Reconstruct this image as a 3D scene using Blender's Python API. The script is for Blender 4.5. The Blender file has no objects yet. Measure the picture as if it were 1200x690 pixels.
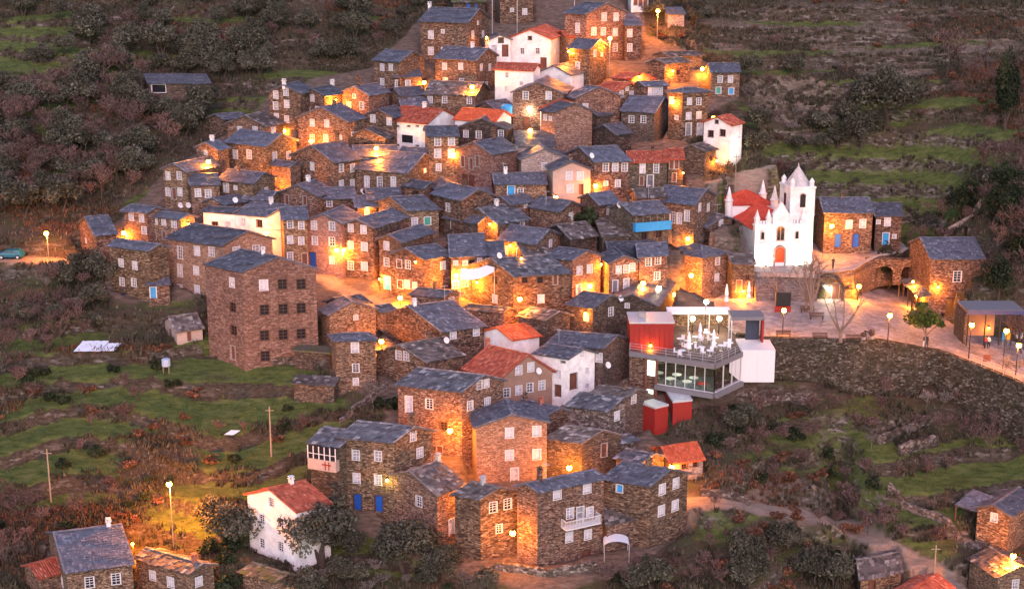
import bpy, bmesh, math, random
import numpy as np
from mathutils import Vector, Matrix
from mathutils.bvhtree import BVHTree
random.seed(7); rng = np.random.RandomState(11)
S = bpy.context.scene
SUN_E, SUN_R, SUN, SUNC, SKY, EXPO = 32.0, 176.0, .62, (1.0,.40,.52), .102, 1.45
COL = S.collection
R = math.radians
# ---------------------------------------------------------------- camera (on the hillside across the valley)
FP = 1793.0; PIT = R(15.0); CP = math.cos(PIT); SP = math.sin(PIT)
cd = bpy.data.cameras.new('camera'); cam = bpy.data.objects.new('camera', cd); COL.objects.link(cam)
cam.location = (0, 0, 0); cam.rotation_euler = (R(90) - PIT, 0, 0)
cd.sensor_width = 36; cd.lens = FP / 1200 * 36; cd.clip_end = 3000; cd.clip_start = 1
S.camera = cam
def ray(px, py):
    return Vector((px - 600, FP * CP + (345 - py) * SP, -FP * SP + (345 - py) * CP)).normalized()
def proj(P):
    d = P[1] * CP - P[2] * SP
    return 600 + FP * P[0] / d, 345 - FP * (P[1] * SP + P[2] * CP) / d, d
def sst(a, b, x):
    t = np.clip((x - a) / (b - a), 0, 1); return t * t * (3 - 2 * t)
# ---------------------------------------------------------------- base hillside
ZP = -55.3            # level of the square
def TB(x, y):
    x = np.asarray(x, float); y = np.asarray(y, float)
    z = -71.5 + (y - 154) * 0.445
    z = np.where(y > 420, -71.5 + 266 * .445 + (y - 420) * .3, z)
    z = np.where(y < 135, -71.5 - 19 * .445 - (135 - y) * 0.12, z)
    z = z + .5 * np.sin(x * .11 + .6) * np.cos(y * .09) + .35 * np.sin(x * .23 + y * .17)
    z = z - 3.6 * sst(189, 182, y) * sst(26, 33, x)
    gx = 40.5 + (y - 182) * .12
    z = z - 5.0 * np.exp(-((x - gx) / 1.9) ** 2) * sst(180, 177, y) * sst(158, 164, y)
    return z
def hitT(px, py, h=0.0):
    r = ray(px, py); t = 120.0
    def f(t):
        return r.z * t - float(TB(r.x * t, r.y * t)) - h
    a = t
    while t < 620:
        if f(t) < 0: break
        a = t; t += 1.0
    b = t
    for _ in range(24):
        m = (a + b) / 2
        if f(m) > 0: a = m
        else: b = m
    return r * a
def atZ(px, py, z):
    r = ray(px, py); return r * (z / r.z)
def ZS(x): return ZP - .2*max(0.0, x-46.0)
def atS(px, py):
    z = ZP
    for _ in range(12): p = atZ(px, py, z); z = ZS(p.x)
    return p
def widthfor(C, dx, dy, tx):
    k = (tx - 600) / FP; D = C[1] * CP - C[2] * SP
    den = dx - k * dy * CP
    if abs(den) < 1e-4: return None
    return (k * D - C[0]) / den
# ---------------------------------------------------------------- object helpers
def tag(o, label=None, cat=None, group=None, kind=None):
    if label: o['label'] = label
    if cat: o['category'] = cat
    if group: o['group'] = group
    if kind: o['kind'] = kind
    return o
def empty(name, loc, label, cat, group=None, rz=0):
    o = bpy.data.objects.new(name, None); COL.objects.link(o); o.location = loc; o.rotation_euler = (0, 0, rz)
    o.empty_display_size = .3
    return tag(o, label, cat, group)
class MB:
    """collects polygons of one mesh"""
    def __init__(s): s.v = []; s.f = []; s.r = []; s.m = []
    def poly(s, pts, rnd=0.5, mi=0):
        n = len(s.v); s.v.extend([tuple(p) for p in pts]); s.f.append(tuple(range(n, n + len(pts)))); s.r.append(rnd); s.m.append(mi)
    def hexa(s, p, rnd=.5, mi=0):   # 8 points: bottom 4 ccw, top 4
        n = len(s.v); s.v.extend([tuple(q) for q in p])
        for f in ((3,2,1,0),(4,5,6,7),(0,1,5,4),(1,2,6,5),(2,3,7,6),(3,0,4,7)):
            s.f.append(tuple(n + i for i in f)); s.r.append(rnd); s.m.append(mi)
    def box(s, c, d, rz=0, rnd=.5, mi=0, tap=1.0):
        ca, sa = math.cos(rz), math.sin(rz); P = []
        for k, z in ((1, -d[2]/2), (tap, d[2]/2)):
            for a, b in ((-1,-1),(1,-1),(1,1),(-1,1)):
                x, y = a*d[0]/2*k, b*d[1]/2*k
                P.append((c[0]+x*ca-y*sa, c[1]+x*sa+y*ca, c[2]+z))
        s.hexa(P, rnd, mi)
    def obox(s, o, a, b, c, rnd=.5, mi=0):  # origin corner + 3 edge vectors
        o = Vector(o); a = Vector(a); b = Vector(b); c = Vector(c)
        s.hexa([o, o+a, o+a+b, o+b, o+c, o+a+c, o+a+b+c, o+b+c], rnd, mi)
    def tube(s, a, b, r0, r1, n=6, rnd=.5, mi=0, cap=True):
        a = Vector(a); b = Vector(b); d = (b - a)
        if d.length < 1e-5: return
        d.normalize(); u = d.orthogonal().normalized(); w = d.cross(u)
        n0 = len(s.v)
        for P, r in ((a, r0), (b, r1)):
            for i in range(n):
                t = 2*math.pi*i/n; s.v.append(tuple(P + (u*math.cos(t) + w*math.sin(t))*r))
        for i in range(n):
            j = (i+1) % n; s.f.append((n0+i, n0+j, n0+n+j, n0+n+i)); s.r.append(rnd); s.m.append(mi)
        if cap:
            s.f.append(tuple(n0+n+i for i in range(n))); s.r.append(rnd); s.m.append(mi)
            s.f.append(tuple(n0+n-1-i for i in range(n))); s.r.append(rnd); s.m.append(mi)
    def lathe(s, c, prof, n=12, rnd=.5, mi=0, tilt=None):
        n0 = len(s.v)
        for r, z in prof:
            for i in range(n):
                t = 2*math.pi*i/n; s.v.append((c[0]+r*math.cos(t), c[1]+r*math.sin(t), c[2]+z))
        for k in range(len(prof)-1):
            for i in range(n):
                j = (i+1) % n; s.f.append((n0+k*n+i, n0+k*n+j, n0+(k+1)*n+j, n0+(k+1)*n+i)); s.r.append(rnd); s.m.append(mi)
        s.f.append(tuple(n0+n-1-i for i in range(n))); s.r.append(rnd); s.m.append(mi)
        k = len(prof)-1; s.f.append(tuple(n0+k*n+i for i in range(n))); s.r.append(rnd); s.m.append(mi)
    def mesh(s, name, mats, origin=(0,0,0), smooth=False):
        me = bpy.data.meshes.new(name)
        ox, oy, oz = origin
        me.from_pydata([(x-ox, y-oy, z-oz) for x, y, z in s.v], [], s.f)
        for m in (mats if isinstance(mats, (list, tuple)) else [mats]): me.materials.append(m)
        at = me.attributes.new('rnd', 'FLOAT', 'FACE'); at.data.foreach_set('value', np.array(s.r, dtype=np.float32))
        me.polygons.foreach_set('material_index', s.m)
        if smooth: me.polygons.foreach_set('use_smooth', [True]*len(s.f))
        me.update(); return me
    def build(s, name, mats, parent=None, smooth=False, origin=None):
        """vertices are in world space; the object sits at the parent's (or the given) origin"""
        if parent is not None:
            if origin is None: origin = WORG[parent.name]
            o = bpy.data.objects.new(name, s.mesh(name, mats, origin, smooth)); COL.objects.link(o)
            o.parent = parent; po = WORG[parent.name]
            o.location = Vector(origin) - Vector(po)
        else:
            if origin is None: origin = (0, 0, 0)
            o = bpy.data.objects.new(name, s.mesh(name, mats, origin, smooth)); COL.objects.link(o); o.location = origin
        WORG[o.name] = tuple(origin)
        return o
WORG = {}
def root(name, loc, label, cat, group=None):
    o = empty(name, loc, label, cat, group); WORG[o.name] = tuple(loc); return o
# ---------------------------------------------------------------- materials
def mat(name):
    m = bpy.data.materials.new(name); m.use_nodes = True; nt = m.node_tree; b = nt.nodes['Principled BSDF']
    b.inputs['Specular IOR Level'].default_value = .3
    return m, nt, b
def N(nt, t, **k):
    n = nt.nodes.new(t)
    for a, v in k.items():
        if a in n.inputs: n.inputs[a].default_value = v
        else: setattr(n, a, v)
    return n
def ramp(nt, stops, interp='LINEAR'):
    n = nt.nodes.new('ShaderNodeValToRGB'); e = n.color_ramp.elements; n.color_ramp.interpolation = interp
    while len(e) < len(stops): e.new(.5)
    for i, (p, c) in enumerate(stops): e[i].position = p; e[i].color = (*c, 1)
    return n
def mixc(nt, a, b, fac, mode='MIX'):
    n = nt.nodes.new('ShaderNodeMix'); n.data_type = 'RGBA'; n.blend_type = mode
    for s, v in ((n.inputs[0], fac), (n.inputs[6], a), (n.inputs[7], b)):
        if hasattr(v, 'outputs') or hasattr(v, 'links'): nt.links.new(v.outputs[0] if hasattr(v, 'outputs') else v, s)
        elif isinstance(v, (int, float)): s.default_value = v
        else: s.default_value = (*v, 1)
    return n.outputs[2]
def L(nt, a, b): nt.links.new(a, b)
def stone_mat(name, stops, scale=(3.2, 3.2, 8.5), stain=(.08,.06,.05), white=None, moss=0.25, bump=.6):
    m, nt, b = mat(name)
    tc = N(nt, 'ShaderNodeTexCoord'); oi = N(nt, 'ShaderNodeObjectInfo')
    add = N(nt, 'ShaderNodeVectorMath', operation='ADD'); L(nt, tc.outputs['Object'], add.inputs[0])
    mul = N(nt, 'ShaderNodeMath', operation='MULTIPLY'); mul.inputs[1].default_value = 37.0
    L(nt, oi.outputs['Random'], mul.inputs[0]); L(nt, mul.outputs[0], add.inputs[1])
    nz = N(nt, 'ShaderNodeTexNoise', Scale=1.7, Detail=2.0); L(nt, add.outputs[0], nz.inputs['Vector'])
    ds = N(nt, 'ShaderNodeVectorMath', operation='SCALE'); ds.inputs['Scale'].default_value = .35; L(nt, nz.outputs['Color'], ds.inputs[0])
    ad2 = N(nt, 'ShaderNodeVectorMath', operation='ADD'); L(nt, add.outputs[0], ad2.inputs[0]); L(nt, ds.outputs[0], ad2.inputs[1])
    sc = N(nt, 'ShaderNodeVectorMath', operation='MULTIPLY'); sc.inputs[1].default_value = scale
    rs_ = N(nt, 'ShaderNodeMapRange'); rs_.inputs[3].default_value = .8; rs_.inputs[4].default_value = 1.35; L(nt, oi.outputs['Random'], rs_.inputs[0]); sv_ = N(nt, 'ShaderNodeVectorMath', operation='SCALE'); L(nt, ad2.outputs[0], sv_.inputs[0]); L(nt, rs_.outputs[0], sv_.inputs['Scale']); L(nt, sv_.outputs[0], sc.inputs[0])
    vo = N(nt, 'ShaderNodeTexVoronoi', Scale=1.0); L(nt, sc.outputs[0], vo.inputs['Vector'])
    ve = N(nt, 'ShaderNodeTexVoronoi', Scale=1.0, feature='DISTANCE_TO_EDGE'); L(nt, sc.outputs[0], ve.inputs['Vector'])
    sp = N(nt, 'ShaderNodeSeparateColor'); L(nt, vo.outputs['Color'], sp.inputs[0])
    rp = ramp(nt, stops); L(nt, sp.outputs[0], rp.inputs[0])
    big = N(nt, 'ShaderNodeTexNoise', Scale=.45, Detail=5.0, Roughness=.65); L(nt, add.outputs[0], big.inputs['Vector'])
    bf = ramp(nt, [(.38, (0,0,0)), (.72, (1,1,1))]); L(nt, big.outputs[0], bf.inputs[0])
    mm = N(nt, 'ShaderNodeMath', operation='MULTIPLY'); mm.inputs[1].default_value = .6; L(nt, bf.outputs[0], mm.inputs[0])
    c = mixc(nt, rp.outputs[0], stain, mm.outputs[0])
    if moss:
        n3 = N(nt, 'ShaderNodeTexNoise', Scale=.8, Detail=6.0, Roughness=.7)
        a3 = N(nt, 'ShaderNodeVectorMath', operation='ADD'); a3.inputs[1].default_value = (31, 7, 3); L(nt, add.outputs[0], a3.inputs[0]); L(nt, a3.outputs[0], n3.inputs['Vector'])
        f3 = ramp(nt, [(.56, (0,0,0)), (.72, (1,1,1))]); L(nt, n3.outputs[0], f3.inputs[0])
        m3 = N(nt, 'ShaderNodeMath', operation='MULTIPLY'); m3.inputs[1].default_value = moss; L(nt, f3.outputs[0], m3.inputs[0])
        c = mixc(nt, c, white or (.42,.36,.31), m3.outputs[0])
    je = ramp(nt, [(.0, (.45,.45,.45)), (.09, (1,1,1))]); L(nt, ve.outputs['Distance'], je.inputs[0])
    c = mixc(nt, c, je.outputs[0], 1.0, 'MULTIPLY')
    hs = N(nt, 'ShaderNodeHueSaturation'); L(nt, c, hs.inputs['Color'])
    mr = N(nt, 'ShaderNodeMapRange'); mr.inputs[3].default_value = .72; mr.inputs[4].default_value = 1.25; L(nt, oi.outputs['Random'], mr.inputs[0]); L(nt, mr.outputs[0], hs.inputs['Value'])
    m2 = N(nt, 'ShaderNodeMapRange'); m2.inputs[3].default_value = .482; m2.inputs[4].default_value = .512
    fr = N(nt, 'ShaderNodeMath', operation='FRACT'); mu7 = N(nt, 'ShaderNodeMath', operation='MULTIPLY'); mu7.inputs[1].default_value = 7.3
    L(nt, oi.outputs['Random'], mu7.inputs[0]); L(nt, mu7.outputs[0], fr.inputs[0]); L(nt, fr.outputs[0], m2.inputs[0]); L(nt, m2.outputs[0], hs.inputs['Hue'])
    L(nt, hs.outputs[0], b.inputs['Base Color']); b.inputs['Roughness'].default_value = .85
    bh = N(nt, 'ShaderNodeMath', operation='ADD'); L(nt, je.outputs[0], bh.inputs[0]); L(nt, sp.outputs[1], bh.inputs[1])
    bp = N(nt, 'ShaderNodeBump', Strength=bump, Distance=.08); L(nt, bh.outputs[0], bp.inputs['Height']); L(nt, bp.outputs[0], b.inputs['Normal'])
    return m
def rnd_mat(name, stops, rough=.6, nscale=3.0, namt=.3, bump=.3, vary=.2, spec=.35, patch=None, transl=0):
    """colour per piece (face attribute rnd) plus weathering noise"""
    m, nt, b = mat(name)
    at = N(nt, 'ShaderNodeAttribute', attribute_name='rnd'); rp = ramp(nt, stops); L(nt, at.outputs['Fac'], rp.inputs[0])
    tc = N(nt, 'ShaderNodeTexCoord'); oi = N(nt, 'ShaderNodeObjectInfo')
    add = N(nt, 'ShaderNodeVectorMath', operation='ADD'); L(nt, tc.outputs['Object'], add.inputs[0])
    mul = N(nt, 'ShaderNodeMath', operation='MULTIPLY'); mul.inputs[1].default_value = 53.0; L(nt, oi.outputs['Random'], mul.inputs[0]); L(nt, mul.outputs[0], add.inputs[1])
    nz = N(nt, 'ShaderNodeTexNoise', Scale=nscale, Detail=6.0, Roughness=.7); L(nt, add.outputs[0], nz.inputs['Vector'])
    g = ramp(nt, [(.3, (1-namt,)*3), (.7, (1+namt*.5,)*3)]); L(nt, nz.outputs[0], g.inputs[0])
    c = mixc(nt, rp.outputs[0], g.outputs[0], 1.0, 'MULTIPLY')
    if patch:
        n3 = N(nt, 'ShaderNodeTexNoise', Scale=patch[1], Detail=7.0, Roughness=.7); L(nt, add.outputs[0], n3.inputs['Vector'])
        f3 = ramp(nt, [(patch[2], (0,0,0)), (patch[2]+.12, (patch[3],)*3)]); L(nt, n3.outputs[0], f3.inputs[0]); c = mixc(nt, c, patch[0], f3.outputs[0])
    hs = N(nt, 'ShaderNodeHueSaturation'); L(nt, c, hs.inputs['Color'])
    mr = N(nt, 'ShaderNodeMapRange'); mr.inputs[3].default_value = 1-vary; mr.inputs[4].default_value = 1+vary; L(nt, oi.outputs['Random'], mr.inputs[0]); L(nt, mr.outputs[0], hs.inputs['Value'])
    L(nt, hs.outputs[0], b.inputs['Base Color']); b.inputs['Roughness'].default_value = rough; b.inputs['Specular IOR Level'].default_value = spec
    if bump:
        n2 = N(nt, 'ShaderNodeTexNoise', Scale=9.0, Detail=4.0); L(nt, tc.outputs['Object'], n2.inputs['Vector'])
        bp = N(nt, 'ShaderNodeBump', Strength=bump, Distance=.05); L(nt, n2.outputs[0], bp.inputs['Height']); L(nt, bp.outputs[0], b.inputs['Normal'])
    return m
def plain(name, c, rough=.6, metal=0, noise=.12, nsc=2.0, spec=.3, emit=None, es=0):
    m, nt, b = mat(name)
    tc = N(nt, 'ShaderNodeTexCoord'); nz = N(nt, 'ShaderNodeTexNoise', Scale=nsc, Detail=5.0, Roughness=.65); L(nt, tc.outputs['Object'], nz.inputs['Vector'])
    g = ramp(nt, [(.3, tuple(max(0, x*(1-noise)) for x in c)), (.7, tuple(x*(1+noise*.4) for x in c))]); L(nt, nz.outputs[0], g.inputs[0])
    L(nt, g.outputs[0], b.inputs['Base Color']); b.inputs['Roughness'].default_value = rough; b.inputs['Metallic'].default_value = metal; b.inputs['Specular IOR Level'].default_value = spec
    if emit: b.inputs['Emission Color'].default_value = (*emit, 1); b.inputs['Emission Strength'].default_value = es
    return m
M = {}
M['st'] = stone_mat('schist_wall', [(0,(.03,.018,.012)),(.25,(.105,.057,.036)),(.5,(.185,.105,.066)),(.75,(.26,.16,.105)),(1,(.41,.29,.21))])
M['sp'] = stone_mat('pink_schist_wall', [(0,(.12,.065,.045)),(.3,(.23,.125,.085)),(.6,(.30,.175,.125)),(1,(.42,.29,.23))], moss=.1, stain=(.16,.10,.085))
M['pw'] = stone_mat('pale_schist_wall', [(0,(.20,.15,.13)),(.4,(.34,.26,.22)),(1,(.52,.44,.40))], moss=.3, stain=(.24,.18,.16))
M['dk'] = stone_mat('dark_schist_wall', [(0,(.035,.026,.022)),(.4,(.085,.058,.045)),(.8,(.15,.105,.08)),(1,(.25,.19,.15))], moss=.2, stain=(.04,.035,.028))
M['rb'] = stone_mat('rubble_wall', [(0,(.04,.035,.028)),(.4,(.12,.09,.07)),(.75,(.20,.16,.14)),(1,(.36,.32,.30))], scale=(2.2,2.2,3.4), moss=.5, white=(.06,.075,.025), bump=1.0)
M['wh'] = plain('white_plaster', (.76,.74,.74), .8, noise=.3, nsc=.9)
M['pl'] = plain('pink_grey_plaster', (.40,.31,.28), .85, noise=.2, nsc=1.0)
M['pb'] = plain('brown_plaster', (.27,.165,.125), .85, noise=.2, nsc=1.0)
M['rd'] = plain('red_painted_panel', (.27,.022,.018), .5, noise=.1)
M['slate'] = rnd_mat('slate_roof', [(0,(.07,.07,.09)),(.5,(.105,.103,.132)),(.85,(.14,.138,.17)),(1,(.24,.235,.27))], .5, 1.3, .35, .4, .22, .5, patch=((.15,.125,.12), .6, .6, .4))
M['slateb'] = rnd_mat('blue_slate_roof', [(0,(.08,.083,.11)),(.6,(.115,.12,.158)),(1,(.18,.185,.23))], .45, 1.3, .3, .3, .15, .5)
M['brownr'] = rnd_mat('weathered_slab_roof', [(0,(.06,.05,.048)),(.5,(.13,.105,.10)),(.85,(.20,.165,.155)),(1,(.34,.31,.30))], .7, 1.3, .4, .5, .2, .35, patch=((.08,.085,.03), .8, .6, .5))
M['slabr'] = rnd_mat('rough_grey_slab_roof', [(0,(.06,.06,.072)),(.5,(.115,.113,.135)),(.8,(.17,.166,.19)),(1,(.33,.32,.34))], .6, 1.3, .4, .5, .12, .45, patch=((.15,.12,.10), .9, .6, .5))
M['mossr'] = rnd_mat('mossy_slab_roof', [(0,(.05,.05,.04)),(.5,(.12,.10,.08)),(1,(.24,.2,.17))], .8, 1.3, .4, .5, .1, .3, patch=((.07,.09,.018), .9, .47, .9))
M['tile'] = rnd_mat('terracotta_roof', [(0,(.25,.055,.035)),(.5,(.40,.095,.055)),(.9,(.50,.14,.08)),(1,(.55,.25,.17))], .75, 1.2, .25, .2, .08, .3)
M['tileo'] = rnd_mat('new_orange_tile_roof', [(0,(.50,.085,.03)),(.6,(.62,.12,.05)),(1,(.68,.18,.09))], .7, 1.2, .18, .2, .05, .3)
M['tiler'] = rnd_mat('red_tile_roof', [(0,(.42,.05,.028)),(.6,(.50,.065,.035)),(1,(.55,.09,.05))], .7, 1.2, .15, .2, .05, .3)
M['frame'] = plain('white_window_paint', (.66,.65,.67), .5, noise=.05)
def panemat(nm, stops):
    m, nt, b = mat(nm); oi = N(nt, 'ShaderNodeObjectInfo'); r = ramp(nt, stops); L(nt, oi.outputs['Random'], r.inputs[0]); tc = N(nt, 'ShaderNodeTexCoord'); nz = N(nt, 'ShaderNodeTexNoise', Scale=2.2, Detail=3.0); L(nt, tc.outputs['Object'], nz.inputs['Vector']); g = ramp(nt, [(.35,(.55,.55,.58)),(.65,(1,1,1))]); L(nt, nz.outputs[0], g.inputs[0])
    L(nt, mixc(nt, r.outputs[0], g.outputs[0], 1.0, 'MULTIPLY'), b.inputs['Base Color']); b.inputs['Roughness'].default_value = .25; b.inputs['Specular IOR Level'].default_value = .6; return m
M['pane'] = plain('curtained_glass', (.55,.55,.62), .25, noise=.25, nsc=3.0, spec=.6)
M['panew'] = panemat('curtained_pane', [(0,(.10,.10,.12)),(.25,(.32,.32,.36)),(.5,(.52,.52,.58)),(1,(.66,.66,.72))])
M['dark'] = plain('dark_glass', (.02,.02,.026), .12, noise=.2, spec=.6)
M['dframe'] = plain('brown_timber', (.10,.05,.035), .6, noise=.3)
M['blue'] = plain('blue_door_paint', (.02,.10,.42), .5, noise=.15)
M['bblue'] = plain('light_blue_paint', (.04,.30,.62), .5, noise=.12)
M['brown'] = plain('brown_door_paint', (.16,.06,.04), .6, noise=.3)
M['reddoor'] = plain('red_door_paint', (.55,.06,.015), .5, noise=.1)
M['green'] = plain('green_paint', (.06,.30,.22), .5)
M['metal'] = plain('dark_iron', (.03,.03,.033), .5, .6)
M['steel'] = plain('pale_steel', (.55,.55,.58), .4, .3)
M['wood'] = plain('weathered_wood', (.20,.13,.085), .8, noise=.4, nsc=4)
M['postw'] = plain('pole_wood', (.30,.24,.18), .8, noise=.3)
M['brick'] = plain('brick_chimney', (.42,.15,.10), .8, noise=.3, nsc=6)
M['conc'] = plain('concrete', (.34,.31,.30), .85, noise=.25)
M['whitecloth'] = plain('white_cloth', (.80,.80,.84), .8, noise=.05)
M['redcloth'] = plain('red_cloth', (.6,.04,.05), .7)
M['bulbo'] = plain('sodium_bulb', (1,.5,.15), .5, emit=(1,.40,.03), es=22)
M['bulbw'] = plain('white_bulb', (1,.9,.7), .5, emit=(1,.82,.5), es=20)
M['bulby'] = plain('yellow_bulb', (1,.8,.2), .5, emit=(1,.72,.15), es=14)
M['bulbd'] = plain('dim_orange_bulb', (1,.4,.08), .5, emit=(1,.36,.06), es=8)
M['pw2'] = plain('weathered_white_spire', (.52,.48,.47), .85, noise=.3, nsc=2.5)
M['litwin'] = plain('lit_window', (.8,.85,.7), .4, emit=(.85,1,.6), es=1.6)
M['plastic'] = plain('pale_plastic', (.62,.66,.78), .35, noise=.1)
M['moss'] = M['mossr']
# ---------------------------------------------------------------- houses
HOUSES = []      # footprints: (polygon, base z) -> pads cut into the hillside
BV = []; BF = [] # all solid geometry, for hanging lamps on walls
def addbv(mb):
    n = len(BV); BV.extend(mb.v); BF.extend([tuple(n+i for i in f) for f in mb.f])
def clip_poly(poly, a, b):
    """keep the side left of a->b (2D)"""
    out = []
    for i in range(len(poly)):
        p = poly[i]; q = poly[(i+1) % len(poly)]
        sp = (b[0]-a[0])*(p[1]-a[1]) - (b[1]-a[1])*(p[0]-a[0]); sq = (b[0]-a[0])*(q[1]-a[1]) - (b[1]-a[1])*(q[0]-a[0])
        if sp >= 0: out.append(p)
        if (sp >= 0) != (sq >= 0):
            t = sp/(sp-sq); out.append((p[0]+(q[0]-p[0])*t, p[1]+(q[1]-p[1])*t))
    return out
WT = {  # width, height, frame mat, pane mat, bars, kind
 'w': (.70, .98, 'frame', 'panew', (2, 3), 'window'), 's': (.52, .55, 'frame', 'panew', (2, 1), 'window'),
 't': (.72, 1.5, 'frame', 'panew', (2, 4), 'window'), 'd': (.75, .95, 'conc', 'dark', (2, 2), 'window'),
 'D': (.85, .95, 'dframe', 'dark', (2, 3), 'window'), 'k': (.76, 1.0, 'frame', 'dark', (2, 4), 'window'),
 'q': (.76, 1.0, 'frame', 'pane', (2, 2), 'window'), 'x': (.55, .2, 'conc', 'dark', (1, 1), 'window'),
 'n': (.9, 1.9, 'dframe', 'brown', (1, 1), 'door'), 'b': (.95, 2.0, 'dframe', 'blue', (1, 1), 'door'),
 'B': (.8, 1.5, 'frame', 'bblue', (1, 1), 'door'), 'g': (.9, 1.9, 'frame', 'panew', (1, 1), 'door'),
 'u': (.8, .8, 'dframe', 'dark', (1, 1), 'window'), 'e': (.8, .95, 'frame', 'green', (1, 1), 'window'),
 'v': (.8, .95, 'frame', 'bblue', (1, 1), 'window'), 'o': (2.2, 1.2, 'frame', 'dark', (1, 1), 'window'),
 'p': (.75, 1.6, 'conc', 'brown', (1, 1), 'window')}
WT['l'] = (.85, 2.1, 'frame', 'panew', (1, 3), 'door')
def wallface(wb, A, d, nrm, w, zt, zb, gable, wins, house, mats, rise):
    """A: bottom-left start at eave height; d unit direction (2D), nrm outward"""
    d3 = Vector((d[0], d[1], 0)); n3 = Vector((nrm[0], nrm[1], 0)); H = zt - zb
    outline = [(0,0),(w,0),(w,H),(w/2,H+rise),(0,H)] if gable else [(0,0),(w,0),(w,H),(0,H)]
    P = lambda u, v, o=0: Vector((A[0], A[1], zb)) + d3*u + Vector((0,0,v)) + n3*o
    holes = []
    for (ty, px, py, sc) in wins:
        r = ray(px, py)
        den = r.x*nrm[0] + r.y*nrm[1]
        if abs(den) < 1e-3: continue
        t = (A[0]*nrm[0] + A[1]*nrm[1]) / den; q = r*t
        u = (q.x-A[0])*d[0] + (q.y-A[1])*d[1]; v = q.z - zb
        ww, hh = WT[ty][0]*sc, WT[ty][1]*sc
        ww = min(ww, w-.3)
        u = min(max(u, ww/2+.15), w-ww/2-.15)
        top = H-.12 if not gable else H + rise*(1-abs((abs(u-w/2)+ww/2)/(w/2)))-.15
        if v+hh/2 > top: v = top-hh/2
        if v-hh/2 < .1: continue
        h = (u-ww/2, u+ww/2, v-hh/2, v+hh/2, ty)
        if any(not (h[1]+.1 < k[0] or h[0]-.1 > k[1] or h[3]+.1 < k[2] or h[2]-.1 > k[3]) for k in holes): continue
        holes.append(h)
    us = sorted({0.0, w} | {h[0] for h in holes} | {h[1] for h in holes}); vs = sorted({0.0, H+(rise if gable else 0)} | {h[2] for h in holes} | {h[3] for h in holes})
    for i in range(len(us)-1):
        for j in range(len(vs)-1):
            cu, cv = (us[i]+us[i+1])/2, (vs[j]+vs[j+1])/2
            if any(h[0] < cu < h[1] and h[2] < cv < h[3] for h in holes): continue
            pl = [(us[i],vs[j]),(us[i+1],vs[j]),(us[i+1],vs[j+1]),(us[i],vs[j+1])]
            if gable and vs[j+1] > H-1e-6:
                pl = clip_poly(pl, (w,H), (w/2,H+rise)); pl = clip_poly(pl, (w/2,H+rise), (0,H)) if len(pl) > 2 else pl
            if len(pl) > 2: wb.poly([P(u,v) for u, v in pl], mi=0)
    out = []
    for h in holes:
        ty = h[4]; W_, H_, fm, pm, bars, kind = WT[ty]; dp = -.16
        u0,u1,v0,v1 = h[:4]
        wb.poly([P(u0,v0),P(u0,v0,dp),P(u1,v0,dp),P(u1,v0)]); wb.poly([P(u0,v1),P(u1,v1),P(u1,v1,dp),P(u0,v1,dp)])
        wb.poly([P(u0,v0),P(u0,v1),P(u0,v1,dp),P(u0,v0,dp)]); wb.poly([P(u1,v0),P(u1,v0,dp),P(u1,v1,dp),P(u1,v1)])
        fb = MB(); e = .075 if fm == 'frame' else .08
        for (a,b_,c_,e_) in ((u0-e,u1+e,v1,v1+e),(u0-e*1.4,u1+e*1.4,v0-e,v0),(u0-e,u0,v0,v1),(u1,u1+e,v0,v1)):
            if kind == 'door' and c_ < v0: continue
            fb.obox(P(a,c_,-.05), d3*(b_-a), n3*.09, Vector((0,0,e_-c_)))
        t = .05
        if bars[0]*bars[1] > 1:
            for k in range(1, bars[0]):
                u = u0+(u1-u0)*k/bars[0]; fb.obox(P(u-t/2,v0,dp+.02), d3*t, n3*.05, Vector((0,0,v1-v0)))
            for k in range(1, bars[1]):
                v = v0+(v1-v0)*k/bars[1]; fb.obox(P(u0,v-t/2,dp+.022), d3*(u1-u0), n3*.04, Vector((0,0,t)))
        for s_ in (u0, u1-.05): fb.obox(P(s_,v0,dp+.02), d3*.05, n3*.06, Vector((0,0,v1-v0)))
        f = fb.build(kind, M[fm], house)
        pb = MB(); pb.obox(P(u0,v0,dp-.05), d3*(u1-u0), n3*.055, Vector((0,0,v1-v0)))
        if kind == 'door':
            # plank door: three raised panels and a threshold
            for k in range(3):
                a = u0+.07+(u1-u0-.14)*k/3; pb.obox(P(a,v0+.08,dp+.004), d3*((u1-u0-.14)/3-.04), n3*.03, Vector((0,0,v1-v0-.16)))
        pb.build('pane' if kind == 'window' else 'door_leaf', M[pm], f)
        out.append(h)
    return out
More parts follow.
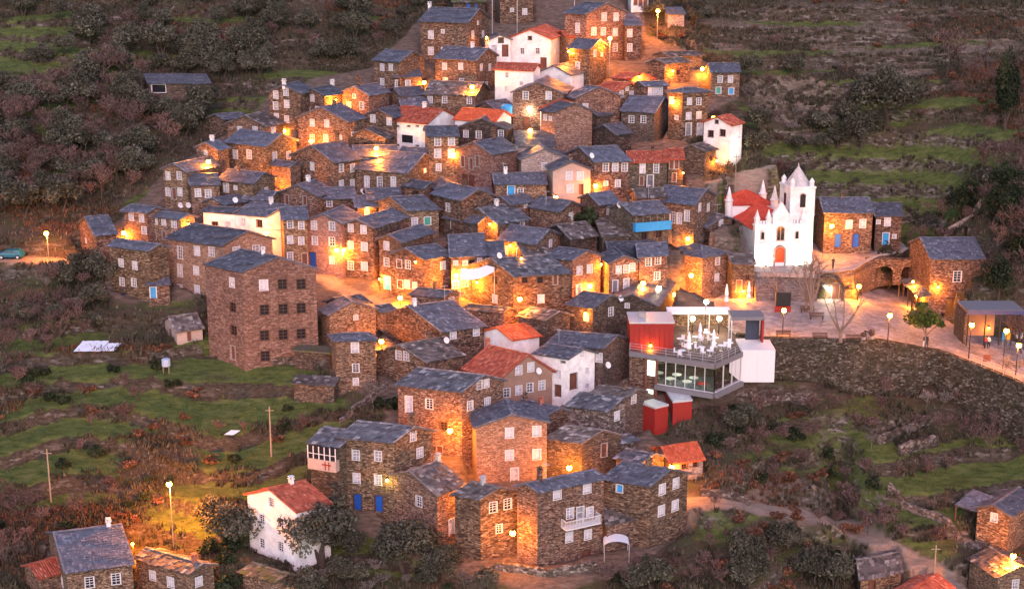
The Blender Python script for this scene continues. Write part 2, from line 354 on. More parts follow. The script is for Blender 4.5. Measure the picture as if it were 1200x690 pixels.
def slates(mb, P0, P1, Q1, Q0, kind):
    """courses of separate slabs / tiles on the slope with eave P0-P1 and ridge Q0-Q1"""
    P0, P1, Q1, Q0 = map(Vector, (P0, P1, Q1, Q0))
    n = (P1-P0).cross(Q0-P0)
    if n.length < 1e-4: n = (P1-P0).cross(Q1-P0)
    n.normalize()
    if n.z < 0: n = -n
    sl = max((Q0-P0).length, (Q1-P1).length)
    til = kind.startswith('tile')
    exp_ = .42 if til else (.33 if kind.startswith('slate') else .46)
    rows = max(2, int(sl/exp_+.5)); ph = random.random()*6
    wide = kind in ('brownr','mossr','slabr')
    jit = .012 if til else (.018 if kind.startswith('slate') else .05)
    mb.hexa([P0-n*.13,P1-n*.13,Q1-n*.13,Q0-n*.13,P0,P1,Q1,Q0], .3)
    for k in range(rows):
        a, b = k/rows, (k+1)/rows
        L0, R0 = P0.lerp(Q0,a), P1.lerp(Q1,a); L1, R1 = P0.lerp(Q0,min(1,b+.12/rows)), P1.lerp(Q1,min(1,b+.12/rows))
        W = (R0-L0).length
        if W < .15: continue
        cuts = [0.0]
        while cuts[-1] < W-.12:
            cuts.append(min(W, cuts[-1] + (.26 if til else random.uniform(.22,.5)*(1.5 if jit > .03 else 1))))
        if cuts[-1] < W: cuts[-1] = W
        for i in range(len(cuts)-1):
            s0, s1 = cuts[i]/W, cuts[i+1]/W
            und = .06*math.sin(ph+k*.9+i*.31)*math.sin(i*.17+ph)
            lift = .055+und+random.uniform(-jit,jit)*2
            j1 = -random.uniform(0, .06 if k else .2)*(0 if til else 1)
            dn = (L0-L1).normalized()
            A = L0.lerp(R0,s0+.004)+dn*(-j1)+n*(lift+random.uniform(-jit,jit)); B = L0.lerp(R0,s1-.004)+dn*(-j1)+n*(lift+random.uniform(-jit,jit))
            Cc = L1.lerp(R1,s1-.004)+n*(.012+und+random.uniform(0,jit)); D = L1.lerp(R1,s0+.004)+n*(.012+und+random.uniform(0,jit))
            rv = random.random()
            if til:
                mA = (A+B)/2+n*.055; mD = (Cc+D)/2+n*.055
                mb.poly([A,mA,mD,D], rv); mb.poly([mA,B,Cc,mD], rv); mb.poly([A,A-n*.05,B-n*.05,B,mA], rv*.5)
            else:
                mb.poly([A,B,Cc,D], rv); mb.poly([A-n*.05,B-n*.05,B,A], rv*.6)
def slabline(mb, a, b, w, kind, big=.45):
    """row of capping stones from a to b"""
    a = Vector(a); b = Vector(b); d = b-a; n = max(2, int(d.length/big)); d2 = d.normalized(); s = d2.cross(Vector((0,0,1))).normalized()
    up = s.cross(d2)
    for i in range(n):
        p = a+d*(i/n); q = a+d*((i+.96)/n); z = random.uniform(-.015,.025)
        mb.obox(p-s*w/2+up*z, q-p, s*w, up*random.uniform(.05,.08), random.uniform(.6,1) if not kind.startswith('tile') else random.random())
def parsew(s):
    out = []
    for tk in (s or '').split():
        ty = tk[0]; sc = 1.0; r = tk[1:]
        if '*' in r: r, k = r.split('*'); sc = float(k)
        x, y = r.split(','); out.append((ty, float(x), float(y), sc))
    return out
HN = {}
def H(label, cx, cy, h, lx, rx, th, ph=None, g='L', wl=None, wr=None, Lw='', Rw='', wall='st', roof='slate', ch=(), rise=None, b=None, name='stone_house', cat='house', group=None, oh=.36, wallR=None, key=None, barge=False, maxw=14, zf=None):
    if ph is None: ph = th
    if b is not None:
        G = hitT(cx, b) if zf is None else atZ(cx, b, zf); k = (345-cy)/FP
        z = (k*G.y*CP - G.y*SP)/(CP + k*SP); C = Vector((G.x, G.y, z)); zb = G.z
    else:
        C = hitT(cx, cy, h); zb = C.z - h
    tr, pr = R(th), R(ph)
    dR = Vector((math.cos(tr), math.sin(tr), 0)); dL = Vector((-math.sin(pr), math.cos(pr), 0))
    WR = wr or widthfor(C, dR.x, dR.y, rx); WL = wl or widthfor(C, dL.x, dL.y, lx)
    fl = []
    def solve(tx, w, side):
        best = None
        for a10 in range(-300, 700, 5):
            a = R(a10/10); v = Vector((math.cos(a), math.sin(a), 0)) if side else Vector((-math.sin(a), math.cos(a), 0))
            e = abs(proj(C+v*w)[0]-tx)
            if best is None or e < best[0]: best = (e, v)
        return best[1]
    if WL is None or WL < 2.0 or (wl and lx is not None and not wr): WL = wl or 5.0; dL = solve(lx, WL, 0)
    if WR is None or WR < 1.5 or WR > maxw: fl.append('WR=%s' % (WR and round(WR,1))); WR = 6.0 if (WR is None or WR < 1.5) else maxw
    if WL is None or WL < 1.5 or WL > maxw: fl.append('WL=%s' % (WL and round(WL,1))); WL = 6.0 if (WL is None or WL < 1.5) else maxw
    A = C; B = C+dR*WR; D = C+dL*WL; E = B+dL*WL
    ze = C.z; z0 = zb-2.0
    cen = (A+B+D+E)/4
    hs = root(name, (cen.x, cen.y, zb), label, cat, group)
    if fl: print('HOUSE', label[:50], fl)
    nR = Vector((dR.y, -dR.x, 0)); nL = Vector((-dL.y, dL.x, 0))
    span = WL if g == 'R' else WR   # placeholder
    if g == 'L': span = WL; ridge_dir = dR
    elif g == 'R': span = WR; ridge_dir = dL
    # gable on L face: ridge runs along dR and spans WL; the L face is the triangle
    if rise is None: rise = {'L': WL*.5*.40, 'R': WR*.5*.40, 'X': min(WL,WR)*.5*.42, 'F': 0, 'S': WL*.26, 'T': WR*.2}[g]
    rise = min(rise, 2.6)
    wb = MB(); up = Vector((0,0,1)); zz = Vector((0,0,rise))
    wallface(wb, (A.x,A.y), (dR.x,dR.y), (nR.x,nR.y), WR, ze, z0, g == 'R', parsew(Rw), hs, M, rise)
    # L face runs from D to A so that it reads left to right
    wallface(wb, (D.x,D.y), (-dL.x,-dL.y), (nL.x,nL.y), WL, ze, z0, g == 'L', parsew(Lw), hs, M, rise)
    lo = lambda p: Vector((p.x,p.y,z0))
    if g == 'L': wb.poly([lo(B),lo(E),E,(B+E)/2+zz,B]); wb.poly([lo(E),lo(D),D,E])
    elif g == 'R': wb.poly([lo(E),lo(D),D,(D+E)/2+zz,E]); wb.poly([lo(B),lo(E),E,B])
    elif g == 'S':   # lean-to rising away from the R face
        wb.poly([lo(E),lo(D),D+zz,E+zz]); wb.poly([lo(B),lo(E),E+zz,B]); wb.poly([A,D,D+zz])
    elif g == 'T':   # lean-to rising away from the L face
        wb.poly([lo(B),lo(E),E+zz,B+zz]); wb.poly([lo(E),lo(D),D,E+zz]); wb.poly([A,B+zz,B])
    else: wb.poly([lo(B),lo(E),E,B]); wb.poly([lo(E),lo(D),D,E])
    wo = wb.build('wall', M[wall], hs); addbv(wb)
    rb = MB(); o = oh; k = roof
    if g == 'L' or g == 'R':
        if g == 'L': a0,b0,a1,b1,dv,sd = A,B,D,E,dR,dL; sp = WL
        else: a0,b0,a1,b1,dv,sd = A,D,B,E,dL,dR; sp = WR
        sl = rise/(sp/2); r0 = (a0+a1)/2+zz-dv*o*.7; r1 = (b0+b1)/2+zz+dv*o*.7
        e0 = a0-sd*o-dv*o*.7-up*o*sl; e1 = b0-sd*o+dv*o*.7-up*o*sl
        f0 = a1+sd*o-dv*o*.7-up*o*sl; f1 = b1+sd*o+dv*o*.7-up*o*sl
        lft = up*.13
        slates(rb, e0+lft, e1+lft, r1+lft, r0+lft, k); slates(rb, f1+lft, f0+lft, r0+lft, r1+lft, k)
        slabline(rb, r0+up*.16, r1+up*.16, .32, k)
        for (p, q) in ((e0,r0),(f0,r0)) + (((e1,r1),(f1,r1)) if barge else ()): slabline(rb, p+up*.19, q+up*.19, .2, k)
        ridge = (r0, r1)
    elif g == 'X':
        wmin = min(WL, WR)
        if WR >= WL: m0 = (A+D)/2+dR*wmin*.5+zz; m1 = (B+E)/2-dR*wmin*.5+zz
        else: m0 = (A+B)/2+dL*wmin*.5+zz; m1 = (D+E)/2-dL*wmin*.5+zz
        q = lambda p, s, t: p+dR*s*o+dL*t*o-up*o*.35+up*.13
        a,b_,d_,e_ = q(A,-1,-1), q(B,1,-1), q(D,-1,1), q(E,1,1); m0 = m0+up*.13; m1 = m1+up*.13
        if WR >= WL:
            slates(rb,a,b_,m1,m0,k); slates(rb,e_,d_,m0,m1,k); slates(rb,d_,a,m0,m0,k); slates(rb,b_,e_,m1,m1,k)
        else:
            slates(rb,a,b_,m0,m0,k); slates(rb,d_,a,m0,m1,k); slates(rb,b_,e_,m1,m0,k); slates(rb,e_,d_,m1,m1,k)
        slabline(rb, m0+up*.05, m1+up*.05, .3, k)
        for p, q2 in ((a,m0),(d_,m0 if WR >= WL else m1),(b_,m1 if WR >= WL else m0),(e_,m1)): slabline(rb, p+up*.05, q2+up*.05, .22, k)
        ridge = (m0, m1)
    elif g == 'S':
        sl = rise/WL; P = lambda p, s, t: p+dR*s*o+dL*t*o+up*.13+up*t*o*sl
        slates(rb, P(A,-.7,-1), P(B,.7,-1), P(E,.7,1)+zz, P(D,-.7,1)+zz, k); ridge = (D+zz, E+zz)
    elif g == 'T':
        sl = rise/WR; P = lambda p, s, t: p+dR*s*o+dL*t*o+up*.13+up*s*o*sl
        slates(rb, P(D,-1,.7), P(A,-1,-.7), P(B,1,-.7)+zz, P(E,1,.7)+zz, k); ridge = (B+zz, E+zz)
    else:
        P = lambda p, s, t: p+dR*s*o+dL*t*o
        rb.hexa([P(A,-1,-1),P(B,1,-1),P(E,1,1),P(D,-1,1)]+[v+up*.22 for v in (P(A,-1,-1),P(B,1,-1),P(E,1,1),P(D,-1,1))]); ridge = (D, E)
    ro = rb.build('roof', M[roof], hs); addbv(rb)
    if not ch and WR*WL > 26 and random.random() < .45 and g in 'LR' and name == 'stone_house': ch = [(proj(ridge[0].lerp(ridge[1], random.uniform(.15,.85)))[0], random.choice(('st','st','wh','me')))]
    for c in ch:
        px, st = (c if isinstance(c, tuple) else (c, 'st'))
        best = min((abs(proj(ridge[0].lerp(ridge[1], t/20))[0]-px), t/20) for t in range(21))
        p = ridge[0].lerp(ridge[1], best[1]); cb = MB(); rz = tr
        hh = .9 if st != 'tall' else 1.6
        cb.box((p.x,p.y,p.z+hh/2-.35), (.46,.46,hh+.3), rz); cb.box((p.x,p.y,p.z+hh-.17), (.62,.62,.08), rz)
        for s_ in (-1, 1):
            for t_ in (-1, 1): cb.box((p.x+s_*.17,p.y+t_*.17,p.z+hh-.03), (.12,.12,.2), rz)
        cb.box((p.x,p.y,p.z+hh+.1), (.56,.56,.06), rz)
        cm = {'st':'st','tall':'st','wh':'wh','br':'brick','me':'steel'}[st]
        cb.build('chimney', M[cm], ro)
    HOUSES.append(([A.copy(),B.copy(),E.copy(),D.copy()], zb, label))
    info = dict(root=hs, A=A, B=B, D=D, E=E, dR=dR, dL=dL, nR=nR, nL=nL, ze=ze, zb=zb, WR=WR, WL=WL, wall=wo, roof=ro, rise=rise)
    if key: HN[key] = info
    return info
# ---- top of the village
H('tall stone house at the very top of the village, cut by the upper frame', 586,-14,6,580,625,10,60,g='L',Rw='w596,-4 w612,-4 s600,12 w615,14',key='T1')
H('large three storey stone house alone at the top with a small white chimney', 548,27,7.6,492,573,68,g='R',Lw='w505,41*1.2 s519,37 w505,60*1.2 s519,58',Rw='w554,41*1.2 s560,27 w566,40',ch=[(505,'wh')])
H('small stone house beside the olive slope at top left, three bright windows', 468,73,5.2,438,497,55,g='R',Lw='w448,79 w458,79 w448,96')
H('low slate lean-to with two windows under the top left stone house', 462,91,2.8,457,494,12,40,g='S',Rw='w465,98 w478,98')
H('wide two storey stone house with many small windows, just below the largest top house', 558,71,5.4,510,582,64,g='R',Lw='w521,78 w540,78 w522,95 w541,96',Rw='w564,79 w574,79 k570,100',ch=[(553,'wh')])
H('low stone house with three windows and an uneven roof below the two starry lamps', 557,112,3.6,498,572,75,g='R',Lw='w504,117 w521,117 w550,118',roof='brownr')
H('small white house with a balcony squeezed left of the big white gable', 573,47,5.2,568,598,8,20,g='R',Rw='u587,44 g579,60 n592,60',wall='wh')
H('tall white gabled house with red roof and small dark windows near the top', 645,46,5.4,598,662,74,g='L',Lw='u621,45*.7 k612,60*.9 k630,60*.9 n637,75',Rw='w650,60 w657,60',wall='wh',roof='tile',name='white_house')
H('long stone house with thin red roof, orange lit, behind the white gable', 663,43,3.6,655,704,5,20,g='L',roof='tile',Rw='u676,52')
H('narrow stone house with its left wall lit orange, right of the white gable', 691,58,6.2,667,711,58,g='R',Lw='D667,65 w677,77',Rw='w697,63 s705,64')
H('big gabled stone house with seven bright windows at the top right of the village', 687,17,7.8,662,733,30,55,g='R',Rw='w708,20*1.2 w722,20*1.2 w696,37*1.2 w707,37*1.2 w721,38*1.2 w721,56*1.2 w707,56',Lw='t677,33')
H('narrow two window annex on the right of the big top right house', 733,31,5.6,729,752,30,50,g='S',Rw='w738,39*1.2 w738,56*1.2')
H('stone gable with faded red roof slope left of it, below the tall lamp pole', 722,108,4.4,697,753,35,60,g='R',roof='tile',Rw='s735,99 w728,110 w740,111')
H('small orange lit gable tucked behind the faded red roof', 741,93,3.0,718,765,12,60,g='R',roof='tile')
H('stone house with a row of three narrow white windows under its eave', 755,101,4.8,744,782,10,35,g='L',Rw='t762,107*.8 t768,107*.8 t774,107*.8')
H('tall hip roofed stone house with two blue and white doors at its foot', 800,109,7.2,784,830,20,55,g='X',Rw='w808,119 w819,119 q807,136 w819,135 g807,152 g820,152',Lw='w787,118 s793,138')
H('low barn with orange lit wall and slab roof on the upper right edge', 779,75,3.2,759,808,24,60,g='L',roof='brownr',Rw='u795,85')
H('sagging slab roofed barn behind the orange lit barn, highest on the right edge', 782,66,2.2,768,823,12,50,g='L',roof='brownr',wall='dk')
H('small two window stone cottage apart on the upper right edge beside a lamp', 834,85,3.9,829,867,8,30,g='L',Rw='w844,93 w856,93 e842,106 v857,107')
H('stone house with flat looking blue roof and two paned windows above the red twin roofs', 767,132,4.4,728,787,66,g='R',roof='slateb',Lw='k740,140 k754,140',wall='dk')
H('tall narrow white house with red roof standing free on the right slope', 855,147,7.0,825,870,52,g='L',b=198,zf=-41.0,Lw='u840,143*.6 D833,157 D847,156',Rw='s866,160',wall='wh',roof='tile',name='white_house')
H('rough stone barn with brown slab roof left of the free standing white house', 826,178,3.4,796,839,50,70,g='L',roof='brownr',wall='dk',Rw='u833,186')
H('left and wider of the two joined stone houses with red roofs', 738,190,5.0,734,782,4,30,g='L',roof='tile',Rw='t753,196 t769,196 p752,212*.8 g762,213 p769,211',wall='dk')
H('right and narrower of the two joined stone houses with red roofs', 783,187,5.2,779,801,12,30,g='L',roof='tile',Rw='p787,192*.8 p793,191*.8 p790,208*.8',wall='dk')
H('blue roofed stone house with three white windows left of the red twin roofs', 697,190,5.4,664,738,12,30,g='L',roof='slateb',Rw='w710,196*1.15 w721,196*1.15 w732,196*1.15 s710,215 w724,215',ch=[(690,'st')])
# ---- upper left
H('tall gabled stone house with six windows at the upper left corner of the village', 352,110,5.8,315,368,68,g='L',Lw='w323,108*1.1 w335,108*1.1 w323,124*1.1 w336,122*1.1 w324,137 w336,140',ch=[(333,'wh')])
H('stone house whose right wall glows orange, joined to the upper left corner house', 380,113,4.6,353,402,58,g='L',Lw='w366,115 w361,130 w372,129',ch=[(397,'wh')])
H('gabled stone house with two bright windows in the middle of the upper left row', 432,112,4.6,401,456,56,g='L',Lw='w409,124*1.1 w424,124*1.1 s415,113',ch=[(420,'tall')])
H('broad gabled stone house behind the lamp of the upper left rows', 407,143,5.2,349,428,62,g='L',Lw='w366,144 w383,145 w366,162 w382,162 w398,163*1.1',Rw='s413,157',ch=[(392,'st')])
H('small gabled house with two white windows and a pale blue one', 460,138,4.6,428,479,62,g='L',Lw='w437,139*1.1 w456,139*1.1 v438,152')
H('low slate roof between the starry lamps above the white house', 472,126,2.6,466,502,12,40,g='L')
H('small low gable with dark windows right behind the lamp', 451,163,3.2,408,460,70,g='L',Lw='D418,171*.8 D428,170*.8',roof='brownr')
H('large white house with faded red roof and a recessed loggia', 501,145,5.2,455,535,58,g='R',Lw='x466,148 x479,148 x489,148 o477,163 x466,170 x489,171',wall='wh',roof='tile',ch=[(497,'wh')],name='white_house')
H('stone house with two columns of bright white windows right of the large white house', 502,160,6.0,498,537,5,25,g='L',Rw='w513,165*1.25 w529,165*1.25 w513,180*1.25 w529,180*1.25 w514,196')
H('low gabled house with slate roof and three windows before the orange roof', 593,152,4.2,537,600,76,g='L',Lw='w546,157 k561,158 k587,157',wall='dk')
H('white house with bright orange roof almost hidden behind a stone gable', 580,143,4.8,533,599,66,g='R',roof='tileo',wall='wh',name='white_house')
H('tall pale house with orange roof and a blue tank at its foot', 625,83,7.2,580,633,72,g='R',roof='tile',wall='wh',Lw='k594,88*.7 q594,104*.8 s611,98',name='white_house',wallR=1)
H('white gabled shed with a ribbed side wall below the tall white gable', 668,88,4.2,631,690,56,g='L',wall='wh',name='white_shed')
H('stone house with wide gable, white windows and a strip light over the door', 660,110,6.8,601,670,78,g='L',Lw='w616,112*1.15 w643,112*1.15 n617,145')
H('big stone gable with a dark arched recess at its right foot', 675,115,6.2,662,727,18,45,g='R',Rw='w686,126*1.1')
H('rough windowless stone gable with narrow left side right of the bright lamp', 650,132,6.0,634,694,14,45,g='R',wall='sp',Lw='w639,138*.8 s645,139')
H('white gable with red verge peeping out above the windowless stone gable', 634,127,4.4,630,681,6,40,g='R',wall='wh',roof='tile',name='white_house')
H('pinkish gabled house with brown roof above the wide bluish roof on the left slope', 312,149,3.8,266,332,66,g='L',roof='brownr',Lw='w281,153*1.1 w299,153*1.1',wall='st')
H('small house with bluish roof and white chimney left of the wide bluish roof', 255,176,4.6,230,268,58,g='L',roof='slateb',Lw='s241,179 s246,188',ch=[(249,'wh')])
H('broad stone house with wide bluish roof and orange tinted gable on the left slope', 312,172,5.2,265,347,56,g='R',roof='slateb',Lw='w276,181*1.25 w292,181*1.25 s277,198',Rw='w322,183*1.1 w338,182*1.1 p331,201')
H('tall gabled stone house at the left edge beside the bare trees, with four white windows', 219,202,5.6,191,256,58,g='L',Lw='w197,206*1.1 w210,206*1.1 w197,225*1.1 w211,225*1.1 p204,227')
H('low stone house with short bluish roof between two others on the left edge', 224,217,4.6,219,257,6,30,g='L',Rw='w232,226*1.1 w244,227*1.1')
H('stone house with long bluish roof and a bright window above the white long house', 297,215,4.6,256,322,62,g='R',Lw='w265,220*1.3 s276,220',Rw='w312,224',ch=[(280,'st')])
H('stone gable with a paned window whose right wall glows orange', 392,191,5.0,342,425,48,g='L',Lw='w366,195*1.1 k346,212*1.2',Rw='w400,197*1.1 w413,197*1.1 w400,216*1.1 w413,215*1.1',ch=[(395,'tall')])
H('low slate roof with two small windows below the lamp left of the white house', 417,183,2.9,413,466,5,25,g='L',Rw='w430,190 w447,188')
H('small roof with orange lit right gable below the large white house', 494,185,3.2,465,510,66,g='R')
H('long stone house with three tall white windows in a row', 477,203,3.9,417,515,64,g='R',Lw='t430,213*1.05 t445,214*1.05 t461,214*1.05',Rw='s498,200')
H('small stone house with a pair of dark windows below the long three window house', 497,221,3.2,473,512,54,g='R',Lw='D483,227*.8 D488,227*.8')
H('lit stone slab gable between small roofs right of the dark paired windows', 512,222,3.4,505,538,12,50,g='R')
H('stone house with large bluish roof falling left and two paned windows', 541,235,5.4,507,578,40,g='R',roof='slateb',Lw='k525,243*1.1 k526,262*1.1')
H('low lean-to with one white window on the right of the large bluish roof', 547,241,2.9,544,578,10,30,g='S',Rw='w549,247*1.2',wall='dk')
H('massive corner house with tall dark windows and red lit garage doors', 576,181,6.2,537,607,48,g='L',wall='sp',Lw='p542,189 p552,192 p559,189 n545,212 n553,213',ch=[(578,'tall')])
H('pink walled low house behind the massive corner house', 607,172,3.4,603,650,6,20,g='S',wall='pl')
H('pale stone gable with a single blue white window', 611,187,4.4,606,665,8,35,g='R',wall='pw',Rw='w638,195')
H('pink grey plastered house with four dark topped windows', 648,200,4.8,640,692,8,40,g='R',wall='pl',Rw='q667,206*1.1 q680,206*1.1 q668,221*1.1 p681,222')
H('low stone house with a light blue window under a dark roof', 581,216,3.8,577,640,5,35,g='L',roof='slate',Rw='v599,223*1.3 k610,225',wall='st')
H('tiny twin gabled stone house beneath the light blue window', 598,240,3.0,579,624,40,g='L',Rw='s616,241',roof='slateb')
H('low stone house overgrown at the foot with one bright window in its gable', 656,248,3.2,621,681,50,g='R',Rw='w669,254*1.1',ch=[])
H('stone house with bluish roof and a tall dark creeper on its left wall', 702,240,3.4,680,726,28,g='L',roof='slateb',Rw='w714,247')
H('low house with four sided violet roof and orange tinted left wall in the centre', 583,263,3.4,541,619,42,g='L',Lw='q561,263 p556,276*.8',Rw='g612,266*.8',ch=[(582,'wh')],roof='slabr')
H('stone house with two bright windows and a blue grey roof in the centre', 628,286,4.0,585,656,58,g='R',Lw='w592,293*1.15 w609,296*1.2',Rw='w645,285')
H('gabled stone house with two upper windows above a lit lower storey', 671,305,5.8,639,704,32,60,g='R',Rw='w679,317*1.1 w691,315*1.1 g678,340*.8')
H('orange lit gabled house with three slim windows between two lamps', 714,309,5.4,703,748,18,60,g='R',Rw='w725,316 w734,315 w741,313 g721,335*.8 g734,333*.8')
H('orange lit house with paned windows, right of the three slim windows', 749,301,5.4,745,782,18,30,g='L',Rw='k760,307 k771,305 k770,323')
H('long low slate roof behind the orange lit gable', 715,298,2.6,709,768,6,30,g='L')
H('hip roofed stone house with a bright lamp on its wall above the cafe', 822,302,5.8,781,852,36,50,g='X',b=350,zf=ZP,Lw='w794,308*1.1 n797,334 l788,336',Rw='w841,306 w840,325')
H('stone house with orange left wall and lone white windows left of the church nave', 827,267,5.0,801,866,36,g='R',b=303,zf=-51.4,Lw='u813,277*.6',Rw='w845,255 w837,283 s852,285')
H('stone house with long blue grey roof right of the blue balcony', 814,240,4.2,768,838,60,g='R',roof='slateb',Lw='t788,255 t796,256 t805,253',Rw='w820,243*1.1 w830,243*1.1')
blueh = H('stone house with a long light blue wooden balcony', 742,252,5.4,714,784,20,34,g='L',wall='dk',Rw='D755,276 D772,274')
H('low rubble store with slab lean-to roof below the blue balcony', 706,277,2.6,698,742,10,30,g='S',roof='brownr',wall='dk',Rw='D727,284*.7')
# ---- left side
H('very large unfinished looking stone block with rows of dark windows at the left', 289,320,11.5,240,370,12,52,b=430,g='R',wall='sp',rise=1.7,Lw='w272,331*1.2 D273,360*1.2 D274,387*1.2 p273,413*1.1',Rw='q309,334*1.3 D331,333*1.3 D353,333*1.3 D310,363*1.3 D332,362*1.3 D353,361*1.3 D310,393*1.3 D332,392*1.3 D353,391*1.3 D311,417*1.3',maxw=16,key='G1',oh=.15)
H('tall stone house with three storeys of windows and blue railings behind the large block', 261,288,7.2,197,319,34,60,g='R',Lw='t211,296*1.1 q231,294*1.2 w248,295*1.2 t211,317*1.1 q230,317*1.1 q211,338*1.1 q231,339*1.1',Rw='w277,295*1.3 w300,293*1.3',wall='sp')
H('square stone house with four slim windows and a blue door at the left edge', 175,294,6.8,128,197,42,62,g='R',Lw='w142,308*1.05 w158,311*1.05 w143,330*1.05 w157,331*1.05 b144,352',wall='st')
H('tiny lean-to with a light blue door between two tall left houses', 174,334,2.4,170,198,10,30,g='S',Rw='B179,343')
H('stone house with brownish roof and white verge above the left lamp', 172,250,4.8,145,194,42,66,g='R',Lw='w154,254 w166,256 w169,270',roof='slate',barge=True)
H('stone house with two rows of four windows beside the left lamp', 212,257,4.8,173,228,42,64,g='R',roof='slateb',Lw='w182,259*.9 w192,260*.9 w204,262*1.1 p181,276*.7 p192,276*.7 p204,275*.7')
H('small stone hut with violet roof left of the bright left lamp', 112,276,4.2,93,136,30,g='L',Lw='s101,282')
H('ruined stone stub lit orange behind the small violet roofed hut', 108,266,1.6,104,126,10,g='F',roof='mossr',name='stone_ruin',cat='ruin')
H('long white house with slate roof whose right gable is lit yellow', 313,254,5.2,274,358,34,66,g='R',wall='wh',Lw='q285,260 D304,262',Rw='q336,251',ch=[(318,'wh')],name='white_house')
H('white and stone lower wing on the left of the long white house', 273,250,4.2,238,290,40,72,g='R',wall='wh',Lw='D252,264 q267,264',name='white_house')
H('three storey orange lit house end next to the long white house', 332,257,7.2,328,360,8,30,g='L',Rw='w340,263 w353,264 w340,281 w353,282 w340,300 p357,304')
H('three storey gable with four bright windows and a blue door', 400,262,7.2,360,422,70,g='L',Lw='w368,264*1.15 w389,265*1.15 w369,282*1.15 w389,283*1.15 b365,304 w389,305',wall='sp')
H('three storey gable with six paned windows right of the double lamp', 437,267,7.2,401,477,60,70,g='L',Lw='w411,267 w426,269*1.1 w411,287 q427,289*1.1 w411,311*1.1 q427,312*1.1')
H('gabled stone house with plaster patches and dark openings on the left slope', 372,230,4.2,328,391,64,g='L',wall='st',Lw='p336,234*.8 p357,235*.8')
H('low stone house with one small window left of the long three window house', 379,233,3.2,374,417,8,30,g='L',Rw='w386,237')
H('small violet roof with pale verge above the long white house', 315,235,3.2,287,331,70,g='R',barge=True)
H('small stone house with short slate roof and white dish beside it', 432,234,2.8,428,470,6,30,g='L',Rw='s440,240')
H('small roof with a strip of orange lit wall below it in the centre left', 418,243,2.8,412,441,10,30,g='L',Rw='w430,249*.8')
H('gabled stone house with a white window and a green shuttered window', 477,247,4.2,440,514,16,45,g='L',Rw='w486,260*1.15 e501,259*1.15')
H('gabled stone house with light blue door and orange lit corner', 470,284,6.8,444,507,58,g='L',Lw='w453,288*1.1 w453,307*1.1 B454,332*1.3',roof='slateb')
H('gabled stone house facing the lower lamp with two pairs of windows', 496,304,5.6,457,528,33,58,g='L',Lw='w468,309*1.1 w478,310*1.1 q469,333*1.1 q477,333*1.1 w486,335',Rw='w519,311',barge=True)
H('orange lit house wall with small windows under the widest slate roof', 529,301,5.4,526,568,14,24,g='L',Rw='s534,308 s545,308 u553,308 s562,305 k534,333 k545,331',wl=9)
H('low house with two bright shutters at the right end of the widest slate roof', 568,300,3.4,565,590,8,24,g='L',Rw='w572,305 w581,304',wl=6)
H('big stone house with rough wavy slab roof and a bright lamp in the centre', 602,324,6.2,553,668,14,44,g='L',roof='slabr',Lw='D580,328 q580,350',Rw='u615,328 u633,328 p651,325*.8 q634,350')
H('dark two sided stone house with a lit window below the central lamps', 695,361,4.4,665,734,38,60,g='R',Lw='w687,372*.8',Rw='w716,365*1.1',wall='dk')
H('stone gable with a white dish left of the red box', 769,358,3.9,713,789,74,g='L',wall='dk',Lw='s735,358')
H('small house with four sided slate roof beside the lamp pole in the centre', 520,348,3.2,482,538,42,72,g='R',Lw='p489,360*.8',Rw='k529,353',ch=[(509,'st')])
H('large gabled stone house with two windows under its long right eave', 517,388,4.2,444,567,26,50,g='L',Rw='w531,392*1.1 w558,386*1.1',ch=[])
H('low slate shed leaning against the alley behind the tower house', 386,369,4.2,376,440,28,g='R',Rw='s417,372')
H('square tower like stone house with four sided roof and white windows', 393,399,6.2,388,440,4,20,g='X',Rw='w416,407*1.25 k417,431 w417,447*.9')
H('low gable with a pair of white windows under the second centre lamp', 498,424,3.4,441,542,34,58,g='L',roof='brownr',Lw='w467,416*1.1 w476,417*1.1')
H('large many sided stone house with pale slate roof in the lower centre', 541,459,8.0,466,590,40,70,g='R',roof='slabr',Lw='k503,473*1.15 l479,474 D520,499 p515,530',Rw='w562,449 w570,449 w551,475*1.1 w571,471*1.1')
H('gabled house with striped terracotta roof and two rows of white windows', 588,442,5.2,544,647,22,52,g='R',rise=2.4,roof='tile',wall='pb',Rw='w608,432*1.1 w622,430*1.1 w594,460*1.1 w608,457*1.1 w621,454*1.1 w635,451*1.1',ch=[(567,'br')],key='TC')
H('white walled house with bright orange red roof right behind the terracotta gable', 600,398,3.2,567,632,28,46,g='L',roof='tileo',wall='wh',name='white_house',ch=[])
H('white house with slate roof and an arched brown door in the lower centre', 667,420,6.0,627,697,34,62,g='R',wall='wh',Lw='x660,424 q654,438 n654,458*.8',Rw='n672,447*1.1 s682,414 w688,434*.7 s688,452',ch=[],name='white_house',key='WD')
H('dark slate roofed stone house behind the white house with arched door', 707,408,5.0,642,736,48,74,g='R',wall='dk',Lw='w703,419*1.1')
H('stone house with brown slate slope and small square chimney left of the glass restaurant', 738,464,4.6,695,755,40,72,g='R',roof='brownr',wall='dk',Rw='w743,452',ch=[(732,'st')])
H('stone house with pale patched gable and three white shutters', 713,481,4.6,665,744,44,68,g='R',Rw='q723,487*1.1 w738,483*1.1 w738,503*1.1',roof='slabr',wall='rb')
H('roughly roofed dark stone barn right behind the lower starry lamp', 682,519,4.8,641,728,26,68,g='R',roof='brownr',wall='dk',Rw='p708,527')
H('dark slate gable with two chimneys below the terracotta roof', 632,492,3.6,590,678,25,55,g='R',wall='st',ch=[(635,'br'),(615,'st')])
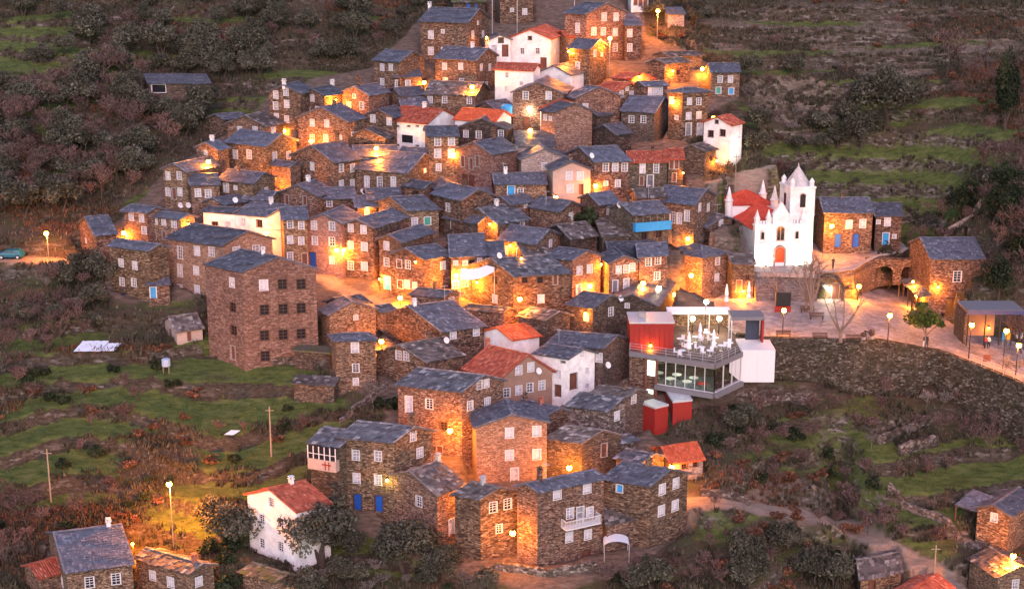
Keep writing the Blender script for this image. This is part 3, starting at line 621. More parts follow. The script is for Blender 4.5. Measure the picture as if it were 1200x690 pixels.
H('light stone house with four white framed windows and a white door', 558,501,6.8,553,641,12,40,g='R',wall='sp',rise=1.2,Rw='q597,507*1.2 q629,505*1.2 q597,533*1.2 q629,532*1.2 g603,557')
H('large stone house with slate roof, four white windows and two blue doors', 463,518,7.6,397,507,40,74,b=602,g='R',Lw='w417,533*1.15 w443,534*1.15 w418,560*1.15 w443,562*1.15 b419,588 b444,590',Rw='w484,511*1.05 w492,530*1.15 b492,552*.7',key='BD',ch=[(484,'tall')],roof='slabr')
gal = H('narrow slate wing with a glazed gallery left of the blue doors', 398,523,7.4,363,404,50,68,g='R',Lw='',wall='dk',wr=5,roof='slabr')
H('brown slab roofed gable with a paned window above the large olive', 512,580,6.2,452,544,48,g='L',roof='brownr',Lw='k491,587*1.15',Rw='l529,617*.9',ch=[(513,'me')])
H('stone house with brown slab roof whose gable is lit deep orange', 563,585,7.2,533,606,28,62,g='R',roof='brownr',Rw='k578,594*1.15 k595,590*1.15 k585,619*.95',ch=[(566,'me')])
balc = H('four storey stone house with a white balcony at the bottom centre', 630,576,8.8,606,708,28,55,g='L',Rw='q653,577*1.2 q688,571*1.2 w668,601*1.2 l680,604 w691,600*1.2 q667,629*1.1 q689,626*1.1 n687,654',ch=[(634,'tall')],key='BC')
H('stone house with two rows of white windows at the right end of the bottom group', 760,569,7.4,708,806,38,66,b=642,g='R',Lw='v726,572*.9',Rw='q776,573*1.2 w792,566*1.2 q775,598*1.2 q791,592*1.2')
H('small red brown lean-to with rough slabs wedged between the two bottom houses', 711,614,3.2,706,742,24,40,g='S',roof='brownr')
H('small shed with vivid orange tile roof beside the lamp at lower right', 786,543,2.2,768,824,22,60,g='L',roof='tileo',wall='pw',Rw='D802,545*.8 D815,543*.7',name='shed',cat='shed')
H('white three storey house with terracotta roof half hidden by olives at bottom left', 347,599,6.6,290,386,36,52,g='L',roof='tile',wall='wh',Lw='k318,588*1 k307,608*1.1 k329,612*1.1 k307,636*1.1 k329,640*1.1',ch=[(341,'wh')],name='white_house',key='WL')
H('mossy roofed stone hut in front of the white olive shaded house', 322,682,2.2,284,350,28,55,g='R',roof='mossr',name='stone_hut',cat='hut')
H('slate roofed stone house with white topped chimney at the bottom left corner', 78,669,5.2,57,155,18,26,g='L',roof='slateb',Lw='w64,672 w73,681',Rw='k105,682*1.15 k136,678*1.15',ch=[(128,'wh')])
H('stone house with brown slab roof under the tall lamp pole at bottom left', 223,671,4.6,159,250,42,60,g='R',roof='brownr',Lw='q179,674*1.05 q200,682*1.15',Rw='q233,681',ch=[(229,'br')])
H('tiny red roofed lean-to at the bottom left corner', 46,677,2.4,29,57,40,g='L',roof='tile',name='shed',cat='shed')
H('rough slate roofed shed with orange lit front at the bottom right', 1009,678,2.4,1002,1056,22,20,g='L',roof='brownr',wall='st',Rw='n1022,688*.8',name='shed',cat='shed',wl=5)
H('shed with striped terracotta roof cut by the bottom frame at right', 1082,708,3.2,1045,1116,44,g='L',roof='tile',wall='pl',name='shed',cat='shed')
H('narrow stone house with white chimney and side porch in the bottom right corner', 1183,604,4.8,1146,1212,48,50,g='L',Lw='w1165,606',roof='slate',ch=[],key='BR')
H('low slab roofed store glowing orange under the bottom right lamp', 1170,676,3.4,1137,1216,14,10,g='R',roof='brownr',Rw='w1190,684',wl=5)
H('stone house with blue and white doors right of the church tower', 964,249,5.2,956,1023,0,0,g='L',b=297,zf=ZP+3.4,Rw='w995,263*1.2 w1011,262*1.2 b982,282 b1003,282',wl=7)
H('lower stone house with a light blue door next to the blue and white doors', 1024,253,4.6,1021,1057,3,0,g='L',b=294,zf=ZP+3.5,Rw='s1024,260 w1040,260*1.2 s1048,277 B1038,280*1.2',wl=6)
H('big stone house standing apart on the right of the square with one paned window', 1088,303,5.2,1067,1153,1,0,g='L',b=351,zf=ZP,roof='slate',Rw='k1122,324*1.4',wl=9,key='RH',wall='st')
H('small stone hut with slab roof on the green terrace left of the large block', 207,388,1.6,193,237,28,g='L',roof='brownr',wall='pl',Lw='D200,389*.7',Rw='p222,394*.8',name='stone_hut',cat='hut')
H('low stone hut with wide slab roof beside the tower like house', 391,452,2.0,344,396,78,g='T',roof='brownr',wall='dk',name='stone_hut',cat='hut')
H('mossy topped little hut just above the wide slab roofed hut', 386,414,2.0,345,392,76,g='F',roof='mossr',wall='dk',name='stone_hut',cat='hut')
H('long dark open fronted shelter alone among the olives at upper left', 174,98,2.3,170,246,0,0,g='S',roof='slate',wall='dk',wl=3.5,Rw='o186,104 o202,104 p237,104',name='shelter',cat='shelter')
H('small dark hut with two blue shutters at the top edge left of centre', 531,3,2.6,527,569,4,20,g='L',wall='dk',roof='mossr',Rw='b549,5*.8 b558,7*.5',name='stone_hut',cat='hut')
H('pale colonnaded terrace building cut by the top frame', 740,-6,3.0,736,760,20,g='L',wall='wh',Rw='p745,1 p751,2 p757,3')
H('small pale roofed hut on the upper right terraces', 783,17,2.0,779,802,6,g='S',wall='pw',roof='slateb',name='hut',cat='hut')
# fill-in buildings of the dense core
H('stone house with dark roof squeezed behind the two lamps of the upper rows', 470,113,3.0,455,500,30,g='L')
H('dark gable between the wide gable house and the blue roofed house', 722,158,4.0,694,740,40,g='L',wall='dk')
H('stone house with small roof above the twin gabled house', 560,262,3.0,520,575,50,g='R',wall='dk')
H('low slab roof between the violet four sided roof and the rubble store', 668,280,2.6,640,700,30,g='L',roof='brownr',wall='dk')
H('stone house with slab roof in the gap above the central lamps', 622,312,3.0,590,650,20,g='L',roof='brownr',wall='dk')
H('low house with plain slab roof beside the orange red roofed white house', 590,366,2.6,545,602,40,70,g='R',roof='brownr',wall='st')
H('rubble walled house with rounded slab roof right of the orange red roof', 640,375,4.0,608,668,34,60,g='R',roof='brownr',wall='dk')
H('slate house filling the gap left of the wide gable under the strip light', 580,128,3.4,560,602,40,g='L',wall='dk')
H('stone gable below the free lamp pole left of the blue roofed house', 700,136,3.6,680,722,40,g='L',wall='dk')
H('small stone house with dark roof left of the pinkish gabled house row', 340,196,3.4,318,352,55,g='R',wall='st')
H('low stone house with slate roof between the red twin roofs and the blue balcony', 748,232,3.2,738,780,14,g='L',roof='brownr')
H('low store with brown roof between the hip roofed house and the church steps', 857,309,3.4,850,884,6,20,g='L',b=350,zf=ZP,wl=4,roof='brownr',wall='dk',Rw='p866,335 D876,325*.7')
H('low rough slab roof just above the end house of the bottom group', 752,542,3.0,722,778,32,60,g='R',roof='slabr',wall='dk')
H('small dark store below the patched gable house', 722,520,2.6,704,745,30,60,g='L',roof='slabr',wall='rb')
H('low hut with slate roof on the upper left edge behind the bluish roofs', 262,140,2.2,245,290,30,60,g='L',roof='slate',wall='dk',name='stone_hut',cat='hut')
H('small stone house with dark roof under the two bluish roofs on the left slope', 262,240,3.0,240,290,40,60,g='L',wall='st')
H('low stone shed with slate roof below the glowing lane', 404,358,2.4,382,432,30,55,g='L',wall='st',name='shed',cat='shed')
H('small walled outhouse at the lower end of the glowing lane', 446,366,2.2,428,464,30,55,g='L',wall='st',roof='slabr',name='shed',cat='shed')
# ---------------------------------------------------------------- ground
ZC = ZP+3.4
def inpoly(X, Y, poly):
    c = np.zeros(X.shape, bool); n = len(poly)
    for i in range(n):
        x0, y0 = poly[i]; x1, y1 = poly[(i+1) % n]
        if y0 == y1: continue
        c ^= ((y0 > Y) != (y1 > Y)) & (X < (x1-x0)*(Y-y0)/(y1-y0)+x0)
    return c
def worldpoly(px, z): return [(p.x, p.y) for p in (atZ(a, b, z) for a, b in px)]
plaza_px = [(838,372),(862,392),(893,397),(940,398),(985,400),(1050,403),(1100,412),(1137,426),(1165,437),(1200,452),(1300,500),(1300,425),(1200,402),(1150,391),(1128,385),(1095,366),(1072,352),(1062,338),(1048,331),(1022,332),(1008,340),(1003,351),(960,350),(958,345),(885,345),(850,343),(838,350),(780,350),(780,362)]
PLZ = [(p.x, p.y) for p in (atS(a, b) for a, b in plaza_px)]
plat_px = [(876,317),(888,319),(925,320),(955,321),(978,322),(1000,319),(1013,311),(1030,303),(1057,299),(1064,294),(1058,284),(960,281),(945,287),(846,287),(850,296),(868,309)]
PLT = worldpoly(plat_px, ZC)
def line(px): return [hitT(a, b) for a, b in px]
PATHS = [(line([(806,590),(850,588),(900,597),(950,605),(1000,617),(1040,640),(1085,662),(1130,688),(1170,712)]), 2.0),
         (line([(-60,300),(0,303),(60,306),(100,308),(135,316)]), 1.8),
         (line([(832,214),(860,206),(905,194)]), .8),
         (line([(374,322),(400,338),(430,350),(462,362)]), 1.5)]
xs = np.concatenate([-100-np.cumsum(1.25**np.arange(22))[::-1]*2, np.arange(-100, 106, .6), 106+np.cumsum(1.25**np.arange(22))*2])
ys = np.concatenate([138-np.cumsum(1.25**np.arange(18))[::-1]*.8, np.arange(138, 312, .55), 312+np.cumsum(1.08**np.arange(50))*.8])
ys = ys[ys > 15]
GX, GY = np.meshgrid(xs, ys)
Z = TB(GX, GY)
def noise2(X, Y, sc, seed=0):
    r = np.random.RandomState(seed); G = r.rand(64, 64)
    u = X/sc; v = Y/sc; i = np.floor(u).astype(int); j = np.floor(v).astype(int); fu = u-i; fv = v-j
    fu = fu*fu*(3-2*fu); fv = fv*fv*(3-2*fv)
    g = lambda a, b: G[a % 64, b % 64]
    return (g(i,j)*(1-fu)*(1-fv)+g(i+1,j)*fu*(1-fv)+g(i,j+1)*(1-fu)*fv+g(i+1,j+1)*fu*fv)
DD = GY*CP - Z*SP; PX = 600+FP*GX/DD; PY = 345-FP*(GY*SP+Z*CP)/DD
village = [(585,-30),(492,20),(440,75),(330,100),(272,150),(240,172),(196,196),(150,246),(112,275),(128,350),(200,352),(300,330),(380,372),(380,430),(440,470),(455,490),(365,520),(390,600),(450,640),(540,672),(640,700),(760,660),(812,600),(800,545),(760,500),(830,470),(905,450),(905,350),(835,238),(800,150),(868,110),(870,88),(800,60),(760,40),(745,-30)]
VM = inpoly(PX, PY, village).astype(float)
for _ in range(3):
    VM[1:-1,1:-1] = (VM[1:-1,1:-1]*2+VM[:-2,1:-1]+VM[2:,1:-1]+VM[1:-1,:-2]+VM[1:-1,2:])/6
n1 = noise2(GX, GY, 17, 1); n2 = noise2(GX, GY, 5, 2); n3 = noise2(GX, GY, 1.7, 3); n4 = noise2(GX, GY, .7, 4)
def distpoly(poly):
    d = np.full(GX.shape, 1e9)
    for i in range(len(poly)):
        (x0, y0), (x1, y1) = poly[i], poly[(i+1) % len(poly)]; dx, dy = x1-x0, y1-y0; L2 = dx*dx+dy*dy+1e-9
        t = np.clip(((GX-x0)*dx+(GY-y0)*dy)/L2, 0, 1); d = np.minimum(d, np.hypot(GX-x0-t*dx, GY-y0-t*dy))
    return d
side = (GX > 38) & (GY > 186)
lim = ZC+.5+.95*distpoly(PLT)+(n2-.5)*1.5; Z = np.where(side, np.minimum(Z, lim), Z)
lim = ZP+2.0+.95*distpoly(PLZ)+(n2-.5)*1.5; Z = np.where(side & (GX > 46), np.minimum(Z, lim), Z)
# dry stone terraces outside the village
ur = sst(208, 222, GY)*sst(22, 34, GX); st = 2.5+.9*ur; wob = (n1-.5)*(3.4-2.7*ur)+(n2-.5)*(.8-.6*ur); q = (Z+wob)/st; fr = q-np.floor(q)
stepped = np.floor(q)*st + sst(.76, .97, fr)*st*.62 + fr*st*.38 - wob
amt = (1-VM)*(.55+.42*sst(.25, .5, noise2(GX, GY, 26, 9))); RIS = (fr > .74) & (amt > .5)
Z = Z*(1-amt) + stepped*amt
Z = Z + (1-VM)*((n2-.5)*.5+(n3-.5)*.35+(n4-.5)*.2) + VM*((n3-.5)*.15)
dP = distpoly(PLZ); front = (GX > 30) & (GY < 190) & ~inpoly(GX, GY, PLZ); Z = np.where(front, np.maximum(Z, ZP-.2*np.maximum(0, GX-46)-7.6-.9*dP), Z)
pave = np.zeros_like(Z); 
for pl, wd in PATHS:
    for i in range(len(pl)-1):
        a, b = pl[i], pl[i+1]; dx, dy = b.x-a.x, b.y-a.y; L2 = dx*dx+dy*dy
        t = np.clip(((GX-a.x)*dx+(GY-a.y)*dy)/L2, 0, 1); d = np.hypot(GX-a.x-t*dx, GY-a.y-t*dy)
        w = 1-sst(wd, wd+1.2, d+(n3-.5)*.5); zl = a.z+(b.z-a.z)*t
        Z = Z*(1-w)+zl*w; pave = np.maximum(pave, 1-sst(wd-.3, wd+.2, d+(n3-.5)*.7))
for fp, zb, lab in HOUSES:
    A, B, E, D_ = fp
    c = (A+B+E+D_)/4
    def ex(p, k): v = Vector((p.x-c.x, p.y-c.y)); return v*(1+k/v.length)
    a2, b2, e2, d2 = (Vector((p.x, p.y)) for p in (A, B, E, D_))
    dr = (b2-a2).normalized(); dl = (d2-a2).normalized()
    po = [a2-dr*1.0-dl*1.0, b2+dr*.45-dl*1.0, e2+dr*.45+dl*.45, d2-dr*1.0+dl*.45]
    m = (GX > min(p.x for p in po)-1) & (GX < max(p.x for p in po)+1) & (GY > min(p.y for p in po)-1) & (GY < max(p.y for p in po)+1)
    I = inpoly(GX[m], GY[m], [(p.x, p.y) for p in po])
    zz_ = Z[m]; zz_[I] = np.minimum(zz_[I], zb-.02); Z[m] = zz_
I = inpoly(GX, GY, PLT); Z[I] = ZC-.3; I2 = inpoly(GX, GY, PLZ); Z[I2] = (ZP-.2*np.maximum(0, GX-46)-.3)[I2]; rim = I2 & (distpoly(PLZ[1:11]+PLZ[10:0:-1]) < 1.5); Z[rim] = (ZP-.2*np.maximum(0, GX-46)-7.6)[rim]
def HF(x, y):
    i = int(np.searchsorted(xs, x))-1; j = int(np.searchsorted(ys, y))-1
    i = min(max(i, 0), len(xs)-2); j = min(max(j, 0), len(ys)-2)
    u = (x-xs[i])/(xs[i+1]-xs[i]); v = (y-ys[j])/(ys[j+1]-ys[j])
    return float(Z[j,i]*(1-u)*(1-v)+Z[j,i+1]*u*(1-v)+Z[j+1,i]*(1-u)*v+Z[j+1,i+1]*u*v)
# what covers the ground: patches of grass, bracken and dry grass, each at its own place on the slope
green = np.zeros_like(Z); dry = np.zeros_like(Z); red = np.zeros_like(Z)
def blobs(arr, lst):
    for cx, cy, rx, ry, a in lst:
        arr += a*np.exp(-(((PX-cx)/rx)**2+((PY-cy)/ry)**2))
blobs(green, [(950,20,110,7,.8),(1080,45,110,7,.8),(920,75,90,7,.8),(1100,115,80,8,.9),(900,130,50,8,.8),(980,140,80,8,.9),(100,200,60,12,.9),(60,150,60,10,.9),(160,60,70,12,.9),(250,20,80,12,.8),(180,230,40,12,.7),(880,600,60,14,.5),(70,385,70,16,.9),(1000,555,40,18,.8),(930,500,50,16,.7),(35,515,80,30,1.3),(60,560,80,30,1.2),(170,465,110,30,.9),(120,430,80,20,.6),(300,500,60,30,1.0),(340,520,40,25,1),(1000,120,140,14,.5),(930,155,60,14,.6),(60,110,50,30,.7),(20,430,50,30,.7),(230,600,60,35,1.2),(290,545,60,35,1),(300,410,50,20,.9),(330,440,50,30,.9),(370,480,50,25,1),(240,400,60,25,.6),(150,470,90,40,.5),(200,340,60,25,.6),(30,90,60,40,.8),(290,120,60,9,1),(350,88,80,14,.8),(60,20,60,30,.7),(430,20,50,20,.8),(1090,190,90,24,1.9),(1000,180,90,22,1.7),(1120,155,80,14,1.2),(960,205,60,10,1.0),(900,60,120,8,.8),(1050,95,100,6,.8),(30,40,60,16,1.3),(60,90,80,18,1.3),(1080,560,60,30,1.2),(1060,600,60,30,.9),(1160,540,70,35,1.1),(910,535,60,20,.7),(1010,510,50,25,.7),(950,650,70,25,.6),(840,620,40,18,.6),(470,650,80,18,.8),(400,640,60,25,.8),(760,670,50,12,.6),(1010,460,40,30,.5),(905,430,40,30,.5),(860,225,40,14,.8),(180,250,40,18,.8),(1100,640,40,30,.5)])
blobs(dry, [(1000,30,250,40,1),(950,95,110,25,.7),(1080,90,120,25,.6),(200,200,50,40,.3),(880,560,60,30,.7),(950,580,60,25,.7),(560,8,80,20,.3),(1000,60,200,20,.5)])
blobs(red, [(1150,95,60,16,.9),(1130,25,70,12,.8),(200,50,70,14,.8),(150,130,50,16,.7),(430,5,60,14,.6),(50,450,70,40,.7),(140,420,60,30,.5),(170,480,60,25,.6),(200,495,50,18,.5),(30,620,60,50,.9),(110,610,60,20,.7),(30,200,60,60,.5),(640,10,60,18,.9),(230,30,60,30,.5),(880,575,70,35,.6),(700,0,60,15,.8),(90,250,60,30,.4),(1180,110,50,50,.6),(960,230,50,20,.5)])
nv = GX.size; me = bpy.data.meshes.new('ground')
co = np.stack([GX.ravel(), GY.ravel(), Z.ravel()], 1)
nx, ny = len(xs), len(ys); a = (np.arange(ny-1)[:,None]*nx+np.arange(nx-1)[None,:]).ravel()
fa = np.stack([a, a+1, a+nx+1, a+nx], 1)
me.vertices.add(nv); me.vertices.foreach_set('co', co.ravel()); me.loops.add(fa.size); me.loops.foreach_set('vertex_index', fa.ravel())
me.polygons.add(len(fa)); me.polygons.foreach_set('loop_start', np.arange(len(fa))*4); me.polygons.foreach_set('loop_total', np.full(len(fa), 4))
me.update(calc_edges=True); me.validate()
for nm, ar in (('green', green), ('dry', dry), ('red', red), ('pave', pave), ('village', VM), ('riser', sst(.72,.8,fr)*sst(1.0,.93,fr)*(amt > .5))):
    at = me.attributes.new(nm, 'FLOAT', 'POINT'); at.data.foreach_set('value', np.clip(ar, 0, 1).ravel().astype(np.float32))
m, nt, b = mat('hillside_ground')
tc = N(nt, 'ShaderNodeTexCoord')
def nzz(sc, det=6.0, ro=.7, off=0):
    n = N(nt, 'ShaderNodeTexNoise', Scale=sc, Detail=det, Roughness=ro)
    a_ = N(nt, 'ShaderNodeVectorMath', operation='ADD'); a_.inputs[1].default_value = (off, off*2, 0); m_ = N(nt, 'ShaderNodeVectorMath', operation='MULTIPLY'); m_.inputs[1].default_value = (.55,1.2,1.6); L(nt, tc.outputs['Object'], m_.inputs[0]); L(nt, m_.outputs[0], a_.inputs[0]); L(nt, a_.outputs[0], n.inputs['Vector']); return n
def att(nm): return N(nt, 'ShaderNodeAttribute', attribute_name=nm).outputs['Fac']
def maskn(nm, sc, off, k=.9):   # patch strength broken up by noise
    n = nzz(sc, off=off); ad = N(nt, 'ShaderNodeMath', operation='ADD'); L(nt, att(nm), ad.inputs[0]); L(nt, n.outputs[0], ad.inputs[1])
    r = N(nt, 'ShaderNodeMapRange'); r.inputs[1].default_value = k; r.inputs[2].default_value = k+.22; L(nt, ad.outputs[0], r.inputs[0]); return r.outputs[0]
n_a = nzz(.35); base = ramp(nt, [(.3,(.035,.028,.02)),(.45,(.085,.06,.045)),(.58,(.055,.06,.026)),(.75,(.13,.095,.075))]); L(nt, n_a.outputs[0], base.inputs[0])
n_g = nzz(1.1, off=5); gr = ramp(nt, [(.28,(.035,.042,.015)),(.42,(.068,.088,.024)),(.55,(.105,.128,.036)),(.68,(.145,.14,.06)),(.78,(.16,.12,.08))]); L(nt, n_g.outputs[0], gr.inputs[0])
n_d = nzz(1.4, off=9); dr = ramp(nt, [(.3,(.075,.055,.04)),(.5,(.17,.13,.10)),(.7,(.28,.225,.18))]); L(nt, n_d.outputs[0], dr.inputs[0])
n_r = nzz(1.2, off=14); rr = ramp(nt, [(.3,(.07,.035,.025)),(.55,(.15,.075,.05)),(.75,(.21,.12,.085))]); L(nt, n_r.outputs[0], rr.inputs[0])
n_v = nzz(1.6, off=19); vr = ramp(nt, [(.3,(.07,.05,.04)),(.55,(.16,.115,.09)),(.75,(.24,.18,.145))]); L(nt, n_v.outputs[0], vr.inputs[0])
c = mixc(nt, base.outputs[0], dr.outputs[0], maskn('dry', .25, 3, .95)); c = mixc(nt, c, rr.outputs[0], maskn('red', .3, 7, .95)); c = mixc(nt, c, gr.outputs[0], maskn('green', .3, 11, .85))
c = mixc(nt, c, vr.outputs[0], maskn('village', .5, 23, .95))
ur_ = ramp(nt, [(.3,(.022,.018,.012)),(.5,(.06,.046,.032)),(.7,(.11,.085,.065))]); L(nt, nzz(2.6, off=51).outputs[0], ur_.inputs[0]); c = mixc(nt, c, ur_.outputs[0], maskn('riser', .7, 37, .95))
geo = N(nt, 'ShaderNodeNewGeometry'); sx = N(nt, 'ShaderNodeSeparateXYZ'); L(nt, geo.outputs['Normal'], sx.inputs[0])
sr = N(nt, 'ShaderNodeMapRange'); sr.inputs[1].default_value = .74; sr.inputs[2].default_value = .60; L(nt, sx.outputs['Z'], sr.inputs[0])
sc_ = N(nt, 'ShaderNodeVectorMath', operation='MULTIPLY'); sc_.inputs[1].default_value = (1.6,1.6,3.4); L(nt, tc.outputs['Object'], sc_.inputs[0])
vo = N(nt, 'ShaderNodeTexVoronoi'); vo.inputs['Scale'].default_value = 1; L(nt, sc_.outputs[0], vo.inputs['Vector']); ss = N(nt, 'ShaderNodeSeparateColor'); L(nt, vo.outputs['Color'], ss.inputs[0])
wr = ramp(nt, [(0,(.03,.026,.02)),(.4,(.085,.068,.05)),(.7,(.14,.12,.10)),(1,(.24,.21,.19))]); L(nt, ss.outputs[0], wr.inputs[0])
n_w = nzz(.8, off=29); wmr = N(nt, 'ShaderNodeMapRange'); wmr.inputs[1].default_value = .4; wmr.inputs[2].default_value = .6; L(nt, n_w.outputs[0], wmr.inputs[0])
mw = N(nt, 'ShaderNodeMath', operation='MULTIPLY'); L(nt, sr.outputs[0], mw.inputs[0]); L(nt, wmr.outputs[0], mw.inputs[1])
c = mixc(nt, c, wr.outputs[0], mw.outputs[0])
pr_ = ramp(nt, [(.3,(.20,.15,.12)),(.6,(.32,.25,.20)),(.8,(.40,.33,.28))]); L(nt, nzz(1.3, off=33).outputs[0], pr_.inputs[0])
c = mixc(nt, c, pr_.outputs[0], att('pave')); L(nt, c, b.inputs['Base Color']); b.inputs['Roughness'].default_value = .95; b.inputs['Specular IOR Level'].default_value = .15
bn = nzz(3.2, 8.0, .75, 41); bp = N(nt, 'ShaderNodeBump', Strength=.9, Distance=.25); L(nt, bn.outputs[0], bp.inputs['Height']); L(nt, bp.outputs[0], b.inputs['Normal'])
me.materials.append(m); go = bpy.data.objects.new('ground', me); COL.objects.link(go); tag(go, kind='structure')
# ---------------------------------------------------------------- square, terrace, steps, walls
mp, nt, b = mat('square_paving')
tc = N(nt, 'ShaderNodeTexCoord'); br = N(nt, 'ShaderNodeTexVoronoi'); br.inputs['Scale'].default_value = 2.4; L(nt, tc.outputs['Object'], br.inputs['Vector']); s5 = N(nt, 'ShaderNodeSeparateColor'); L(nt, br.outputs['Color'], s5.inputs[0])
r1 = ramp(nt, [(0,(.25,.22,.215)),(.6,(.34,.30,.29)),(1,(.44,.39,.38))]); L(nt, s5.outputs[0], r1.inputs[0])
nb = N(nt, 'ShaderNodeTexNoise', Scale=.35, Detail=6.0, Roughness=.65); L(nt, tc.outputs['Object'], nb.inputs['Vector']); r2 = ramp(nt, [(.35,(.55,.53,.55)),(.65,(1.15,1.1,1.1))]); L(nt, nb.outputs[0], r2.inputs[0])
L(nt, mixc(nt, r1.outputs[0], r2.outputs[0], 1.0, 'MULTIPLY'), b.inputs['Base Color']); b.inputs['Roughness'].default_value = .6
bp = N(nt, 'ShaderNodeBump', Strength=.4, Distance=.04); L(nt, s5.outputs[1], bp.inputs['Height']); L(nt, bp.outputs[0], b.inputs['Normal'])
def slabpoly(name, poly, z, mt, th=.6):
    mb = MB(); n = len(poly); mb.poly([(x, y, z) for x, y in poly])
    for i in range(n):
        x0, y0 = poly[i]; x1, y1 = poly[(i+1) % n]; mb.poly([(x0,y0,z-th),(x1,y1,z-th),(x1,y1,z),(x0,y0,z)])
    o = mb.build(name, mt); return o, mb
pm_ = MB()
for a2_, b2_ in (((46,0),(46,500)),((46,500),(46,0))):
    pl_ = clip_poly(PLZ, a2_, b2_); pm_.poly([(x, y, ZS(x)) for x, y in pl_])
po_ = pm_.build('square', mp); tag(po_, kind='structure'); addbv(pm_)
po2, pm2 = slabpoly('church_terrace', PLT, ZC, mp); tag(po2, kind='structure'); addbv(pm2)
def ribbon(name, pts, ztop, depth, th, mt, label, cat, cap=None, group=None, zt=None):
    """a wall along a polyline (world xy), th thick towards the left of its run, real depth"""
    mb = MB(); n = len(pts); nr = []
    for i in range(n):
        a_ = Vector(pts[max(0, i-1)][:2]); c_ = Vector(pts[min(n-1, i+1)][:2]); d = (c_-a_).normalized(); nr.append(Vector((-d.y, d.x)))
    for i in range(n-1):
        p, q = Vector(pts[i][:2]), Vector(pts[i+1][:2]); p2, q2 = p+nr[i]*th, q+nr[i+1]*th
        z1, z2 = (ztop, ztop) if zt is None else (zt[i], zt[i+1]); j = random.uniform(-.03, .05)
        mb.hexa([(p.x,p.y,z1-depth),(q.x,q.y,z2-depth),(q2.x,q2.y,z2-depth),(p2.x,p2.y,z1-depth),(p.x,p.y,z1+j),(q.x,q.y,z2+j),(q2.x,q2.y,z2+j),(p2.x,p2.y,z1+j)])
    o = mb.build(name, mt); tag(o, label, cat, group); addbv(mb); 
    return o, mb
def densify(pts, step=1.2):
    out = []
    for i in range(len(pts)-1):
        a_, b_ = Vector(pts[i][:2]), Vector(pts[i+1][:2]); k = max(1, int((b_-a_).length/step))
        for j in range(k): out.append(a_.lerp(b_, j/k))
    out.append(Vector(pts[-1][:2])); return out
fe = densify(PLZ[1:11]); fe = [Vector((p.x+random.uniform(-.08,.08), p.y+random.uniform(-.12,.05))) for p in fe]
M['ret'] = stone_mat('retaining_wall_stone', [(0,(.028,.02,.014)),(.4,(.08,.056,.04)),(.75,(.13,.10,.078)),(1,(.27,.23,.20))], scale=(3.0,3.0,5.0), moss=.9, white=(.06,.065,.018), bump=1.0, stain=(.05,.04,.03))
ribbon('retaining_wall', fe, ZP+.18, 10, .7, M['ret'], 'high rough retaining wall holding up the square, mossy on its left part', 'wall', zt=[ZS(p.x)+.18 for p in fe])
te = densify(PLT[3:10]); ribbon('terrace_wall', te, ZC+.35, 4.6, .45, M['st'], 'curved stone wall of the church terrace with pale coping', 'wall')
cm_ = MB(); tcp = densify(PLT[3:10], .8)
for i in range(len(tcp)-1):
    a_, b_ = tcp[i], tcp[i+1]; d = (b_-a_); nn = Vector((-d.y, d.x)).normalized(); 
    cm_.hexa([(*(a_-nn*.08),ZC+.38),(*(b_-nn*.08-d*.03),ZC+.38),(*(b_+nn*.53-d*.03),ZC+.38),(*(a_+nn*.53),ZC+.38),(*(a_-nn*.08),ZC+.5),(*(b_-nn*.08-d*.03),ZC+.5),(*(b_+nn*.53-d*.03),ZC+.5),(*(a_+nn*.53),ZC+.5)])
tw = [o for o in bpy.data.objects if o.name == 'terrace_wall'][0]
cm_.build('coping', M['conc'], tw)
# steps up to the church door
A_ = atZ(886, 353, ZP); B_ = atZ(958, 354, ZP); nst = 18; sm = MB()
for k in range(nst):
    y0 = A_.y+k*.2; sm.box(((A_.x+B_.x)/2, (y0+A_.y+nst*.2)/2+.6, ZP+(k+.5)*ZC_STEP if False else ZP+(k+.5)*(3.4/nst)), (B_.x-A_.x+random.uniform(-.05,.05), A_.y+nst*.2-y0+1.2, 3.4/nst-.01), 0)
so = sm.build('church_steps', M['pw']); tag(so, 'broad flight of stone steps up to the church', 'steps'); addbv(sm)
# lit arch with red brown door in the terrace wall
def near_wall(px, py):
    return castpx(px, py)
def mkbvh():
    global BT
    BT = BVHTree.FromPolygons(BV, BF)
    global GT
    GT = BVHTree.FromPolygons([Vector(c_) for c_ in co], [tuple(int(v) for v in f) for f in fa])
def castpx(px, py):
    r = ray(px, py); o = Vector((0,0,0)); best = None
    for T in (BT, GT):
        h = T.ray_cast(o, r, 900)
        if h[0] is not None and (best is None or h[3] < best[1]):
            n = h[1] if h[1].dot(r) < 0 else -h[1]; best = (h[0], h[3], n, T is BT)
    return best
mkbvh()
# ---------------------------------------------------------------- church
cb_ = atZ(883, 312, ZC); th = R(5); U_ = Vector((math.cos(th), math.sin(th), 0)); W_ = Vector((-math.sin(R(13)), math.cos(R(13)), 0)); K = Vector((0,0,1))
def cp(u, w, v): return Vector((cb_.x, cb_.y, ZC)) + U_*u + W_*w + K*v
church = root('church', cp(3.6, 6, 0), 'white church with square bell tower, red nave roof and lit front', 'church')
def cbox(mb, u0, u1, w0, w1, v0, v1, rnd=.5): mb.obox(cp(u0,w0,v0), U_*(u1-u0), W_*(w1-w0), K*(v1-v0), rnd)
def pyr(mb, u, w, v0, r, h, n=4, tw=math.pi/4, rnd=.5):
    c_ = cp(u, w, v0); pts = [c_+U_*r*math.cos(tw+2*math.pi*i/n)+W_*r*math.sin(tw+2*math.pi*i/n) for i in range(n)]
    for i in range(n): mb.poly([pts[i], pts[(i+1)%n], c_+K*h], rnd)
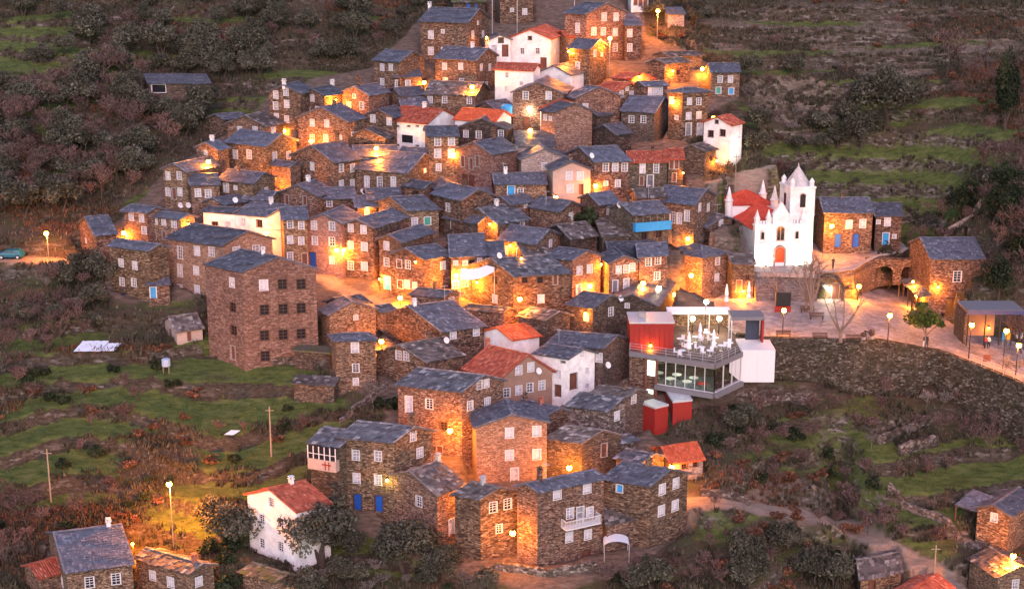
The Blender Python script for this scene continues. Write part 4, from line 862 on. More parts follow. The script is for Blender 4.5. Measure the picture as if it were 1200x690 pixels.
def archpts(uc, v0, w, h, n=8):
    r = w/2; return [(uc-r, v0), (uc+r, v0)] + [(uc+r*math.cos(math.pi*i/n), v0+h-r+r*math.sin(math.pi*i/n)) for i in range(n+1)]
def archslab(mb, uc, v0, w, h, w0, w1, rnd=.5):
    P = archpts(uc, v0, w, h); a_ = [cp(u, w0, v) for u, v in P]; b_ = [cp(u, w1, v) for u, v in P]; n = len(P)
    mb.poly(a_, rnd); mb.poly(b_[::-1], rnd)
    for i in range(n): mb.poly([a_[i], a_[(i+1)%n], b_[(i+1)%n], b_[i]][::-1], rnd)
f = MB(); cbox(f, 0, 7.3, 0, .7, -1, 6.05)
pan = [(2.5,6.05),(4.8,6.05),(4.8,7.2),(3.65,8.95),(2.5,7.2)]
A1 = [cp(u,.05,v) for u, v in pan]; A2 = [cp(u,.6,v) for u, v in pan]; f.poly(A1); f.poly(A2[::-1])
for i in range(5): f.poly([A1[i], A1[(i+1)%5], A2[(i+1)%5], A2[i]][::-1])
cbox(f, -.08, 7.38, -.14, .8, 5.75, 6.0); cbox(f, -.05, 7.35, -.1, .0, 3.1, 3.28); cbox(f, -.06, 7.36, -.12, 0, 0, .5)
for u in (.0, 2.3, 4.65, 6.95): cbox(f, u, u+.35, -.09, 0, .5, 5.75)
for a_, b_ in ((2.5,3.65),(4.8,3.65)):
    p0, p1 = cp(a_,-.08,7.2), cp(b_,-.08,8.95); d_ = p1-p0; f.obox(p0, d_, W_*.75, K*.16)
for u in (.75, 1.15, 1.55, 5.5, 5.95, 6.4): cbox(f, u, u+.24, .1, .5, 6.05, 6.45)
fo = f.build('facade', M['wh'], church); addbv(f)
for u in (.36, 2.0, 5.1, 6.9):
    pn = MB(); cbox(pn, u-.3, u+.3, .05, .65, 6.05, 6.75); cbox(pn, u-.36, u+.36, 0, .7, 6.75, 6.85); pyr(pn, u, .35, 6.85, .42, 1.25); pn.build('pinnacle', M['wh'], church)
d1 = MB(); archslab(d1, 3.65, 0, 1.3, 2.75, -.06, -.02); do_ = d1.build('door', M['reddoor'], church)
d2 = MB()
P = archpts(3.65, 0, 1.3, 2.75, 10)[2:]; Q = archpts(3.65, 0, 1.75, 3.0, 10)[2:]
def ring(mb, P, Q, w0, w1):
    for i in range(len(P)-1):
        mb.hexa([cp(*_(P[i],w0)), cp(*_(P[i+1],w0)), cp(*_(P[i+1],w1)), cp(*_(P[i],w1)), cp(*_(Q[i],w0)), cp(*_(Q[i+1],w0)), cp(*_(Q[i+1],w1)), cp(*_(Q[i],w1))])
_ = lambda p, w: (p[0], w, p[1])
ring(d2, P, Q, -.16, 0)
cbox(d2, 2.78, 3.0, -.16, 0, 0, 2.1); cbox(d2, 4.3, 4.52, -.16, 0, 0, 2.1); d2.build('door_surround', M['pw'], do_)
for nm, uc, v0, w, h in (('niche_window',3.65,3.7,1.0,1.95),('window',1.1,3.9,.42,1.0),('window',6.0,3.9,.42,1.0)):
    wb = MB(); ring(wb, archpts(uc,v0,w,h,8)[2:], archpts(uc,v0,w+.22,h+.11,8)[2:], -.1, 0); cbox(wb, uc-w/2-.14, uc+w/2+.14, -.14, 0, v0-.12, v0)
    cbox(wb, uc-w/2-.11, uc-w/2, -.1, 0, v0, v0+h-w/2); cbox(wb, uc+w/2, uc+w/2+.11, -.1, 0, v0, v0+h-w/2); 
    if w > .6: cbox(wb, uc-.04, uc+.04, -.07, -.02, v0, v0+h)
    wo_ = wb.build('window', M['pl'], church); gb = MB(); archslab(gb, uc, v0, w, h, -.05, -.015); gb.build('pane', M['dark'], wo_)
nv_ = MB(); cbox(nv_, .25, 7.0, .7, 8.6, -1, 5.0); cbox(nv_, .1, 7.1, .7, 8.6, 4.85, 5.02); nv_.build('nave', M['wh'], church); addbv(nv_)
rf = MB(); ov = .3
for s_, u0 in ((0, -.05), (1, 7.3)):
    um = 3.62
    e0, e1, r1, r0 = (cp(u0,.7,4.95), cp(u0,8.6,4.95), cp(um,8.6,7.3), cp(um,.7,7.3))
    if s_ == 0: slates(rf, e1+K*.12, e0+K*.12, r0+K*.12, r1+K*.12, 'tiler')
    else: slates(rf, e0+K*.12, e1+K*.12, r1+K*.12, r0+K*.12, 'tiler')
rf.build('nave_roof', M['tiler'], church); addbv(rf)
ch_ = MB(); cbox(ch_, -.6, 5.9, 8.6, 12.9, -1, 7.0); cbox(ch_, -.7, 6.0, 8.5, 13.0, 6.8, 7.0); ch_.build('chancel', M['wh'], church); addbv(ch_)
hr = MB(); c0 = [cp(-.8,8.4,7.0), cp(6.1,8.4,7.0), cp(6.1,13.1,7.0), cp(-.8,13.1,7.0)]; ap = cp(2.65,10.75,8.9)
for i in range(4): slates(hr, c0[i], c0[(i+1)%4], ap, ap, 'tiler')
hr.build('chancel_roof', M['tiler'], church)
for u, w in ((-.7,8.5),(6.0,8.5),(-.7,13.0),(6.0,13.0)):
    bt = MB(); c_ = cp(u,w,0); bt.lathe(c_, [(.55,-1),(.55,7.6),(.66,7.7),(.66,7.85),(.5,7.9),(.28,8.8),(.05,9.8)], 12); bt.build('corner_turret', M['wh'], church, smooth=False)
tm = MB(); cbox(tm, 5.15, 8.6, .72, 4.5, -1, 11.0); cbox(tm, 5.03, 8.72, .6, 4.62, 10.85, 11.12); cbox(tm, 5.08, 8.67, .66, 4.56, 7.0, 7.16)
for a_, b_ in ((5.12, .69),(8.3,.69),(5.12,4.2),(8.3,4.2)): cbox(tm, a_, a_+.33, b_, b_+.33, 7.16, 10.85)
to_ = tm.build('bell_tower', M['wh'], church); addbv(tm)
for (uc, sd) in ((6.9, 0), (2.6, 1)):
    g_ = MB(); s2 = MB()
    if sd == 0:
        archslab(g_, uc, 8.2, .75, 1.9, .60, .715); P = archpts(uc,8.2,.75,1.9,8)[2:]; Q = archpts(uc,8.2,1.0,2.05,8)[2:]; ring(s2, P, Q, .62, .715)
    else:
        cbox(g_, 5.10, 5.14, 2.25, 2.95, 8.2, 9.9)
    wo_ = g_.build('belfry_opening', M['dark'], church)
    if sd == 0: s2.build('surround', M['pl'], wo_)
sp_ = MB(); pyr(sp_, 6.87, 2.6, 11.12, 1.75, 2.7, 8, math.pi/8)
sp_.lathe(cp(6.87,2.6,13.72), [(.07,0),(.12,.1),(.05,.22),(.02,.5)], 8)
sp_.build('spire', M['pw2'] if 'pw2' in M else M['conc'], church)
for u, w in ((5.5,1.1),(8.25,1.1),(5.5,4.15),(8.25,4.15)):
    tt = MB(); tt.lathe(cp(u,w,11.12), [(.34,0),(.34,.5),(.4,.55),(.36,.7),(.2,.95),(.04,1.15)], 8); tt.build('corner_turret', M['wh'], church)
# ---------------------------------------------------------------- lit arch and door in the terrace wall
mkbvh()
def facepoint(px, py):
    h = castpx(px, py); return h[0], Vector((h[2].x, h[2].y, 0)).normalized()
p0, n0 = facepoint(972, 338); t0 = Vector((-n0.y, n0.x, 0)); 
if t0.x < 0: t0 = -t0
pr = root('arched_porch', (p0.x, p0.y, ZP), 'round stone porch arch with red brown door, glowing orange in the terrace wall', 'porch')
def pp(u, v, o): return Vector((p0.x, p0.y, ZP)) + t0*u + K*v + n0*o
am = MB()
def arcring(mb, c, r0, r1, v0, o0, o1, n=12):
    for i in range(n):
        a_, b_ = math.pi*i/n, math.pi*(i+1)/n
        q = lambda r, a, o: pp(c+r*math.cos(a), v0+r*math.sin(a), o)
        mb.hexa([q(r0,a_,o0), q(r0,b_,o0), q(r0,b_,o1), q(r0,a_,o1), q(r1,a_,o0), q(r1,b_,o0), q(r1,b_,o1), q(r1,a_,o1)])
arcring(am, 0, 1.6, 2.05, 1.5, 0, 1.1)
for u in (-2.05, 1.6): am.obox(pp(u,0,0), t0*.45, n0*1.1, K*1.5)
am.build('arch', M['st'], pr)
dm = MB(); dm.obox(pp(.35,0,.02), t0*.95, n0*.06, K*2.2); dd = dm.build('door', M['brown'], pr)
fm_ = MB(); fm_.obox(pp(.25,0,.02), t0*.1, n0*.12, K*2.3); fm_.obox(pp(1.3,0,.02), t0*.1, n0*.12, K*2.3); fm_.obox(pp(.25,2.2,.02), t0*1.15, n0*.12, K*.1); fm_.build('frame', M['conc'], dd)
gd = MB(); gd.obox(pp(-1.1,.0,.02), t0*.9, n0*.06, K*2.0); g2 = gd.build('glass_door', M['panew'], pr)
# wall with two dark passages behind the square
aw = root('arcade_wall', atZ(1045,332,ZP), 'dark stone wall with two arched passages between the houses and the square', 'wall')
a_ = atZ(1014,333,ZP); b_ = atZ(1070,334,ZP); d_ = (b_-a_); Lw_ = d_.length; d_.normalize(); nn = Vector((d_.y,-d_.x,0))
wm = MB(); q = lambda u, v, o=0: a_+d_*u+K*v-nn*o
cut = [(1.2,3.8),(5.0,6.7)]
prev = 0
for c0_, c1_ in cut + [(Lw_, Lw_)]:
    wm.obox(q(prev,0), d_*(c0_-prev), -nn*1.4, K*2.0); prev = c1_
wm.obox(q(0,2.7), d_*Lw_, -nn*1.4, K*1.0)
for c0_, c1_ in cut:
    n_ = 8; w_ = c1_-c0_
    for i in range(n_):
        x0_, x1_ = c0_+w_*i/n_, c0_+w_*(i+1)/n_; f_ = lambda x: 2.0+.66*math.sqrt(max(0, 1-((x-c0_-w_/2)/(w_/2))**2))
        wm.hexa([q(x0_,f_(x0_)), q(x1_,f_(x1_)), q(x1_,f_(x1_),1.4), q(x0_,f_(x0_),1.4), q(x0_,2.71), q(x1_,2.71), q(x1_,2.71,1.4), q(x0_,2.71,1.4)])
prev = 0
for c0_, c1_ in cut + [(Lw_, Lw_)]:
    wm.obox(q(prev,2.0), d_*(c0_-prev), -nn*1.4, K*.72); prev = c1_
wm.obox(q(0,0,3.2), d_*Lw_, -nn*.3, K*3.2)
wm.build('wall', M['st'], aw); addbv(wm)
# ---------------------------------------------------------------- glass fronted restaurant
ZD = -55.6
M['glass'] = bpy.data.materials.new('window_glass'); M['glass'].use_nodes = True; nt = M['glass'].node_tree; nt.nodes.clear()
o_ = nt.nodes.new('ShaderNodeOutputMaterial'); tr_ = nt.nodes.new('ShaderNodeBsdfTransparent'); gl_ = nt.nodes.new('ShaderNodeBsdfGlossy'); gl_.inputs['Roughness'].default_value = .03; fr_ = nt.nodes.new('ShaderNodeFresnel'); fr_.inputs['IOR'].default_value = 1.6; mx_ = nt.nodes.new('ShaderNodeMixShader')
tr_.inputs['Color'].default_value = (.88,.93,.92,1); L(nt, fr_.outputs[0], mx_.inputs[0]); L(nt, tr_.outputs[0], mx_.inputs[1]); L(nt, gl_.outputs[0], mx_.inputs[2]); L(nt, mx_.outputs[0], o_.inputs[0])
M['deck'] = plain('deck_boards', (.12,.08,.07), .7, noise=.35, nsc=3.0)
M['grey'] = plain('grey_render', (.17,.16,.175), .7, noise=.1)
M['ink'] = plain('dark_blue_panel', (.035,.045,.075), .5)
C_ = atZ(838, 427, ZD); Lp = atZ(738, 412, ZD); Rp = atZ(869, 413, ZD)
dl = (Lp-C_); LL = dl.length; dl.normalize(); dr = (Rp-C_); LR = dr.length; dr.normalize()
print('REST', LL, LR, dl, dr, dl.dot(dr))
back = Vector((0,1,0))
rs = root('glass_restaurant', (C_.x-3, C_.y+4, ZD-6.5), 'modern flat roofed restaurant with glass front and white side block, lit inside', 'restaurant')
dk = MB()
pts = [Lp, C_, Rp, Rp+back*1.8, Vector((Rp.x+4.2, Rp.y+1.8, ZD)), Vector((Rp.x+4.2, Rp.y+9, ZD)), Vector((Lp.x, Lp.y+17, ZD))]
dk.poly(pts)
for i in range(len(pts)):
    a1, b1 = pts[i], pts[(i+1) % len(pts)]; dk.poly([a1-K*.35, b1-K*.35, b1, a1])
dk.poly([p-K*.35 for p in pts][::-1]); dko = dk.build('deck', M['deck'], rs); addbv(dk)
ed = MB()
def strip(mb, a1, b1, z0, z1, o0, o1):
    d = (b1-a1).normalized(); n = Vector((d.y,-d.x,0)); mb.obox(a1+n*o0+K*(z0), (b1-a1), n*(o1-o0), K*(z1-z0))
strip(ed, Lp, C_, -.5, .12, .02, .22); strip(ed, C_, Rp, -.5, .12, .02, .22); ed.build('fascia', M['grey'], dko)
fl = MB(); zf_ = -3.75
p1_ = C_+dl*(LL*.68)
q4 = [p1_, C_, Rp+back*.2, Rp+back*6, p1_+back*6]
qn = [p+K*zf_ for p in q4]; fl.poly(qn); fl.poly([p-K*.4 for p in qn][::-1])
for i in range(5): fl.poly([qn[i]-K*.4, qn[(i+1)%5]-K*.4, qn[(i+1)%5], qn[i]])
strip(fl, p1_, C_, zf_-.45, zf_+.1, .05, .5); strip(fl, C_, Rp, zf_-.45, zf_+.1, .05, .5)
fl.build('floor_slab', M['grey'], rs); addbv(fl)
gw = MB(); gf = MB()
for a1, b1, nb_ in ((p1_, C_, 6), (C_, Rp, 3)):
    for k in range(nb_):
        u0 = a1.lerp(b1, k/nb_); u1 = a1.lerp(b1, (k+1)/nb_); strip(gw, u0, u1, zf_+.1, -.5, -.06, -.04)
    for k in range(nb_+1):
        u0 = a1.lerp(b1, k/nb_); gf.box((u0.x, u0.y, ZD+(zf_-.4)/2), (.09,.09,-zf_-.6))
    strip(gf, a1, b1, zf_+.1, zf_+.2, -.1, .02); strip(gf, a1, b1, -.6, -.5, -.1, .02)
gf.build('mullions', M['steel'], rs); gw.build('glazing', M['glass'], rs)
bw = MB(); ba = p1_+back*5.6; bb = Rp+back*5.6; strip(bw, ba, bb, zf_, -.35, -.2, 0); strip(bw, p1_+back*5.6, p1_, zf_, -.35, -.1, .1); bw.build('inner_wall', M['pw'], rs)
lb = MB(); strip(lb, Lp, p1_, -7.0, -.35, -.5, -.15); strip(lb, Lp+back*8, Lp, -7, -.35, -.5, 0)
lb.build('stone_wall', M['st'], rs); addbv(lb)
for (px_, py_, w_, h_) in ((763,431,1.3,1.9),(761,461,1.0,1.1)):
    hcast = castpx(px_, py_)
    # lit window set on the stone part
    d = (p1_-Lp).normalized(); n = Vector((d.y,-d.x,0)); t_ = ray(px_, py_); P0 = Lp-n*.15; k_ = (P0.x*n.x+P0.y*n.y)/(t_.x*n.x+t_.y*n.y); c_ = t_*k_
    wb = MB()
    for (a1,b1,c1,e1) in ((-w_/2-.08,w_/2+.08,h_/2,h_/2+.08),(-w_/2-.08,w_/2+.08,-h_/2-.08,-h_/2),(-w_/2-.08,-w_/2,-h_/2,h_/2),(w_/2,w_/2+.08,-h_/2,h_/2)): wb.obox(c_+d*a1+K*c1, d*(b1-a1), n*.08, K*(e1-c1))
    wo_ = wb.build('window', M['steel'], rs); pb = MB(); pb.obox(c_-d*w_/2-K*h_/2+n*.01, d*w_, n*.03, K*h_); pb.build('pane', M['litwin'] if 'litwin' in M else M['panew'], wo_)
lw = MB(); a1 = p1_+K*0; strip(lw, p1_+back*1.5, Rp+back*1.5, -7.2, zf_-.42, -.3, 0); lw.build('lower_wall', M['dframe'], rs); addbv(lw)
for p in (Lp.lerp(p1_,.62), p1_): ps = MB(); ps.box((p.x, p.y-.1, ZD-3.4), (.3,.3,6.2)); ps.build('post', M['brown'], rs)
ps = MB(); ps.box((Rp.x+.4, Rp.y+2, ZD-5.4), (.35,.35,4.4)); ps.build('post', M['brown'], rs)
wb = MB(); w0 = Rp+back*.2; wb.hexa([w0+K*-3.9, w0+Vector((4.2,0,-3.9)), w0+Vector((4.2,5,-3.9)), w0+Vector((0,5,-3.9)), w0+K*.25, w0+Vector((4.2,0,.25)), w0+Vector((4.2,5,.25)), w0+Vector((0,5,.25))])
wb.box((w0.x+2.1, w0.y-.02, ZD-1.8), (.05,.06,4.0)); wb.build('side_block', M['frame'], rs); addbv(wb)
rl = MB()
def railing(mb, a1, b1, h=1.0, step=1.4):
    n = max(1, int((b1-a1).length/step))
    for k in range(n+1):
        p = a1.lerp(b1, k/n); mb.tube(p, p+K*h, .025, .025, 5)
    for z in (.35, .68, h): mb.tube(a1+K*z, b1+K*z, .02, .02, 5)
railing(rl, Lp+K*.1, C_+K*.1); railing(rl, C_+K*.1, Rp+K*.1); rl.build('railing', M['steel'], rs)
# furniture
def table(name, x, y, z, label, group, m_=None, r=.45, cat='table'):
    t = root(name, (x,y,z), label, cat, group); a = MB(); a.lathe((x,y,z), [(r,.70),(r,.74)], 12); a.build('table_top', M[m_ or 'whitecloth'], t)
    b = MB(); b.lathe((x,y,z), [(.24,0),(.24,.03),(.035,.06),(.035,.70)], 8); b.build('leg', M['steel'], t); return t
def chair(x, y, z, rz, label, group):
    t = root('cafe_chair', (x,y,z), label, 'chair', group); c, s = math.cos(rz), math.sin(rz)
    T = lambda a, b: (x+a*c-b*s, y+a*s+b*c)
    m1 = MB(); m1.box((*T(0,0), z+.44), (.46,.46,.05), rz); m1.build('seat', M['whitecloth'], t)
    m2 = MB(); m2.box((*T(0,.22), z+.7), (.44,.05,.5), rz); m2.build('backrest', M['whitecloth'], t)
    for a, b in ((-.2,-.2),(.2,-.2),(.2,.2),(-.2,.2)):
        m3 = MB(); m3.box((*T(a,b), z+.21), (.035,.035,.42), rz); m3.build('leg', M['steel'], t)
k = 0
dlab = {'deck':'white cafe table among the closed parasols on the restaurant deck', 'in':'white clothed table behind the restaurant glass'}
for px_, py_ in ((799,417),(808,409),(822,413),(832,417),(845,411),(855,408),(815,401),(838,402),(828,396),(797,403)):
    p = atZ(px_, py_, ZD); table('cafe_table', p.x, p.y, ZD, dlab['deck'], 'tables on the restaurant deck')
    for s_ in (0, 1):
        a_ = random.random()*6.28+s_*math.pi; chair(p.x+.75*math.cos(a_), p.y+.75*math.sin(a_), ZD, a_-math.pi/2, 'white cafe chair at a table on the restaurant deck', 'chairs on the restaurant deck')
for i, (f1, f2) in enumerate(((.12,1.3),(.3,1.2),(.5,1.3),(.62,3),(.2,3.2),(.4,3.4))):
    p = C_+dl*(LL*f1)+back*f2
    table('dining_table', p.x, p.y, ZD+zf_, 'red clothed table behind the restaurant glass, by the corner' if i == 0 else dlab['in'], None if i == 0 else 'tables inside the restaurant', 'redcloth' if i == 0 else None, r=.6)
def parasol(px_, py_, z, h, label):
    p = atZ(px_, py_, z); t = root('closed_parasol', p, label, 'parasol', 'closed white parasols'); 
    a = MB(); a.lathe(p, [(.03,.3),(.035,.9)], 8); a.lathe(p, [(.03,0),(.03,.95)], 8); a.build('pole', M['steel'], t)
    c = MB(); n = 16; prof = [(.2,.75),(.32,.95),(.23,1.4),(.15,1.5),(.27,1.8),(.2,h*.75),(.08,h-.12),(.01,h)]
    c.lathe(p, prof, n)
    c.v = [(x+(.035*math.sin(8*math.atan2(y-p.y, x-p.x)))*(x-p.x)/.15, y+(.035*math.sin(8*math.atan2(y-p.y,x-p.x)))*(y-p.y)/.15, zz) for x, y, zz in c.v]
    c.build('canopy', M['whitecloth'], t)
    b = MB(); b.lathe(p, [(.35,0),(.35,.08),(.06,.12)], 10); b.build('base', M['conc'], t)
parasol(807,416,ZD,3.0,'leftmost of the three closed white parasols on the restaurant deck')
parasol(820,404,ZD,2.9,'middle and rearmost of the three closed white parasols on the deck')
parasol(836,413,ZD,3.0,'rightmost of the three closed white parasols on the restaurant deck')
parasol(851,360,ZP,3.3,'closed white parasol against the stone house above the deck')
parasol(877,356,ZP,3.2,'closed white parasol with flared top at the foot of the church steps')
# red box, kiosk, canopy on the deck
p = atZ(738, 409, ZD); q_ = atZ(789, 409, ZD)
rb_ = root('red_pavilion', ((p.x+q_.x)/2, p.y+2.2, ZD), 'large red box shaped pavilion with pale flat roof on the deck', 'pavilion'); w_ = q_.x-p.x
a = MB(); a.hexa([Vector((p.x,p.y,ZD)),Vector((q_.x,p.y,ZD)),Vector((q_.x,p.y+4.6,ZD)),Vector((p.x,p.y+4.6,ZD)),Vector((p.x,p.y,ZD+3.3)),Vector((q_.x,p.y,ZD+3.3)),Vector((q_.x,p.y+4.6,ZD+3.3)),Vector((p.x,p.y+4.6,ZD+3.3))])
for k in range(1, 9): a.box((p.x+w_*k/9, p.y-.015, ZD+1.65), (.04,.05,3.2))
a.build('wall', M['rd'], rb_); addbv(a)
a = MB(); a.hexa([Vector((p.x-.1,p.y-.1,ZD+3.3)),Vector((q_.x+.1,p.y-.1,ZD+3.3)),Vector((q_.x+.1,p.y+4.7,ZD+3.3)),Vector((p.x-.1,p.y+4.7,ZD+3.3)),Vector((p.x-.1,p.y-.1,ZD+3.5)),Vector((q_.x+.1,p.y-.1,ZD+3.5)),Vector((q_.x+.1,p.y+4.7,ZD+3.5)),Vector((p.x-.1,p.y+4.7,ZD+3.5))])
ro_ = a.build('roof', M['steel'], rb_); a = MB(); a.box((p.x+1.6, p.y+2.2, ZD+3.8), (.9,.7,.55)); a.box((p.x+1.6, p.y+2.2, ZD+4.12), (1.0,.8,.06)); a.build('vent', M['conc'], ro_)
p = atZ(857, 403, ZD); q_ = atZ(893, 403, ZD); kk = root('kiosk', ((p.x+q_.x)/2, p.y+1.5, ZD), 'open kiosk with grey flat roof, dark panel and red side post', 'kiosk')
a = MB(); a.box(((p.x+q_.x)/2, p.y+1.4, ZD+3.35), (q_.x-p.x+.3, 3.2, .45)); a.build('roof', M['grey'], kk)
a = MB(); a.box((q_.x-1.1, p.y+1.2, ZD+1.5), (1.7, .2, 3.0)); a.box((q_.x-1.1, p.y+1.08, ZD+1.5), (.05,.06,2.9)); a.build('panel', M['ink'], kk)
a = MB(); a.box((q_.x, p.y+.4, ZD+1.6), (.25,1.2,3.2)); a.build('side_post', M['rd'], kk)
for dy_ in (.2, 2.7): a = MB(); a.box((p.x, p.y+dy_, ZD+1.6), (.12,.12,3.2)); a.build('post', M['steel'], kk)
p = atZ(782, 391, ZD); q_ = atZ(856, 391, ZD); cn = root('terrace_canopy', ((p.x+q_.x)/2, p.y+1.2, ZD), 'long flat white canopy with two floodlights behind the parasols', 'canopy')
a = MB(); a.box(((p.x+q_.x)/2, p.y+1.2, ZD+2.75), (q_.x-p.x, 2.6, .3)); a.build('roof', M['whitecloth'], cn)
for f_ in (.02, .33, .66, .98):
    a = MB(); a.box((p.x+(q_.x-p.x)*f_, p.y+.2, ZD+1.3), (.1,.1,2.6)); a.build('post', M['steel'], cn)
a = MB(); a.box(((p.x+q_.x)/2, p.y+2.6, ZD+1.2), (q_.x-p.x, .3, 2.4)); a.build('back_wall', M['st'], cn); addbv(a)
H('left of the two red cube containers below the restaurant', 767,479,3,750,783,34,40,g='F',b=506,wall='rd',roof='steel',name='red_container',cat='container',oh=.05)
H('right of the two red cube containers below the restaurant', 788,472,3,779,811,16,40,g='F',b=497,wall='rd',roof='steel',name='red_container',cat='container',oh=.05)
# blue balcony
def balcony(info, u0, u1, v0, v1, face, m_, open_top=True, out=1.1, nm='balcony', slat=.18, mrail=None):
    A = info['A']; d, n = (info['dR'], info['nR']) if face == 'R' else (-info['dL'], info['nL']); o = A if face == 'R' else info['D']
    q = lambda u, v, w: Vector((o.x, o.y, v)) + d*u + n*w
    b = MB(); b.obox(q(u0,v0,0), d*(u1-u0), n*out, K*.12)
    n_ = int((u1-u0)/slat)
    for k in range(n_+1): b.obox(q(u0+(u1-u0-.04)*k/n_, v0+.12, out-.06), d*(.04 if slat < .3 else slat*.9), n*.04, K*(v1-v0-.12))
    for uu in (u0, u1-.04):
        for k in range(4): b.obox(q(uu, v0+.12, k*out/4), d*.04, n*.04, K*(v1-v0-.12))
    b.obox(q(u0,v1,out-.09), d*(u1-u0), n*.09, K*.06); b.obox(q(u0,v1,0), d*.06, n*out, K*.06); b.obox(q(u1-.06,v1,0), d*.06, n*out, K*.06)
    b.build(nm, m_, info['root'])
i_ = blueh
def planev(info, px_, py_, face, out=0):
    A = info['A']; n = info['nR'] if face == 'R' else info['nL']; P0 = A+n*out; r = ray(px_, py_); k_ = (P0.x*n.x+P0.y*n.y)/(r.x*n.x+r.y*n.y); c_ = r*k_
    o = info['A'] if face == 'R' else info['D']; d = info['dR'] if face == 'R' else -info['dL']
    return (c_-o).dot(d), c_.z
u, v = planev(i_, 746, 272, 'R', .9); u2, v2 = planev(i_, 746, 264, 'R', .9)
b = MB(); q = lambda u, v, w: Vector((i_['A'].x, i_['A'].y, v)) + i_['dR']*u + i_['nR']*w
b.obox(q(0,v,0), i_['dR']*(i_['WR']), i_['nR']*.9, K*.12)
n_ = 28
for k in range(n_): b.obox(q(i_['WR']*k/n_, v+.12, .84), i_['dR']*(i_['WR']/n_*.93), i_['nR']*.05, K*1.05)
for k in range(4): b.obox(q(.0, v+.12, .2*k), i_['dR']*.05, i_['nR']*.18, K*1.05)
b.obox(q(-.03,v+1.17,.8), i_['dR']*(i_['WR']+.06), i_['nR']*.12, K*.07); b.build('balcony', M['bblue'], i_['root'])
b = MB()
for k in range(6): b.obox(q(i_['WR']*k/5-.05*(k>0), v+1.2, .82), i_['dR']*.1, i_['nR']*.1, K*max(.3, i_['ze']-v-1.25))
b.build('balcony_post', M['wood'], i_['root'])
i_ = balc; u0, v0 = planev(i_, 663, 622, 'R', 1.0); u1, v1 = planev(i_, 704, 611, 'R', 1.0)
balcony(i_, max(.5,u0), min(u1, i_['WR']-.2), v0, v0+1.0, 'R', M['frame'])
# glazed gallery of the left wing
i_ = gal; u0, v0 = planev(i_, 369, 550, 'L', .8); u1, v1 = planev(i_, 396, 552, 'L', .8); q = lambda u, v, w: Vector((i_['D'].x, i_['D'].y, v)) - i_['dL']*u + i_['nL']*w
Wg = i_['WL']; gb = MB(); gb.obox(q(.1,v0,0), -i_['dL']*(Wg-.2), i_['nL']*.8, K*1.3); gb.build('balcony_panel', M['pl'], i_['root'])
gb = MB()
for k in range(6): gb.obox(q(.1+(Wg-.3)*k/5, v0+1.3, .72), -i_['dL']*.09, i_['nL']*.09, K*(i_['ze']-v0-1.35))
gb.obox(q(.1,v0+1.9,.73), -i_['dL']*(Wg-.2), i_['nL']*.05, K*.06)
go_ = gb.build('gallery_frame', M['frame'], i_['root'])
gb = MB(); gb.obox(q(.15,v0+1.3,.68), -i_['dL']*(Wg-.35), i_['nL']*.03, K*(i_['ze']-v0-1.35)); gb.build('pane', M['dark'], go_)
gb = MB(); gb.obox(q(Wg*.6,v0+.15,.81), -i_['dL']*.12, i_['nL']*.03, K*1.0); gb.obox(q(Wg*.72,v0+.15,.81), -i_['dL']*.12, i_['nL']*.03, K*1.0); gb.obox(q(Wg*.5,v0+.7,.81), -i_['dL']*1.2, i_['nL']*.03, K*.15); gb.build('red_trim', M['rd'], i_['root'])
# side porch of the bottom right house
p = HN['BR']; z_ = p['ze']-.7; a4 = [atZ(1119,591,z_), atZ(1148,600,z_), atZ(1166,592,z_), atZ(1140,582,z_)]
gb = MB(); slates(gb, a4[0], a4[1], a4[2]+K*1.0, a4[3]+K*1.0, 'slateb'); gb.build('porch_roof', M['slateb'], p['root'])
for pt in (a4[0], a4[1]):
    gb = MB(); gb.box((pt.x+.2, pt.y+.2, z_-1.3), (.14,.14,2.5)); gb.build('porch_post', M['dframe'], p['root'])
# ---------------------------------------------------------------- furniture of the square
def bench(px_, py_, label, rz=0):
    p = atS(px_, py_); t = root('bench', p, label, 'bench', 'benches on the square')
    a = MB()
    for k in range(3): a.box((p.x, p.y+.16*k-.16, ZP+.45), (1.9,.13,.05), 0)
    a.build('seat', M['dframe'], t); a = MB(); a.box((p.x, p.y+.26, ZP+.78), (1.9,.04,.14)); a.box((p.x, p.y+.25, ZP+.6), (1.9,.04,.12)); a.build('backrest', M['dframe'], t)
    for s_ in (-.8, .8):
        a = MB(); a.box((p.x+s_, p.y, ZP+.21), (.06,.45,.42)); a.build('leg', M['metal'], t)
bench(957,374,'dark bench in the middle of the square'); bench(918,395,'bench by the parapet nearest the kiosk'); bench(961,398,'bench by the parapet left of the forked bare tree'); bench(1000,400,'bench by the parapet right of the forked bare tree'); bench(946,366,'bench under the pair of pollarded trees')
p = atZ(917, 365, ZP); t = root('notice_board', p, 'dark square display panel on a red base near the steps', 'notice board')
a = MB(); a.box((p.x, p.y, ZP+1.75), (2.0,.5,1.8)); a.build('panel', M['metal'], t); a = MB(); a.box((p.x, p.y, ZP+.4), (2.1,.6,.8)); a.build('base', M['rd'], t)
